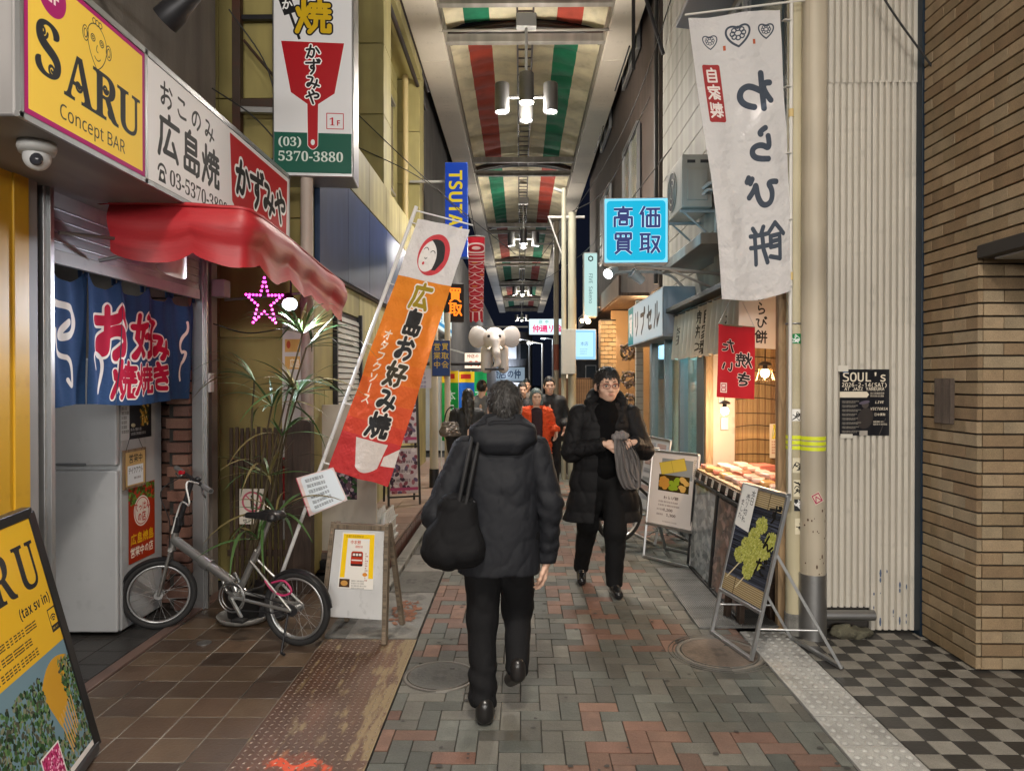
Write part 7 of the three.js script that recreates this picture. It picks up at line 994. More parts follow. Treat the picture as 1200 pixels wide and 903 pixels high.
// ---- left shops beyond the yellow building ----
{
  const t = thing('lit_store', 'brightly lit store with a green and white sign band beyond the yellow building', 'shop');
  part(t, 'wall', [bx(0.4, 6, 7, -2.0, 6.0, -16.8), bx(0.2, 3, 3.4, -1.9, 1.5, -18.6)], mat([0.14, 0.135, 0.13], 0.8, { map: TX.streak })); part(t, 'wall', bx(0.3, 5.6, 34, -2.0, 2.75, -37.4), mat([0.11, 0.105, 0.1], 0.85, { map: TX.streak }));
  part(t, 'back_wall', bx(0.05, 2.6, 7.4, -3.2, 1.3, -13.2), MT.white); part(t, 'side_wall', bx(1.4, 2.6, 0.06, -2.5, 1.3, -16.9), MT.white); part(t, 'ceiling', bx(1.4, 0.05, 7.4, -2.5, 2.62, -13.2), MT.white);
  const tx = canvasTex(800, 160, (g, W, H) => { g.fillStyle = '#d5e6e2'; g.fillRect(0, 0, W, H); g.fillStyle = '#128a4a'; g.fillRect(0, 0, W, 52); g.fillStyle = '#1d86b8'; g.fillRect(0, 120, W, 20); jpRow(g, '本日営業中', 120, 58, 58, { color: '#1b86b0', w: 11, step: 2 }); });
  part(t, 'sign_box', rb(0.3, 0.7, 4.0, -1.75, 2.98, -14.5, 0.01), MT.greyPaint); part(t, 'sign_face', faceR(-1.597, 2.68, 3.28, 12.55, 16.45), lit(tx, 0.9)); area(t, 0xcfffe4, 1.5, 3.8, 0.55, [-1.58, 2.98, -14.5], [20, 2.98, -14.5]);
  for (let k = 0; k < 2; k++) { const l = part(t, 'ceiling_light', rb(0.12, 0.04, 1.4, -2.4, 2.57, -11.5 - k * 3, 0.01), MT.white); part(l, 'tube', rb(0.09, 0.015, 1.3, -2.4, 2.54, -11.5 - k * 3, 0.005), glow(0xe6fbff, 8)); area(t, 0xe6fbff, 40, 0.1, 1.3, [-2.4, 2.52, -11.5 - k * 3], [-2.4, 0, -11.5 - k * 3]).rotation.set(-Math.PI / 2, 0, 0); }
  part(t, 'shelf', [bx(0.4, 1.6, 1.8, -2.9, 0.95, -11.4), bx(0.4, 1.6, 1.8, -2.9, 0.95, -14.4)], mat([0.3, 0.34, 0.36], 0.6));
}
{ // two pale posts at the store front
  for (const [x, z, r, l] of [[-1.22, -10.0, 0.06, 'thick pale post with a dark foot at the store front'], [-1.06, -10.3, 0.042, 'slim pale post beside the thick one at the store front']]) { const t = thing('awning_post', l, 'post', [x, 0.15, z]); part(t, 'post', cy(r, 2.5, 0, 1.25, 0, 18), MT.creamPipe); part(t, 'foot', cy(r * 1.12, 0.28, 0, 0.14, 0, 18), MT.darkMetal); }
}
{
  const t = thing('blue_vertical_sign', 'tall blue projecting sign with yellow sideways letters', 'sign', [-1.085, 4.55, -12.0]); part(t, 'casing', rb(0.38, 1.6, 0.2, 0, 0, -0.102, 0.01), mat([0.04, 0.1, 0.4], 0.4));
  const tx = canvasTex(150, 640, (g, W, H) => { g.fillStyle = '#1446b4'; g.fillRect(0, 0, W, H); g.save(); g.translate(75, 320); g.rotate(Math.PI / 2); txt(g, 'TSUTAYA', 0, 6, 'bold 128px sans-serif', '#f2d22a'); g.restore(); }); part(t, 'face', faceF(0.002, -0.185, 0.185, -0.79, 0.79), lit(tx, 0.55)); area(t, 0x6f8fff, 0.8, 0.35, 1.5, [0, 0, 0.012], [-1.085, 4.55, 30]); for (const y of [0.5, -0.5]) part(t, 'bracket', sqbar(V(-0.18, y, -0.1), V(-0.8, y, -0.1), 0.04), MT.greyPaint);
  const o = thing('orange_letter_sign', 'black box sign with glowing orange characters behind the koi streamer', 'sign', [-1.05, 2.92, -11.4], 0.35); part(o, 'casing', rb(0.3, 0.62, 0.14, 0, 0, -0.072, 0.01), MT.black); const t2 = canvasTex(140, 290, (g, W, H) => { g.fillStyle = '#120a06'; g.fillRect(0, 0, W, H); jpRow(g, '買取', 16, 30, 110, { color: '#ff7a1a', w: 13, down: 1 }); }); part(o, 'face', faceF(0.003, -0.145, 0.145, -0.3, 0.3), lit(t2, 1.4)); part(o, 'bracket', sqbar(V(-0.1, 0.2, -0.07), V(-0.85, 0.2, -0.3), 0.03), MT.greyPaint);
  const b = thing('blue_notice_sign', 'dark blue sign with yellow characters on the thick pale post', 'sign', [-1.11, 1.98, -9.9]); part(b, 'board', rb(0.25, 0.5, 0.03, 0, 0, -0.017, 0.005), MT.darkMetal); part(b, 'face', faceF(0.002, -0.12, 0.12, -0.24, 0.24), print(canvasTex(130, 260, (g, W, H) => { g.fillStyle = '#1d3a78'; g.fillRect(0, 0, W, H); jpRow(g, '営業中', 8, 14, 56, { color: '#d8b43a', w: 10, down: 1, step: 1.2 }); jpRow(g, '買取会', 68, 14, 56, { color: '#d8b43a', w: 10, down: 1, step: 1.2 }); }), 0.4));
  const w = thing('white_notice_sign', 'small pale lit notice panel beside the thick pale post', 'sign', [-1.38, 1.7, -9.95]); part(w, 'board', rb(0.28, 0.28, 0.03, 0, 0, -0.017, 0.005), MT.white); part(w, 'face', faceF(0.002, -0.13, 0.13, -0.13, 0.13), print(canvasTex(128, 128, (g, W, H) => { g.fillStyle = '#c8c4d4'; g.fillRect(0, 0, W, H); smallPrint(g, 14, 20, 96, 20, 4, '#5a4a80'); }), 0.4)); part(w, 'bracket', sqbar(V(0.1, 0.05, -0.03), V(0.16, 0.05, -0.05), 0.02), MT.greyPaint);
  const r = thing('menu_light_box', 'small warm glowing sign with red characters beside the elephant', 'sign', [-0.93, 2.06, -14.0]); part(r, 'casing', rb(0.36, 0.32, 0.12, 0, 0, -0.062, 0.01), MT.darkMetal); part(r, 'face', faceF(0.003, -0.17, 0.17, -0.15, 0.15), lit(canvasTex(200, 180, (g, W, H) => { g.fillStyle = '#f3dcc4'; g.fillRect(0, 0, W, H); jpRow(g, '仲店の', 26, 14, 46, { color: '#7a2a20', w: 10 }); jpRow(g, 'のみ', 24, 82, 84, { color: '#c2361f', w: 14 }); }), 1.1)); area(r, 0xffd9b0, 2, 0.33, 0.3, [0, 0, 0.012], [-0.93, 2.06, 30]); part(r, 'bracket', sqbar(V(-0.1, 0.12, -0.06), V(-0.7, 0.3, -0.06), 0.03), MT.greyPaint);
  [[-1.12, -11.2, '#1f9a4a', 'green and yellow shop flag standing at the store front'], [-0.92, -12.0, '#1d5fc0', 'blue and yellow shop flag standing past the green one'], [-0.72, -12.2, '#1d9a5a', 'plain green shop flag standing past the blue one']].forEach(([x, z, c, l], k) => { const f = thing('shop_flag', l, 'flag', [x, 0.02, z]); part(f, 'pole', bar(V(-0.13, 0, 0), V(-0.13, 1.82, 0), 0.01, 8), MT.white); part(f, 'base', cy(0.12, 0.04, -0.13, 0.02, 0, 16), MT.darkMetal); part(f, 'cloth', sheet(6, 12, (u, v) => V(-0.12 + 0.26 * u, 0.7 + 1.1 * v, 0.02 * Math.sin(u * 6 + v * 3))), print(canvasTex(90, 360, (g, W, H) => { g.fillStyle = c; g.fillRect(0, 0, W, H); if (k < 2) { g.fillStyle = '#e0c02a'; g.fillRect(0, 0, W, 60); g.fillStyle = '#b5342a'; g.fillRect(10, 14, 60, 26); } jpRow(g, '本日店', 18, 100, 56, { color: '#cfe6e8', w: 12, down: 1, step: 1.3 }); }), 0.8)); });
}
{ // magazine rack
  const t = thing('magazine_rack', 'black wire rack with two rows of printed cards on the red tiled platform', 'rack', [-1.42, 0.17, -8.6], 0.35);
  part(t, 'frame', [-0.19, 0.19].flatMap((x) => [sqbar(V(x, 0, 0.06), V(x, 1.35, -0.12), 0.025), sqbar(V(x, 0, -0.3), V(x, 1.3, -0.14), 0.025)]).concat([sqbar(V(-0.19, 0.1, 0.04), V(0.19, 0.1, 0.04), 0.02), sqbar(V(-0.19, 1.35, -0.12), V(0.19, 1.35, -0.12), 0.02), sqbar(V(-0.19, 0.7, -0.02), V(0.19, 0.7, -0.02), 0.02)]), MT.black);
  for (let k = 0; k < 2; k++) part(t, 'card_panel', quad(V(-0.17, 0.14 + k * 0.6, 0.052 - k * 0.08), V(0.17, 0.14 + k * 0.6, 0.052 - k * 0.08), V(0.17, 0.68 + k * 0.6, -0.02 - k * 0.08), V(-0.17, 0.68 + k * 0.6, -0.02 - k * 0.08)), print(canvasTex(200, 300, (g, W, H) => { g.fillStyle = '#c8bcc4'; g.fillRect(0, 0, W, H); for (let q = 0; q < 60; q++) { g.fillStyle = ['#8a4a5a', '#4a3a4a', '#d8d0d4', '#a86a78', '#6a5a78'][q % 5]; g.beginPath(); g.ellipse(W * hash(q, 1, k), H * hash(q, 2, k), 18, 12, q, 0, 7); g.fill(); } g.fillStyle = '#b5507a'; g.fillRect(0, H - 40, W, 20); smallPrint(g, 10, 20, 170, 18, 4, '#443a44', 3.4); }), 0.3));
}
{ // koi streamer
  const t = thing('koi_streamer', 'red carp streamer with pale scales hung from a pole above the street', 'streamer', [-0.56, 2.4, -9.0]);
  const tx = canvasTex(220, 1000, (g, W, H) => { g.fillStyle = '#b8142a'; g.fillRect(0, 0, W, H); g.strokeStyle = '#e6c8c4'; g.lineWidth = 7; for (let r = 0; r < 13; r++) for (let k = -1; k < 4; k++) { const x = k * 74 + (r % 2) * 37 + 30, y = 290 + r * 46; g.beginPath(); g.arc(x, y, 36, 0.1, 3.04); g.stroke(); g.fillStyle = r % 3 ? '#cf4a52' : '#d88a3a'; g.beginPath(); g.arc(x, y + 6, 14, 0, 3.14); g.fill(); } g.fillStyle = '#c92236'; g.fillRect(0, 0, W, 240); for (const x of [110]) { g.fillStyle = '#efdcd8'; g.beginPath(); g.arc(x, 130, 62, 0, 7); g.fill(); g.fillStyle = '#b8142a'; g.beginPath(); g.arc(x, 130, 44, 0, 7); g.fill(); g.fillStyle = '#e9d0cc'; g.beginPath(); g.arc(x, 130, 20, 0, 7); g.fill(); } g.strokeStyle = '#efdcd8'; g.lineWidth = 9; for (let k = 0; k < 3; k++) { g.beginPath(); g.arc(110, 120 + k * 40, 90, 0.7, 2.4); g.stroke(); } for (let k = 0; k < 6; k++) { g.beginPath(); g.moveTo(30 + k * 32, 880); g.lineTo(20 + k * 36, 1000); g.stroke(); } });
  part(t, 'body', sheet(20, 24, (u, v) => { const a = (u - 0.5) * 6.283, r = 0.108 * (0.8 + 0.2 * v), f = v < 0.12 ? 0.05 * Math.abs(Math.sin(a * 1.5)) : 0; return V(r * Math.sin(a), 1.08 * v + f, 0.06 * Math.cos(a) + 0.02 * Math.sin(v * 6)); }), new THREE.MeshPhysicalMaterial({ map: tx, roughness: 0.8, side: THREE.DoubleSide, transmission: 0.2, thickness: 0 })); part(t, 'mouth_ring', tor(0.108, 0.006, 0, 1.08, 0, Math.PI / 2), MT.white); part(t, 'line', bar(V(0, 1.08, 0), V(-0.1, 1.6, 0), 0.004, 5), MT.black);
}
{ // elephant figure
  const t = thing('elephant_figure', 'pale grey elephant figure with spread ears mounted above the street', 'statue', [-0.4, 1.84, -11.0]), m = mat([0.58, 0.54, 0.52], 0.5);
  part(t, 'body', blob([[0, 0.42, -0.12, 0.2, 0.2, 0.28], [0, 0.47, 0.14, 0.17, 0.175, 0.16], [-0.13, 0.3, -0.02, -0.14, 0.02, 0.0, 0.085, 0.075], [0.13, 0.3, -0.02, 0.14, 0.02, 0.0, 0.085, 0.075], [-0.12, 0.3, -0.3, -0.12, 0.02, -0.3, 0.085, 0.075], [0.12, 0.3, -0.3, 0.12, 0.02, -0.3, 0.085, 0.075], [0.02, 0.42, 0.27, 0.04, 0.24, 0.32, 0.075, 0.05], [0.04, 0.24, 0.32, 0.06, 0.1, 0.3, 0.05, 0.036], [0.06, 0.1, 0.3, 0.02, 0.05, 0.33, 0.036, 0.03]], 0.016, 0.06), m);
  for (const s of [-1, 1]) { part(t, 'ear', blob([[s * 0.27, 0.5, 0.1, 0.13, 0.17, 0.03], [s * 0.2, 0.5, 0.11, 0.1, 0.12, 0.03]], 0.014, 0.05), m); part(t, 'eye', sp(0.022, s * 0.085 + 0.005, 0.5, 0.286, 1, 1, 0.6, 12), MT.black); part(t, 'tusk', tube([V(s * 0.06 + 0.02, 0.36, 0.27), V(s * 0.1 + 0.02, 0.3, 0.35), V(s * 0.13 + 0.02, 0.31, 0.41)], 0.016, 10, 8), mat([0.6, 0.57, 0.5], 0.4)); }
  part(t, 'mount', [bar(V(0, 0.1, -0.35), V(-1.2, 0.1, -0.35), 0.03), rb(0.3, 0.03, 0.5, 0, 0.005, -0.15, 0.005)], MT.darkMetal);
}
// cables slung across the street
[[[-2.1, 5.0, -8.5], [-1.2, 4.3, -9.5], [-0.1, 4.15, -14]], [[1.9, 6.6, -8.0], [1.5, 5.3, -10.0], [0.3, 4.2, -16]], [[1.9, 4.6, -9.0], [1.2, 3.95, -12], [-0.4, 3.9, -20]], [[-2.1, 4.6, -8.8], [-1.4, 4.35, -9.2], [-0.9, 4.4, -12]], [[1.7, 5.4, -9.4], [1.3, 4.6, -11], [0.85, 4.5, -12]], [[2.66, 3.65, -4.6], [2.3, 4.1, -4.55], [2.0, 4.6, -4.5]]].forEach((p, k) => solo('cable', tube(p.map((q) => V(...q)), 0.007, 30, 5), MT.black, ['black cable sagging from the yellow building toward the arcade', 'thick black cable running down along the right arcade beam', 'thin black cable crossing low under the arcade', 'short black cable looped on the yellow facade', 'black cable dropping to the twin posts', 'black cable on the upper corrugated wall'][k], 'cable'));

{ // unseen lit shop front behind the viewer, placed for soft frontal light
  const t = thing('unseen_corner_store', 'unseen glass-fronted store behind the viewer, placed to light the street from the front', 'shop', [0.3, 0, 7.5]);
  part(t, 'wall', [bx(9, 3.4, 0.3, 0, 4.6, 0.2), bx(1.2, 3, 0.3, -3.9, 1.5, 0.2), bx(1.2, 3, 0.3, 3.9, 1.5, 0.2), bx(9, 0.4, 0.3, 0, 0.15, 0.2)], MT.greyPaint); part(t, 'back_wall', bx(7, 3, 0.1, 0, 1.5, 3.2), MT.white); part(t, 'ceiling', bx(7, 0.1, 3.2, 0, 2.95, 1.7), MT.white); part(t, 'floor', bx(7, 0.1, 3.2, 0, 0.02, 1.7), MT.concrete);
  for (let k = 0; k < 4; k++) part(t, 'mullion', rb(0.06, 2.6, 0.08, -3.3 + k * 2.2, 1.65, 0.1, 0.005), MT.alu);
  part(t, 'sign_band', rb(7.2, 0.8, 0.25, 0, 3.35, -0.08, 0.02), MT.greyPaint); part(t, 'sign_face', quad(V(3.5, 3.0, -0.21), V(-3.5, 3.0, -0.21), V(-3.5, 3.7, -0.21), V(3.5, 3.7, -0.21)), glow(0xfff4e6, 1.5)); area(t, 0xfffaf3, UNSEEN_STORE, 7, 0.7, [0, 3.35, -0.23], [0.3, 2.6, -20]);  // area light at the unseen sign lights facades and walkers from the front
  for (let k = 0; k < 3; k++) { const l = part(t, 'ceiling_light', rb(0.3, 0.06, 2.2, -2.2 + k * 2.2, 2.87, 1.6, 0.01), MT.white); part(l, 'diffuser', bx(0.24, 0.01, 2.1, -2.2 + k * 2.2, 2.835, 1.6), glow(0xfff4e6, 6)); area(t, 0xfff4e6, 30, 0.24, 2.1, [-2.2 + k * 2.2, 2.82, 1.6], [0, 0, 0]).rotation.set(-Math.PI / 2, 0, 0); }
}

// ================= PEOPLE =================
// head facing +z round its centre (the middle of the skull), s = size
function headGeo(c, yaw = 0, pitch = 0, s = 1, cell = 0.0048) {
  const L = [[0, 0.025, -0.012, 0.077, 0.1, 0.094], [0, -0.04, 0.022, 0.062, 0.078, 0.066], [0, -0.088, 0.048, 0.03, 0.026, 0.028], [0, 0.004, 0.084, 0, -0.026, 0.099, 0.0075, 0.0105], [-0.011, -0.03, 0.09, 0.011, -0.03, 0.09, 0.0075, 0.0075], [-0.038, 0.026, 0.075, 0.038, 0.026, 0.075, 0.013, 0.013], [-0.042, -0.028, 0.058, 0.024, 0.024, 0.022], [0.042, -0.028, 0.058, 0.024, 0.024, 0.022], [-0.02, -0.062, 0.077, 0.02, -0.062, 0.077, 0.0085, 0.0085], [0, -0.07, -0.01, 0, -0.17, -0.02, 0.052, 0.058], [-0.08, -0.01, -0.012, 0.012, 0.03, 0.018], [0.08, -0.01, -0.012, 0.012, 0.03, 0.018]];
  const f = field(L, 0.022), eye = (x, y, z) => Math.hypot(Math.abs(x) - 0.032, y - 0.004, (z - 0.09) * 0.8) - 0.0155;
  const g = fieldMesh((x, y, z) => { const d = f(x, y, z), e = eye(x, y, z); const h = Math.max(0.012 - Math.abs(-e - d), 0) / 0.012; return Math.max(d, -e) + h * h * 0.003; }, [-0.11, -0.24, -0.13], [0.11, 0.145, 0.135], cell);
  return place(g.scale(s, s, s), c[0], c[1], c[2], pitch, yaw, 0);
}
function hairGeo(c, yaw, s, o = {}) { // o.back: lowest hair at the back, o.long: hair falling to this length
  const L = [[0, 0.034, -0.016, 0.084, 0.108, 0.101]]; if (o.long) L.push([-0.03, -0.05, -0.06, -0.05, -o.long, -0.075, 0.06, 0.035], [0.03, -0.05, -0.06, 0.05, -o.long, -0.075, 0.06, 0.035], [0, -0.05, -0.06, 0, -o.long * 1.05, -0.08, 0.06, 0.04]);
  if (o.bob) L.push([-0.065, 0, -0.01, -0.07, -0.09, 0.0, 0.035, 0.03], [0.065, 0, -0.01, 0.07, -0.09, 0.0, 0.035, 0.03], [-0.03, 0, -0.06, -0.035, -0.1, -0.06, 0.05, 0.035], [0.03, 0, -0.06, 0.035, -0.1, -0.06, 0.05, 0.035]);
  const f = field(L, 0.03), [lo, hi] = boundsOf(L, 0.03), back = o.back ?? -0.06, front = o.front ?? 0.068;
  const g = fieldMesh((x, y, z) => { const d = f(x, y, z) + 0.004 * vnoise(x * 70, y * 22, z * 70) + 0.0045 * vnoise(x * 190, y * 30, z * 190), t = sm(Math.max(0, Math.min(1, (z + 0.005) / 0.075))), side = Math.max(0, 1 - Math.abs(z - 0.01) / 0.05) * 0.02; const cut = mix(back, front - 0.1 * Math.max(0, Math.abs(x) - 0.055) + 0.16 * (x + 0.02) * (x < 0.03 ? 1 : -0.6), t) - side + 0.013 * vnoise(x * 75, 3, z * 60); return o.long || o.bob ? Math.max(d, z > 0.02 ? cut - y : -9) : Math.max(d, cut - y); }, lo, hi, o.cell || 0.0055);
  return place(g.scale(s, s, s), c[0], c[1], c[2], o.pitch || 0, yaw, 0);
}
// a hand at w; d: direction of the fingers, n: direction of the back of the hand, side: +1 when the thumb lies along d x n
function handGeo(w, d, n, side, curl = 0.45, cell = 0.0038, s = 1) {
  d = d.clone().normalize(); n = n.clone().addScaledVector(d, -n.dot(d)).normalize(); const r = d.clone().cross(n).multiplyScalar(side), L = [], at = (a, b, c) => w.clone().addScaledVector(d, a * s).addScaledVector(r, b * s).addScaledVector(n, c * s);
  const push = (p, q, ra, rb2) => L.push([p.x, p.y, p.z, q.x, q.y, q.z, ra * s, rb2 * s]);
  for (const b of [-0.028, -0.01, 0.01, 0.028]) push(at(0.01, b * 0.75, 0), at(0.085, b, 0), 0.016, 0.0125);
  [[-0.032, 0.056], [-0.011, 0.072], [0.011, 0.078], [0.032, 0.07]].forEach(([b, len], i) => { let a = 0, x = 0.088, z = 0; let p = at(x, b, z); for (let k = 0; k < 3; k++) { a += curl * (1 + 0.12 * (3 - i)); const l = len * [0.44, 0.32, 0.24][k]; x += l * Math.cos(a); z -= l * Math.sin(a); const q = at(x, b * (1 + 0.04 * k), z); push(p, q, 0.0092 - k * 0.0008, 0.0085 - k * 0.001); p = q; } });
  push(at(0.025, 0.03, -0.004), at(0.055, 0.052, -0.014), 0.014, 0.011); push(at(0.055, 0.052, -0.014), at(0.085, 0.056, -0.022), 0.0105, 0.0095); push(at(0.085, 0.056, -0.022), at(0.106, 0.05, -0.03), 0.0095, 0.008);
  push(at(-0.05, 0, 0), at(0.015, 0, 0), 0.026, 0.024); return blob(L, cell, 0.008);
}
const shoeGeo = (h, t, r = 0.042) => blob([[h.x, h.y, h.z, t.x, t.y, t.z, r, r * 0.86], [h.x, h.y + 0.045, h.z, h.x * 0.7 + t.x * 0.3, h.y + 0.03, h.z * 0.7 + t.z * 0.3, r * 0.92, r * 0.85]], 0.009, 0.03);
// a garment trunk: rows of [height, half width, half depth, centre x, centre z]
const trunk = (rows, k = 2.4) => (x, y, z) => {
  let i = 0; while (i < rows.length - 2 && y > rows[i + 1][0]) i++;
  const a = rows[i], b = rows[i + 1], t = sm(Math.max(0, Math.min(1, (y - a[0]) / (b[0] - a[0])))), q = [1, 2, 3, 4].map((n) => mix(a[n] || 0, b[n] || 0, t));
  const d = (Math.pow(Math.pow(Math.abs(x - q[2]) / q[0], k) + Math.pow(Math.abs(z - q[3]) / q[1], k), 1 / k) - 1) * Math.min(q[0], q[1]);
  return Math.max(d, y - rows[rows.length - 1][0], rows[0][0] - y);
};
const ridge = (v) => (1 - Math.abs(v)) ** 3;
const creases = (x, y, z, amp, f, sd = 0) => amp * (ridge(vnoise(x * f + 0.6 * y * f + sd, y * f * 0.55 - 0.3 * x * f, z * f)) * 0.9 - 0.3) + amp * 0.5 * ridge(vnoise(x * f * 2.1 - y * f * 0.8, y * f * 1.3 + sd, z * f * 2.1));
const fab = (c, o = {}) => new THREE.MeshPhysicalMaterial({ color: col(...c), roughness: 0.82, specularIntensity: 0.4, side: THREE.DoubleSide, bumpMap: TX.wave, bumpScale: 0.006, ...o });
function sleeve(a, e, w, r, sd) { // shoulder, elbow, wrist; rings of cloth gather at the elbow and the cuff
  const L = [[...a, ...e, r[0], r[1]], [...e, ...w, r[1], r[2]]], f = field(L, 0.03), [lo, hi] = boundsOf(L, 0.03);
  const cut = V(...w).sub(V(...e)).normalize();
  return fieldMesh((x, y, z) => { const d = f(x, y, z); if (Math.abs(d) > 0.05) return d; const q = Math.hypot(x - e[0], y - e[1], z - e[2]), g = Math.exp(-q * q / 0.016) + 0.7 * Math.exp(-((x - w[0]) ** 2 + (y - w[1]) ** 2 + (z - w[2]) ** 2) / 0.012); return Math.max(d + creases(x, y, z, 0.008, 11, sd) + creases(x, y, z, 0.003, 24, sd + 4) + 0.005 * g * Math.sin(y * 75 + 14 * x + 5 * vnoise(x * 9, y * 9, z * 9)), (x - w[0]) * cut.x + (y - w[1]) * cut.y + (z - w[2]) * cut.z - 0.012); }, lo, hi, 0.0075);
}
function strands(hair, count, len, sd) { // loose locks lying on a head of hair
  const p = hair.attributes.position, n = hair.attributes.normal, P = []; let top = -9; for (let i = 0; i < p.count; i++) top = Math.max(top, p.getY(i));
  for (let k = 0; k < count; k++) {
    const i = Math.floor(hash(k, sd, 1) * p.count), a = V(p.getX(i), p.getY(i), p.getZ(i)), q = V(n.getX(i), n.getY(i), n.getZ(i)), d = V(hash(k, sd, 2) - 0.5, -0.75, hash(k, sd, 3) - 0.5); d.addScaledVector(q, -d.dot(q)).normalize();
    const s = q.clone().cross(d).multiplyScalar(0.0016), L = len * (0.5 + hash(k, sd, 4)), m = a.clone().addScaledVector(d, L * 0.5).addScaledVector(q, 0.0045), e = a.clone().addScaledVector(d, L).addScaledVector(q, 0.001 + 0.006 * hash(k, sd, 5));
    const b = a.clone().addScaledVector(q, -0.002); for (const v of [b.clone().add(s), b.clone().sub(s), m.clone().add(s), b.clone().sub(s), m.clone().sub(s), m.clone().add(s), m.clone().add(s), m.clone().sub(s), e]) P.push(v.x, v.y, v.z);
  }
  const g = new THREE.BufferGeometry(); g.setAttribute('position', new THREE.Float32BufferAttribute(P, 3)); g.computeVertexNormals(); return uvm(g);
}
const cloth = (c, rough, bump = 0.003) => mat(c, rough, { bumpMap: TX.wave, bumpScale: bump, side: THREE.DoubleSide });

{ // man walking away
  const t = thing('person', 'person in a black hooded jacket walking away with a shoulder bag', 'person', [-0.1, 0, -3.6]);
  const lk = [-0.092, 0.47, 0.0], la = [-0.088, 0.1, 0.1], rk = [0.085, 0.48, -0.13], ra = [0.085, 0.25, 0.04], hc = [0.018, 1.535, -0.02];
  const rw = V(0.232, 0.765, -0.01);
  part(t, 'body', [blob([[0, 1.36, 0, 0, 0.95, 0, 0.1, 0.1], [0, 1.36, 0, 0.012, 1.5, -0.02, 0.06, 0.05], [-0.16, 1.35, 0, 0.16, 1.35, 0, 0.045, 0.045], [-0.18, 1.34, 0, -0.3, 1.0, 0.03, 0.045, 0.038], [-0.3, 1.0, 0.03, -0.2, 0.93, -0.2, 0.038, 0.028], [0.18, 1.34, 0, 0.232, 1.05, 0.03, 0.045, 0.038], [0.232, 1.05, 0.03, 0.232, 0.79, -0.005, 0.038, 0.028], [-0.09, 0.9, 0, ...lk, 0.075, 0.05], [...lk, ...la, 0.05, 0.035], [0.08, 0.9, 0, ...rk, 0.075, 0.05], [...rk, ...ra, 0.05, 0.035]], 0.016, 0.04), headGeo(hc, Math.PI + 0.1, 0, 0.98, 0.0055), handGeo(rw, V(-0.08, -1, -0.1), V(1, 0, 0.1), 1, 0.35), handGeo(V(-0.2, 0.93, -0.2), V(0.6, -0.2, -1), V(0, 1, 0), -1, 0.6, 0.0045)], MT.skin);
  const h1 = part(t, 'hair', hairGeo(hc, Math.PI + 0.1, 1.0, { back: -0.07, cell: 0.0038 }), mat([0.024, 0.022, 0.021], 0.6)); part(h1, 'hair_strands', strands(h1.geometry, 2600, 0.034, 3), mat([0.04, 0.037, 0.035], 0.5, { side: THREE.DoubleSide })).userData.kind = 'stuff';
  // jacket with hood and folds
  const jm = fab([0.0095, 0.0105, 0.014], { roughness: 0.7, specularIntensity: 0.6 }), tr = trunk([[0.715, 0.212, 0.15, -0.01, 0.015], [0.9, 0.2, 0.145, -0.005, 0.015], [1.14, 0.19, 0.135, 0, 0.01], [1.28, 0.185, 0.118, 0, 0], [1.37, 0.165, 0.1, 0, 0], [1.45, 0.1, 0.085, 0, 0]]), shl = field([[-0.155, 1.325, 0, 0.155, 1.325, 0, 0.072, 0.072], [-0.06, 1.39, 0, 0.06, 1.39, 0, 0.075, 0.075]], 0.03);
  part(t, 'jacket', fieldMesh((x, y, z) => { const d = smin(tr(x, y, z), shl(x, y, z), 0.03); return Math.abs(d) > 0.06 ? d : Math.max(d + creases(x, y, z, 0.0075, 6.5, 3) + creases(x, y, z, 0.003, 19, 5) + 0.004 * vnoise(x * 5, y * 4, z * 5) + (Math.abs(x) < 0.004 && z > 0 && y < 1.25 ? 0.003 : 0), 0.715 - y); }, [-0.26, 0.7, -0.2], [0.26, 1.49, 0.22], 0.0078), jm);
  part(t, 'sleeve', sleeve([0.178, 1.325, 0], [0.243, 1.055, 0.03], [0.236, 0.77, -0.005], [0.078, 0.07, 0.055], 2), jm); part(t, 'sleeve', sleeve([-0.178, 1.325, 0], [-0.318, 1.0, 0.05], [-0.21, 0.93, -0.18], [0.078, 0.076, 0.055], 7), jm);
  part(t, 'hood', blob([[-0.1, 1.41, 0.06, 0.12, 1.41, 0.06, 0.066, 0.066], [-0.06, 1.465, 0.04, 0.08, 1.465, 0.04, 0.052, 0.052], [-0.06, 1.365, 0.085, 0.08, 1.365, 0.085, 0.06, 0.06], [-0.105, 1.42, -0.04, -0.08, 1.43, 0.05, 0.05, 0.055], [0.13, 1.42, -0.04, 0.1, 1.43, 0.05, 0.05, 0.055]], 0.008, 0.03, (d, x, y, z) => Math.abs(d) > 0.05 ? d : d + creases(x, y, z, 0.009, 9, 1) + 0.003 * Math.sin(y * 90 + 20 * x * x)), jm);
  part(t, 'trousers', blob([[-0.09, 0.88, 0, ...lk, 0.105, 0.082], [...lk, la[0], 0.1, la[2], 0.077, 0.07], [0.08, 0.88, 0, ...rk, 0.105, 0.082], [...rk, ra[0], ra[1] - 0.01, ra[2], 0.078, 0.062], [-0.08, 0.9, 0, 0.08, 0.9, 0, 0.13, 0.13]], 0.0105, 0.03, (d, x, y, z) => Math.max(Math.abs(d) > 0.05 ? d : d + creases(x, y, z, 0.008, 8, 7) + (y < 0.26 ? 0.005 * Math.sin(y * 70 + x * 25) : 0), 0.075 - y)), fab([0.0075, 0.0075, 0.0085]));
  part(t, 'shoe', shoeGeo(V(-0.075, 0.046, 0.14), V(-0.085, 0.04, -0.08), 0.046), mat([0.014, 0.013, 0.013], 0.3)); part(t, 'shoe', shoeGeo(V(0.085, 0.215, 0.07), V(0.05, 0.13, -0.07), 0.042), mat([0.014, 0.013, 0.013], 0.3));
  part(t, 'heel', [rb(0.066, 0.025, 0.06, -0.075, 0.0125, 0.125, 0.006)], MT.black);
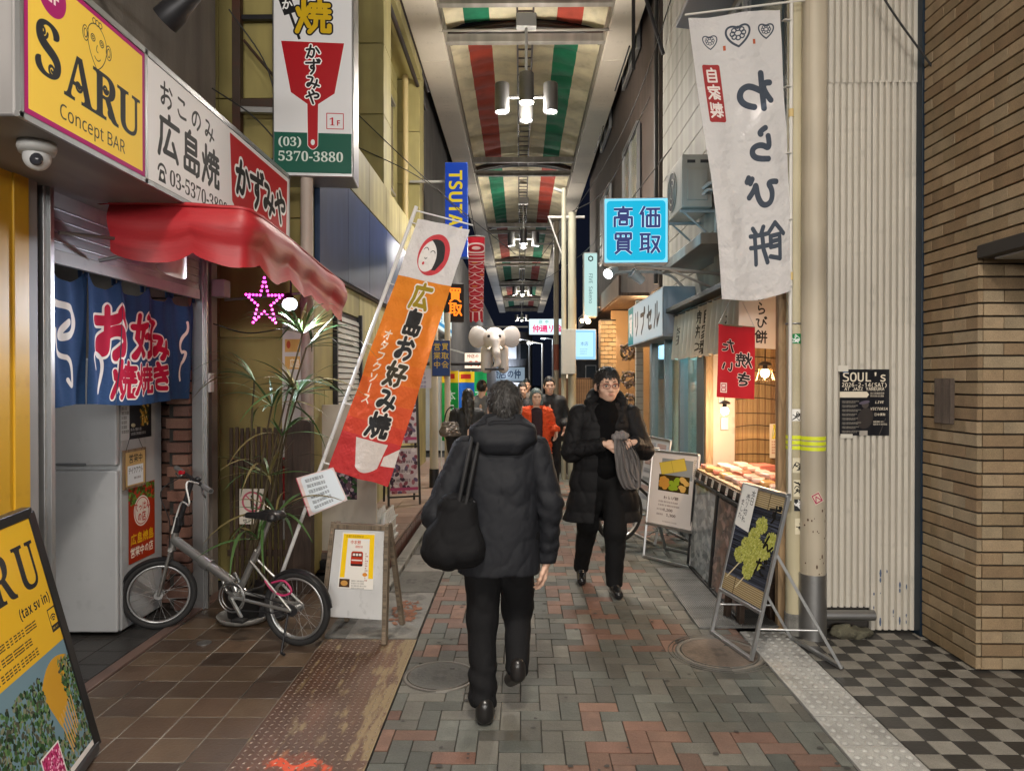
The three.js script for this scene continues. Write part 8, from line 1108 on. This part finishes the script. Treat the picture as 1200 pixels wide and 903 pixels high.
  // bag
  const b = thing('shoulder_bag', 'slouchy black tote bag hung on the shoulder of the walking person', 'bag', [-0.1, 0, -3.6]);
  part(b, 'bag_body', blob([[-0.235, 1.05, 0.15, -0.245, 0.86, 0.17, 0.075, 0.105], [-0.17, 1.04, 0.15, -0.15, 0.86, 0.175, 0.06, 0.09], [-0.3, 0.9, 0.14, -0.31, 0.85, 0.15, 0.08, 0.08], [-0.17, 1.06, 0.155, -0.23, 1.07, 0.15, 0.05, 0.05]], 0.008, 0.04, (d, x, y, z) => Math.abs(d) > 0.05 ? d : d + creases(x, y, z, 0.011, 9, 5)), fab([0.007, 0.007, 0.008]));
  for (const dx of [0, 0.035]) part(b, 'strap', tube([V(-0.2 + dx, 1.07, 0.2), V(-0.165 + dx, 1.25, 0.175), V(-0.14 + dx, 1.39, 0.1), V(-0.14 + dx, 1.43, 0.01), V(-0.15 + dx, 1.36, -0.1)], 0.011, 30, 6), mat([0.009, 0.009, 0.01], 0.7));
  part(b, 'zip', tube([V(-0.24, 1.115, 0.15), V(-0.17, 1.11, 0.165), V(-0.12, 1.09, 0.17)], 0.004, 12, 5), MT.darkMetal);
}
{ // man walking toward us, looking down a little
  const O = [0.66, 0, -5.65], t = thing('person', 'person in a long black padded coat and glasses walking with folded scarf in hands', 'person', O), hc = [0.026, 1.635, 0.03];
  const rh = [-0.1, 0.92, 0], rk = [-0.12, 0.52, -0.06], ra = [-0.15, 0.14, -0.3], lh = [0.09, 0.92, 0], lk = [0.085, 0.5, 0.07], la = [0.078, 0.11, 0.06];
  const w1 = V(0.0, 1.19, 0.235), w2 = V(0.175, 1.2, 0.235);
  part(t, 'body', [blob([[0, 1.34, 0, 0, 1.0, 0, 0.09, 0.1], [0.01, 1.4, 0.01, 0.022, 1.55, 0.02, 0.055, 0.052], [-0.16, 1.39, 0, 0.17, 1.39, 0, 0.04, 0.04], [-0.2, 1.41, 0, -0.26, 1.12, 0.06, 0.045, 0.04], [-0.26, 1.12, 0.06, w1.x - 0.03, w1.y, w1.z - 0.01, 0.04, 0.028], [0.22, 1.41, 0, 0.31, 1.14, 0.06, 0.045, 0.04], [0.31, 1.14, 0.06, w2.x + 0.03, w2.y, w2.z - 0.01, 0.04, 0.028], [...rh, ...rk, 0.08, 0.055], [...rk, ...ra, 0.055, 0.038], [...lh, ...lk, 0.08, 0.055], [...lk, ...la, 0.055, 0.038]], 0.016, 0.04), headGeo(hc, 0.16, 0.05, 1.06).translate(-hc[0], 0, 0).scale(1.07, 1, 1).translate(hc[0], 0, 0), handGeo(w1, V(1, -0.06, 0.28), V(-0.2, 0.25, 1), 1, 0.5, 0.0034, 0.95), handGeo(w2, V(-1, -0.12, 0.24), V(0.2, 0.2, 1), -1, 0.5, 0.0034, 0.95)], MT.skin);
  const h2 = part(t, 'hair', hairGeo(hc, 0.16, 1.07, { back: -0.05, front: 0.058, cell: 0.0042 }).translate(-hc[0], 0, 0).scale(1.07, 1, 1).translate(hc[0], 0, 0), MT.hair); part(h2, 'hair_strands', strands(h2.geometry, 2400, 0.032, 5), mat([0.018, 0.016, 0.015], 0.5, { side: THREE.DoubleSide })).userData.kind = 'stuff';
  const H = (x, y, z) => V(x, y, z).multiplyScalar(1.06).applyEuler(new THREE.Euler(0.05, 0.16, 0)).add(V(...hc));
  for (const s of [-1, 1]) { const e = H(s * 0.032, 0.002, 0.077); part(t, 'eye', sp(0.0115, e.x, e.y, e.z, 1.15, 0.8, 0.8, 12), mat([0.55, 0.53, 0.5], 0.3)); const p = H(s * 0.034, 0.0005, 0.0895); part(t, 'iris', sp(0.0062, p.x, p.y, p.z, 1, 1, 0.6, 10), mat([0.012, 0.009, 0.008], 0.2)); part(t, 'eyebrow', tube([H(s * 0.015, 0.029, 0.092), H(s * 0.033, 0.034, 0.088), H(s * 0.052, 0.028, 0.075)], 0.0042, 8, 5), MT.hair); part(t, 'eyelid', tube([H(s * 0.019, 0.007, 0.089), H(s * 0.033, 0.0125, 0.091), H(s * 0.047, 0.006, 0.083)], 0.0024, 8, 5), mat([0.2, 0.1, 0.07], 0.5)); }
  part(t, 'lips', [tube([H(-0.026, -0.061, 0.084), H(-0.01, -0.057, 0.092), H(0, -0.0585, 0.0925), H(0.01, -0.057, 0.092), H(0.026, -0.061, 0.084)], 0.0036, 14, 5), tube([H(-0.021, -0.064, 0.085), H(0, -0.068, 0.091), H(0.021, -0.064, 0.085)], 0.004, 12, 5)], mat([0.42, 0.17, 0.13], 0.4));
  { const fm = mat([0.2, 0.045, 0.035], 0.3, { metalness: 0.4 }), g = part(t, 'glasses', [...[-1, 1].map((s) => tube(Array.from({ length: 14 }, (_, k) => { const a = (k / 14) * 6.283, c = Math.cos(a), q = Math.sin(a); return H(s * 0.034 + 0.026 * Math.sign(c) * Math.abs(c) ** 0.7, 0.001 + 0.0165 * Math.sign(q) * Math.abs(q) ** 0.7, 0.106 - Math.abs(s * 0.034 + 0.026 * c) * 0.12); }), 0.0026, 40, 5, true)), tube([H(-0.01, 0.004, 0.104), H(0, 0.007, 0.106), H(0.01, 0.004, 0.104)], 0.0018, 8, 5), ...[-1, 1].map((s) => tube([H(s * 0.06, 0.006, 0.098), H(s * 0.078, 0.006, 0.05), H(s * 0.083, 0.002, -0.01)], 0.0018, 10, 5))], fm); }
  const dn = fab([0.0065, 0.0065, 0.0075], { specularIntensity: 0.5, roughness: 0.7 });
  part(t, 'sweater', blob([[0.01, 1.38, 0.03, 0.01, 1.0, 0.04, 0.125, 0.13], [0.015, 1.42, 0.015, 0.022, 1.515, 0.02, 0.078, 0.07], [-0.05, 1.1, 0.03, 0.07, 1.1, 0.03, 0.125, 0.125]], 0.011, 0.04, folds(0.004, 12, 2)), fab([0.0045, 0.0045, 0.005], { specularIntensity: 0.15 }));
  const ct = trunk([[0.56, 0.31, 0.17, -0.01, -0.04], [0.8, 0.275, 0.165, 0, -0.03], [1.1, 0.235, 0.16, 0.005, 0], [1.3, 0.225, 0.15, 0.01, 0], [1.4, 0.2, 0.12, 0.01, 0], [1.5, 0.11, 0.09, 0.015, -0.01]]), cs = field([[-0.17, 1.4, 0, 0.19, 1.4, 0, 0.08, 0.08]], 0.03);
  part(t, 'coat', fieldMesh((x, y, z) => { let d = smin(ct(x, y, z), cs(x, y, z), 0.03); if (Math.abs(d) < 0.07) d += creases(x, y, z, 0.007, 8, 11) + 0.006 - 0.009 * Math.abs(Math.sin(y * 19.5)) ** 0.5; const open = 0.05 + 0.09 * Math.max(0, 1.2 - y) + 0.05 * Math.max(0, y - 1.3); return Math.max(d, 0.56 - y, z > 0 && y < 1.56 ? Math.min(open - Math.abs(x - 0.02), z - 0.0) : -9, -(ct(x * 1.09, Math.max(0.57, y), z * 1.13) + 0.02) - (y < 1.42 ? 0 : 9)); }, [-0.36, 0.54, -0.27], [0.36, 1.56, 0.22], 0.0095), dn);
  part(t, 'sleeve', sleeve([-0.19, 1.4, 0], [-0.262, 1.115, 0.05], [w1.x - 0.03, w1.y, w1.z - 0.012], [0.09, 0.082, 0.056], 4), dn); part(t, 'sleeve', sleeve([0.215, 1.4, 0], [0.305, 1.13, 0.05], [w2.x + 0.03, w2.y, w2.z - 0.012], [0.09, 0.082, 0.056], 9), dn);
  part(t, 'hood', blob([[-0.1, 1.5, -0.03, -0.05, 1.54, -0.1, 0.05, 0.06], [0.15, 1.5, -0.03, 0.1, 1.54, -0.1, 0.05, 0.06], [-0.05, 1.53, -0.1, 0.1, 1.53, -0.1, 0.075, 0.075], [-0.1, 1.45, 0.03, -0.075, 1.36, 0.1, 0.042, 0.035], [0.15, 1.45, 0.03, 0.13, 1.36, 0.1, 0.042, 0.035]], 0.01, 0.04, folds(0.006, 12, 6)), dn);
  part(t, 'trousers', blob([[...rh, ...rk, 0.12, 0.088], [...rk, ra[0], ra[1] - 0.02, ra[2], 0.086, 0.066], [...lh, ...lk, 0.12, 0.09], [...lk, la[0], la[1] - 0.02, la[2], 0.088, 0.07], [-0.08, 0.92, 0, 0.08, 0.92, 0, 0.13, 0.13]], 0.011, 0.03, (d, x, y, z) => Math.max(Math.abs(d) > 0.05 ? d : d + creases(x, y, z, 0.008, 8, 8), 0.06 - y)), fab([0.006, 0.006, 0.0065]));
  const sm2 = mat([0.012, 0.012, 0.013], 0.22); part(t, 'shoe', shoeGeo(V(-0.15, 0.075, -0.33), V(-0.16, 0.04, -0.15)), sm2); part(t, 'shoe', shoeGeo(V(0.078, 0.042, 0.04), V(0.09, 0.037, 0.22)), sm2);
  const sc = thing('scarf', 'soft grey folded scarf hanging from the hands of the oncoming person', 'scarf', O), sg = mat([0.17, 0.155, 0.15], 0.95, { bumpMap: TX.bump, bumpScale: 0.004 });
  const drape = (pts, wd, sd) => { const c = new THREE.CatmullRomCurve3(pts.map((p) => V(...p))); return sheet(26, 44, (u, v) => { const p = c.getPointAt(v), w = (u - 0.5) * wd * (0.55 + 0.45 * Math.sin(Math.PI * v)); return V(p.x + w * 0.8 + 0.006 * vnoise(u * 7, v * 9, sd), p.y + w * 0.1, p.z + 0.018 * Math.sin(u * 16 + 3 * v + sd) + 0.01 * vnoise(u * 5, v * 6, sd)); }); };
  sg.side = THREE.DoubleSide;
  part(sc, 'cloth_fold', drape([[0.075, 1.24, 0.3], [0.085, 1.12, 0.31], [0.11, 0.98, 0.31], [0.16, 0.87, 0.3], [0.2, 0.86, 0.28], [0.215, 0.95, 0.25], [0.2, 1.1, 0.24], [0.14, 1.22, 0.25]], 0.12, 1), sg); part(sc, 'cloth_fold', drape([[0.09, 1.25, 0.285], [0.12, 1.1, 0.285], [0.15, 0.97, 0.28], [0.185, 0.91, 0.27], [0.19, 1.0, 0.255], [0.16, 1.15, 0.25]], 0.1, 4), sg);
  part(sc, 'cloth_roll', blob([[0.055, 1.245, 0.275, 0.13, 1.255, 0.275, 0.03, 0.03], [0.075, 1.27, 0.27, 0.115, 1.275, 0.27, 0.024, 0.022]], 0.005, 0.02, (d, x, y, z) => d + 0.004 * Math.sin(x * 140 + y * 60)), sg);
}
// people farther off: standing or walking figures of height h, facing +z before they are turned
function passer(label, pos, ry, h, o) {
  const t = thing('person', label, 'person', pos, ry), k = h / 1.7, S = (a) => a.map((v) => v * k), st = o.stride ?? 0.12, cell = 0.016;
  const hc = S([0, 1.585, 0.01]), w = o.hands || [[-0.24, 0.8, 0.05], [0.24, 0.8, 0.05]], el = [[-0.26, 1.08, -0.03], [0.26, 1.08, -0.03]], legs = [[[-0.08, 0.9, 0], [-0.085, 0.5, 0.03 + st * 0.5], [-0.09, 0.1, st]], [[0.08, 0.9, 0], [0.085, 0.5, 0.04 - st * 0.2], [0.09, 0.1, -st]]];
  const sc = (L) => L.map(S);
  part(t, 'body', [blob(sc([[0, 1.3, 0, 0, 0.95, 0, 0.09, 0.09], [0, 1.36, 0, 0, 1.5, 0, 0.05, 0.048], [-0.16, 1.38, 0, 0.16, 1.38, 0, 0.045, 0.045], ...[0, 1].flatMap((i) => [[(i ? 1 : -1) * 0.18, 1.37, 0, ...el[i], 0.045, 0.038], [...el[i], ...w[i], 0.038, 0.028], [...legs[i][0], ...legs[i][1], 0.075, 0.05], [...legs[i][1], ...legs[i][2], 0.05, 0.036]])]), cell, 0.04), headGeo(hc, o.look || 0, 0, k, 0.0065), ...[0, 1].map((i) => handGeo(V(...S(w[i])), V(0, -1, 0.25), V(i ? 1 : -1, 0, 0), i ? -1 : 1, 0.4, 0.006, k))], MT.skin);
  part(t, 'hair', hairGeo(hc, o.look || 0, k, o.hair || {}), o.hairMat || MT.hair);
  for (const s of [-1, 1]) { const e = V(s * 0.032, 0.002, 0.088).multiplyScalar(k).applyEuler(new THREE.Euler(0, o.look || 0, 0)).add(V(...hc)); part(t, 'eye', sp(0.009 * k, e.x, e.y, e.z, 1.2, 0.7, 0.6, 8), mat([0.02, 0.016, 0.014], 0.3)); }
  const hem = (o.hem ?? 0.6) * k;
  part(t, 'coat', blob(sc([[-0.09, 1.32, 0, -0.11, (o.hem ?? 0.6) + 0.08, 0, 0.115, 0.13], [0.09, 1.32, 0, 0.11, (o.hem ?? 0.6) + 0.08, 0, 0.115, 0.13], [-0.14, 1.37, 0, 0.14, 1.37, 0, 0.07, 0.07], [-0.05, 1.41, 0, 0.05, 1.41, 0, 0.06, 0.06], ...[0, 1].flatMap((i) => [[(i ? 1 : -1) * 0.18, 1.36, 0, ...el[i], 0.075, 0.068], [...el[i], w[i][0], w[i][1] + 0.03, w[i][2], 0.068, 0.052]])]), 0.0125, 0.04, (d, x, y, z) => Math.max(folds(o.fur ? 0.016 : 0.006, o.fur ? 34 : 9, 3)(d, x, y, z), hem - y, o.open && z > 0.02 && Math.abs(x) < 0.075 ? Math.min(0.075 - Math.abs(x), z - 0.02) : -9)), mat(o.coat, o.fur ? 0.95 : 0.65, { bumpMap: TX.wave, bumpScale: 0.004, side: THREE.DoubleSide }));
  if (o.shirt) part(t, 'shirt', blob(sc([[0, 1.33, 0.03, 0, 0.92, 0.03, 0.11, 0.11]]), 0.014, 0.03), o.shirt);
  part(t, 'trousers', blob(sc([...legs.flatMap((l) => [[...l[0], ...l[1], 0.1, 0.078], [...l[1], ...l[2], 0.078, 0.064]]), [-0.07, 0.9, 0, 0.07, 0.9, 0, 0.11, 0.11]]), 0.014, 0.03, (d, x, y, z) => Math.max(folds(0.007, 9, 5)(d, x, y, z), 0.07 - y)), cloth(o.legs || [0.01, 0.01, 0.012], 0.85));
  for (const l of legs) part(t, 'shoe', shoeGeo(V(l[2][0] * k, 0.042, l[2][2] * k - 0.02), V(l[2][0] * k, 0.036, l[2][2] * k + 0.15)), mat([0.02, 0.02, 0.02], 0.4));
  return t;
}
passer('person with long dark hair in a black coat by the store front', [-0.68, 0, -9.2], Math.PI + 0.1, 1.55, { hair: { long: 0.36, cell: 0.008 }, hairMat: mat([0.015, 0.012, 0.01], 0.4), coat: [0.008, 0.008, 0.009], hem: 0.5, hands: [[-0.2, 0.95, 0.18], [0.24, 0.8, 0.05]] });
{ const b = thing('hand_bag', 'shiny silver-grey handbag on the arm of the long-haired person', 'bag', [-0.9, 1.0, -9.05]); part(b, 'bag_body', blob([[-0.07, 0.02, 0, 0.07, 0.02, 0, 0.07, 0.07], [-0.06, 0.1, 0, 0.06, 0.1, 0, 0.045, 0.045]], 0.012, 0.05, folds(0.012, 22, 1)), mat([0.2, 0.17, 0.15], 0.25, { metalness: 0.5 })); part(b, 'strap', tube([V(-0.08, 0.12, 0), V(-0.03, 0.3, 0), V(0.05, 0.34, 0.02), V(0.08, 0.12, 0)], 0.009, 20, 6), MT.darkMetal); }
passer('person with dark hair in a grey coat walking beyond the shop flags', [-0.62, 0, -11.4], Math.PI - 0.2, 1.66, { coat: [0.16, 0.165, 0.17], hem: 0.55 });
passer('person in an orange fur coat with teal bobbed hair', [0.21, 0, -9.6], 0.15, 1.55, { hair: { bob: 1, cell: 0.007 }, hairMat: mat([0.075, 0.115, 0.12], 0.5), coat: [0.62, 0.07, 0.015], fur: 1, open: 1, hem: 0.62, legs: [0.05, 0.06, 0.085], shirt: print(canvasTex(64, 64, (g) => { g.fillStyle = '#3a2c30'; g.fillRect(0, 0, 64, 64); g.fillStyle = '#c9a0a0'; g.fillRect(10, 12, 20, 14); g.fillRect(36, 14, 18, 14); g.fillRect(10, 38, 18, 16); g.fillRect(36, 38, 18, 16); }), 0.9), hands: [[-0.2, 0.95, 0.2], [0.26, 1.1, 0.22]] });
passer('person in a black jumper walking behind the orange fur coat', [0.42, 0, -10.4], 0.05, 1.71, { coat: [0.01, 0.01, 0.011], hem: 0.78, hands: [[-0.22, 0.85, 0.1], [0.2, 1.02, 0.24]] });
passer('person in a dark coat half hidden behind the orange fur coat', [0.03, 0, -11.6], 0.1, 1.62, { coat: [0.02, 0.02, 0.024], hem: 0.6 });
passer('person in a pale jacket farther back by the corner building', [0.12, 0, -14.2], 0.2, 1.68, { coat: [0.22, 0.19, 0.17], hem: 0.7 });
renderer.render(scene, camera);
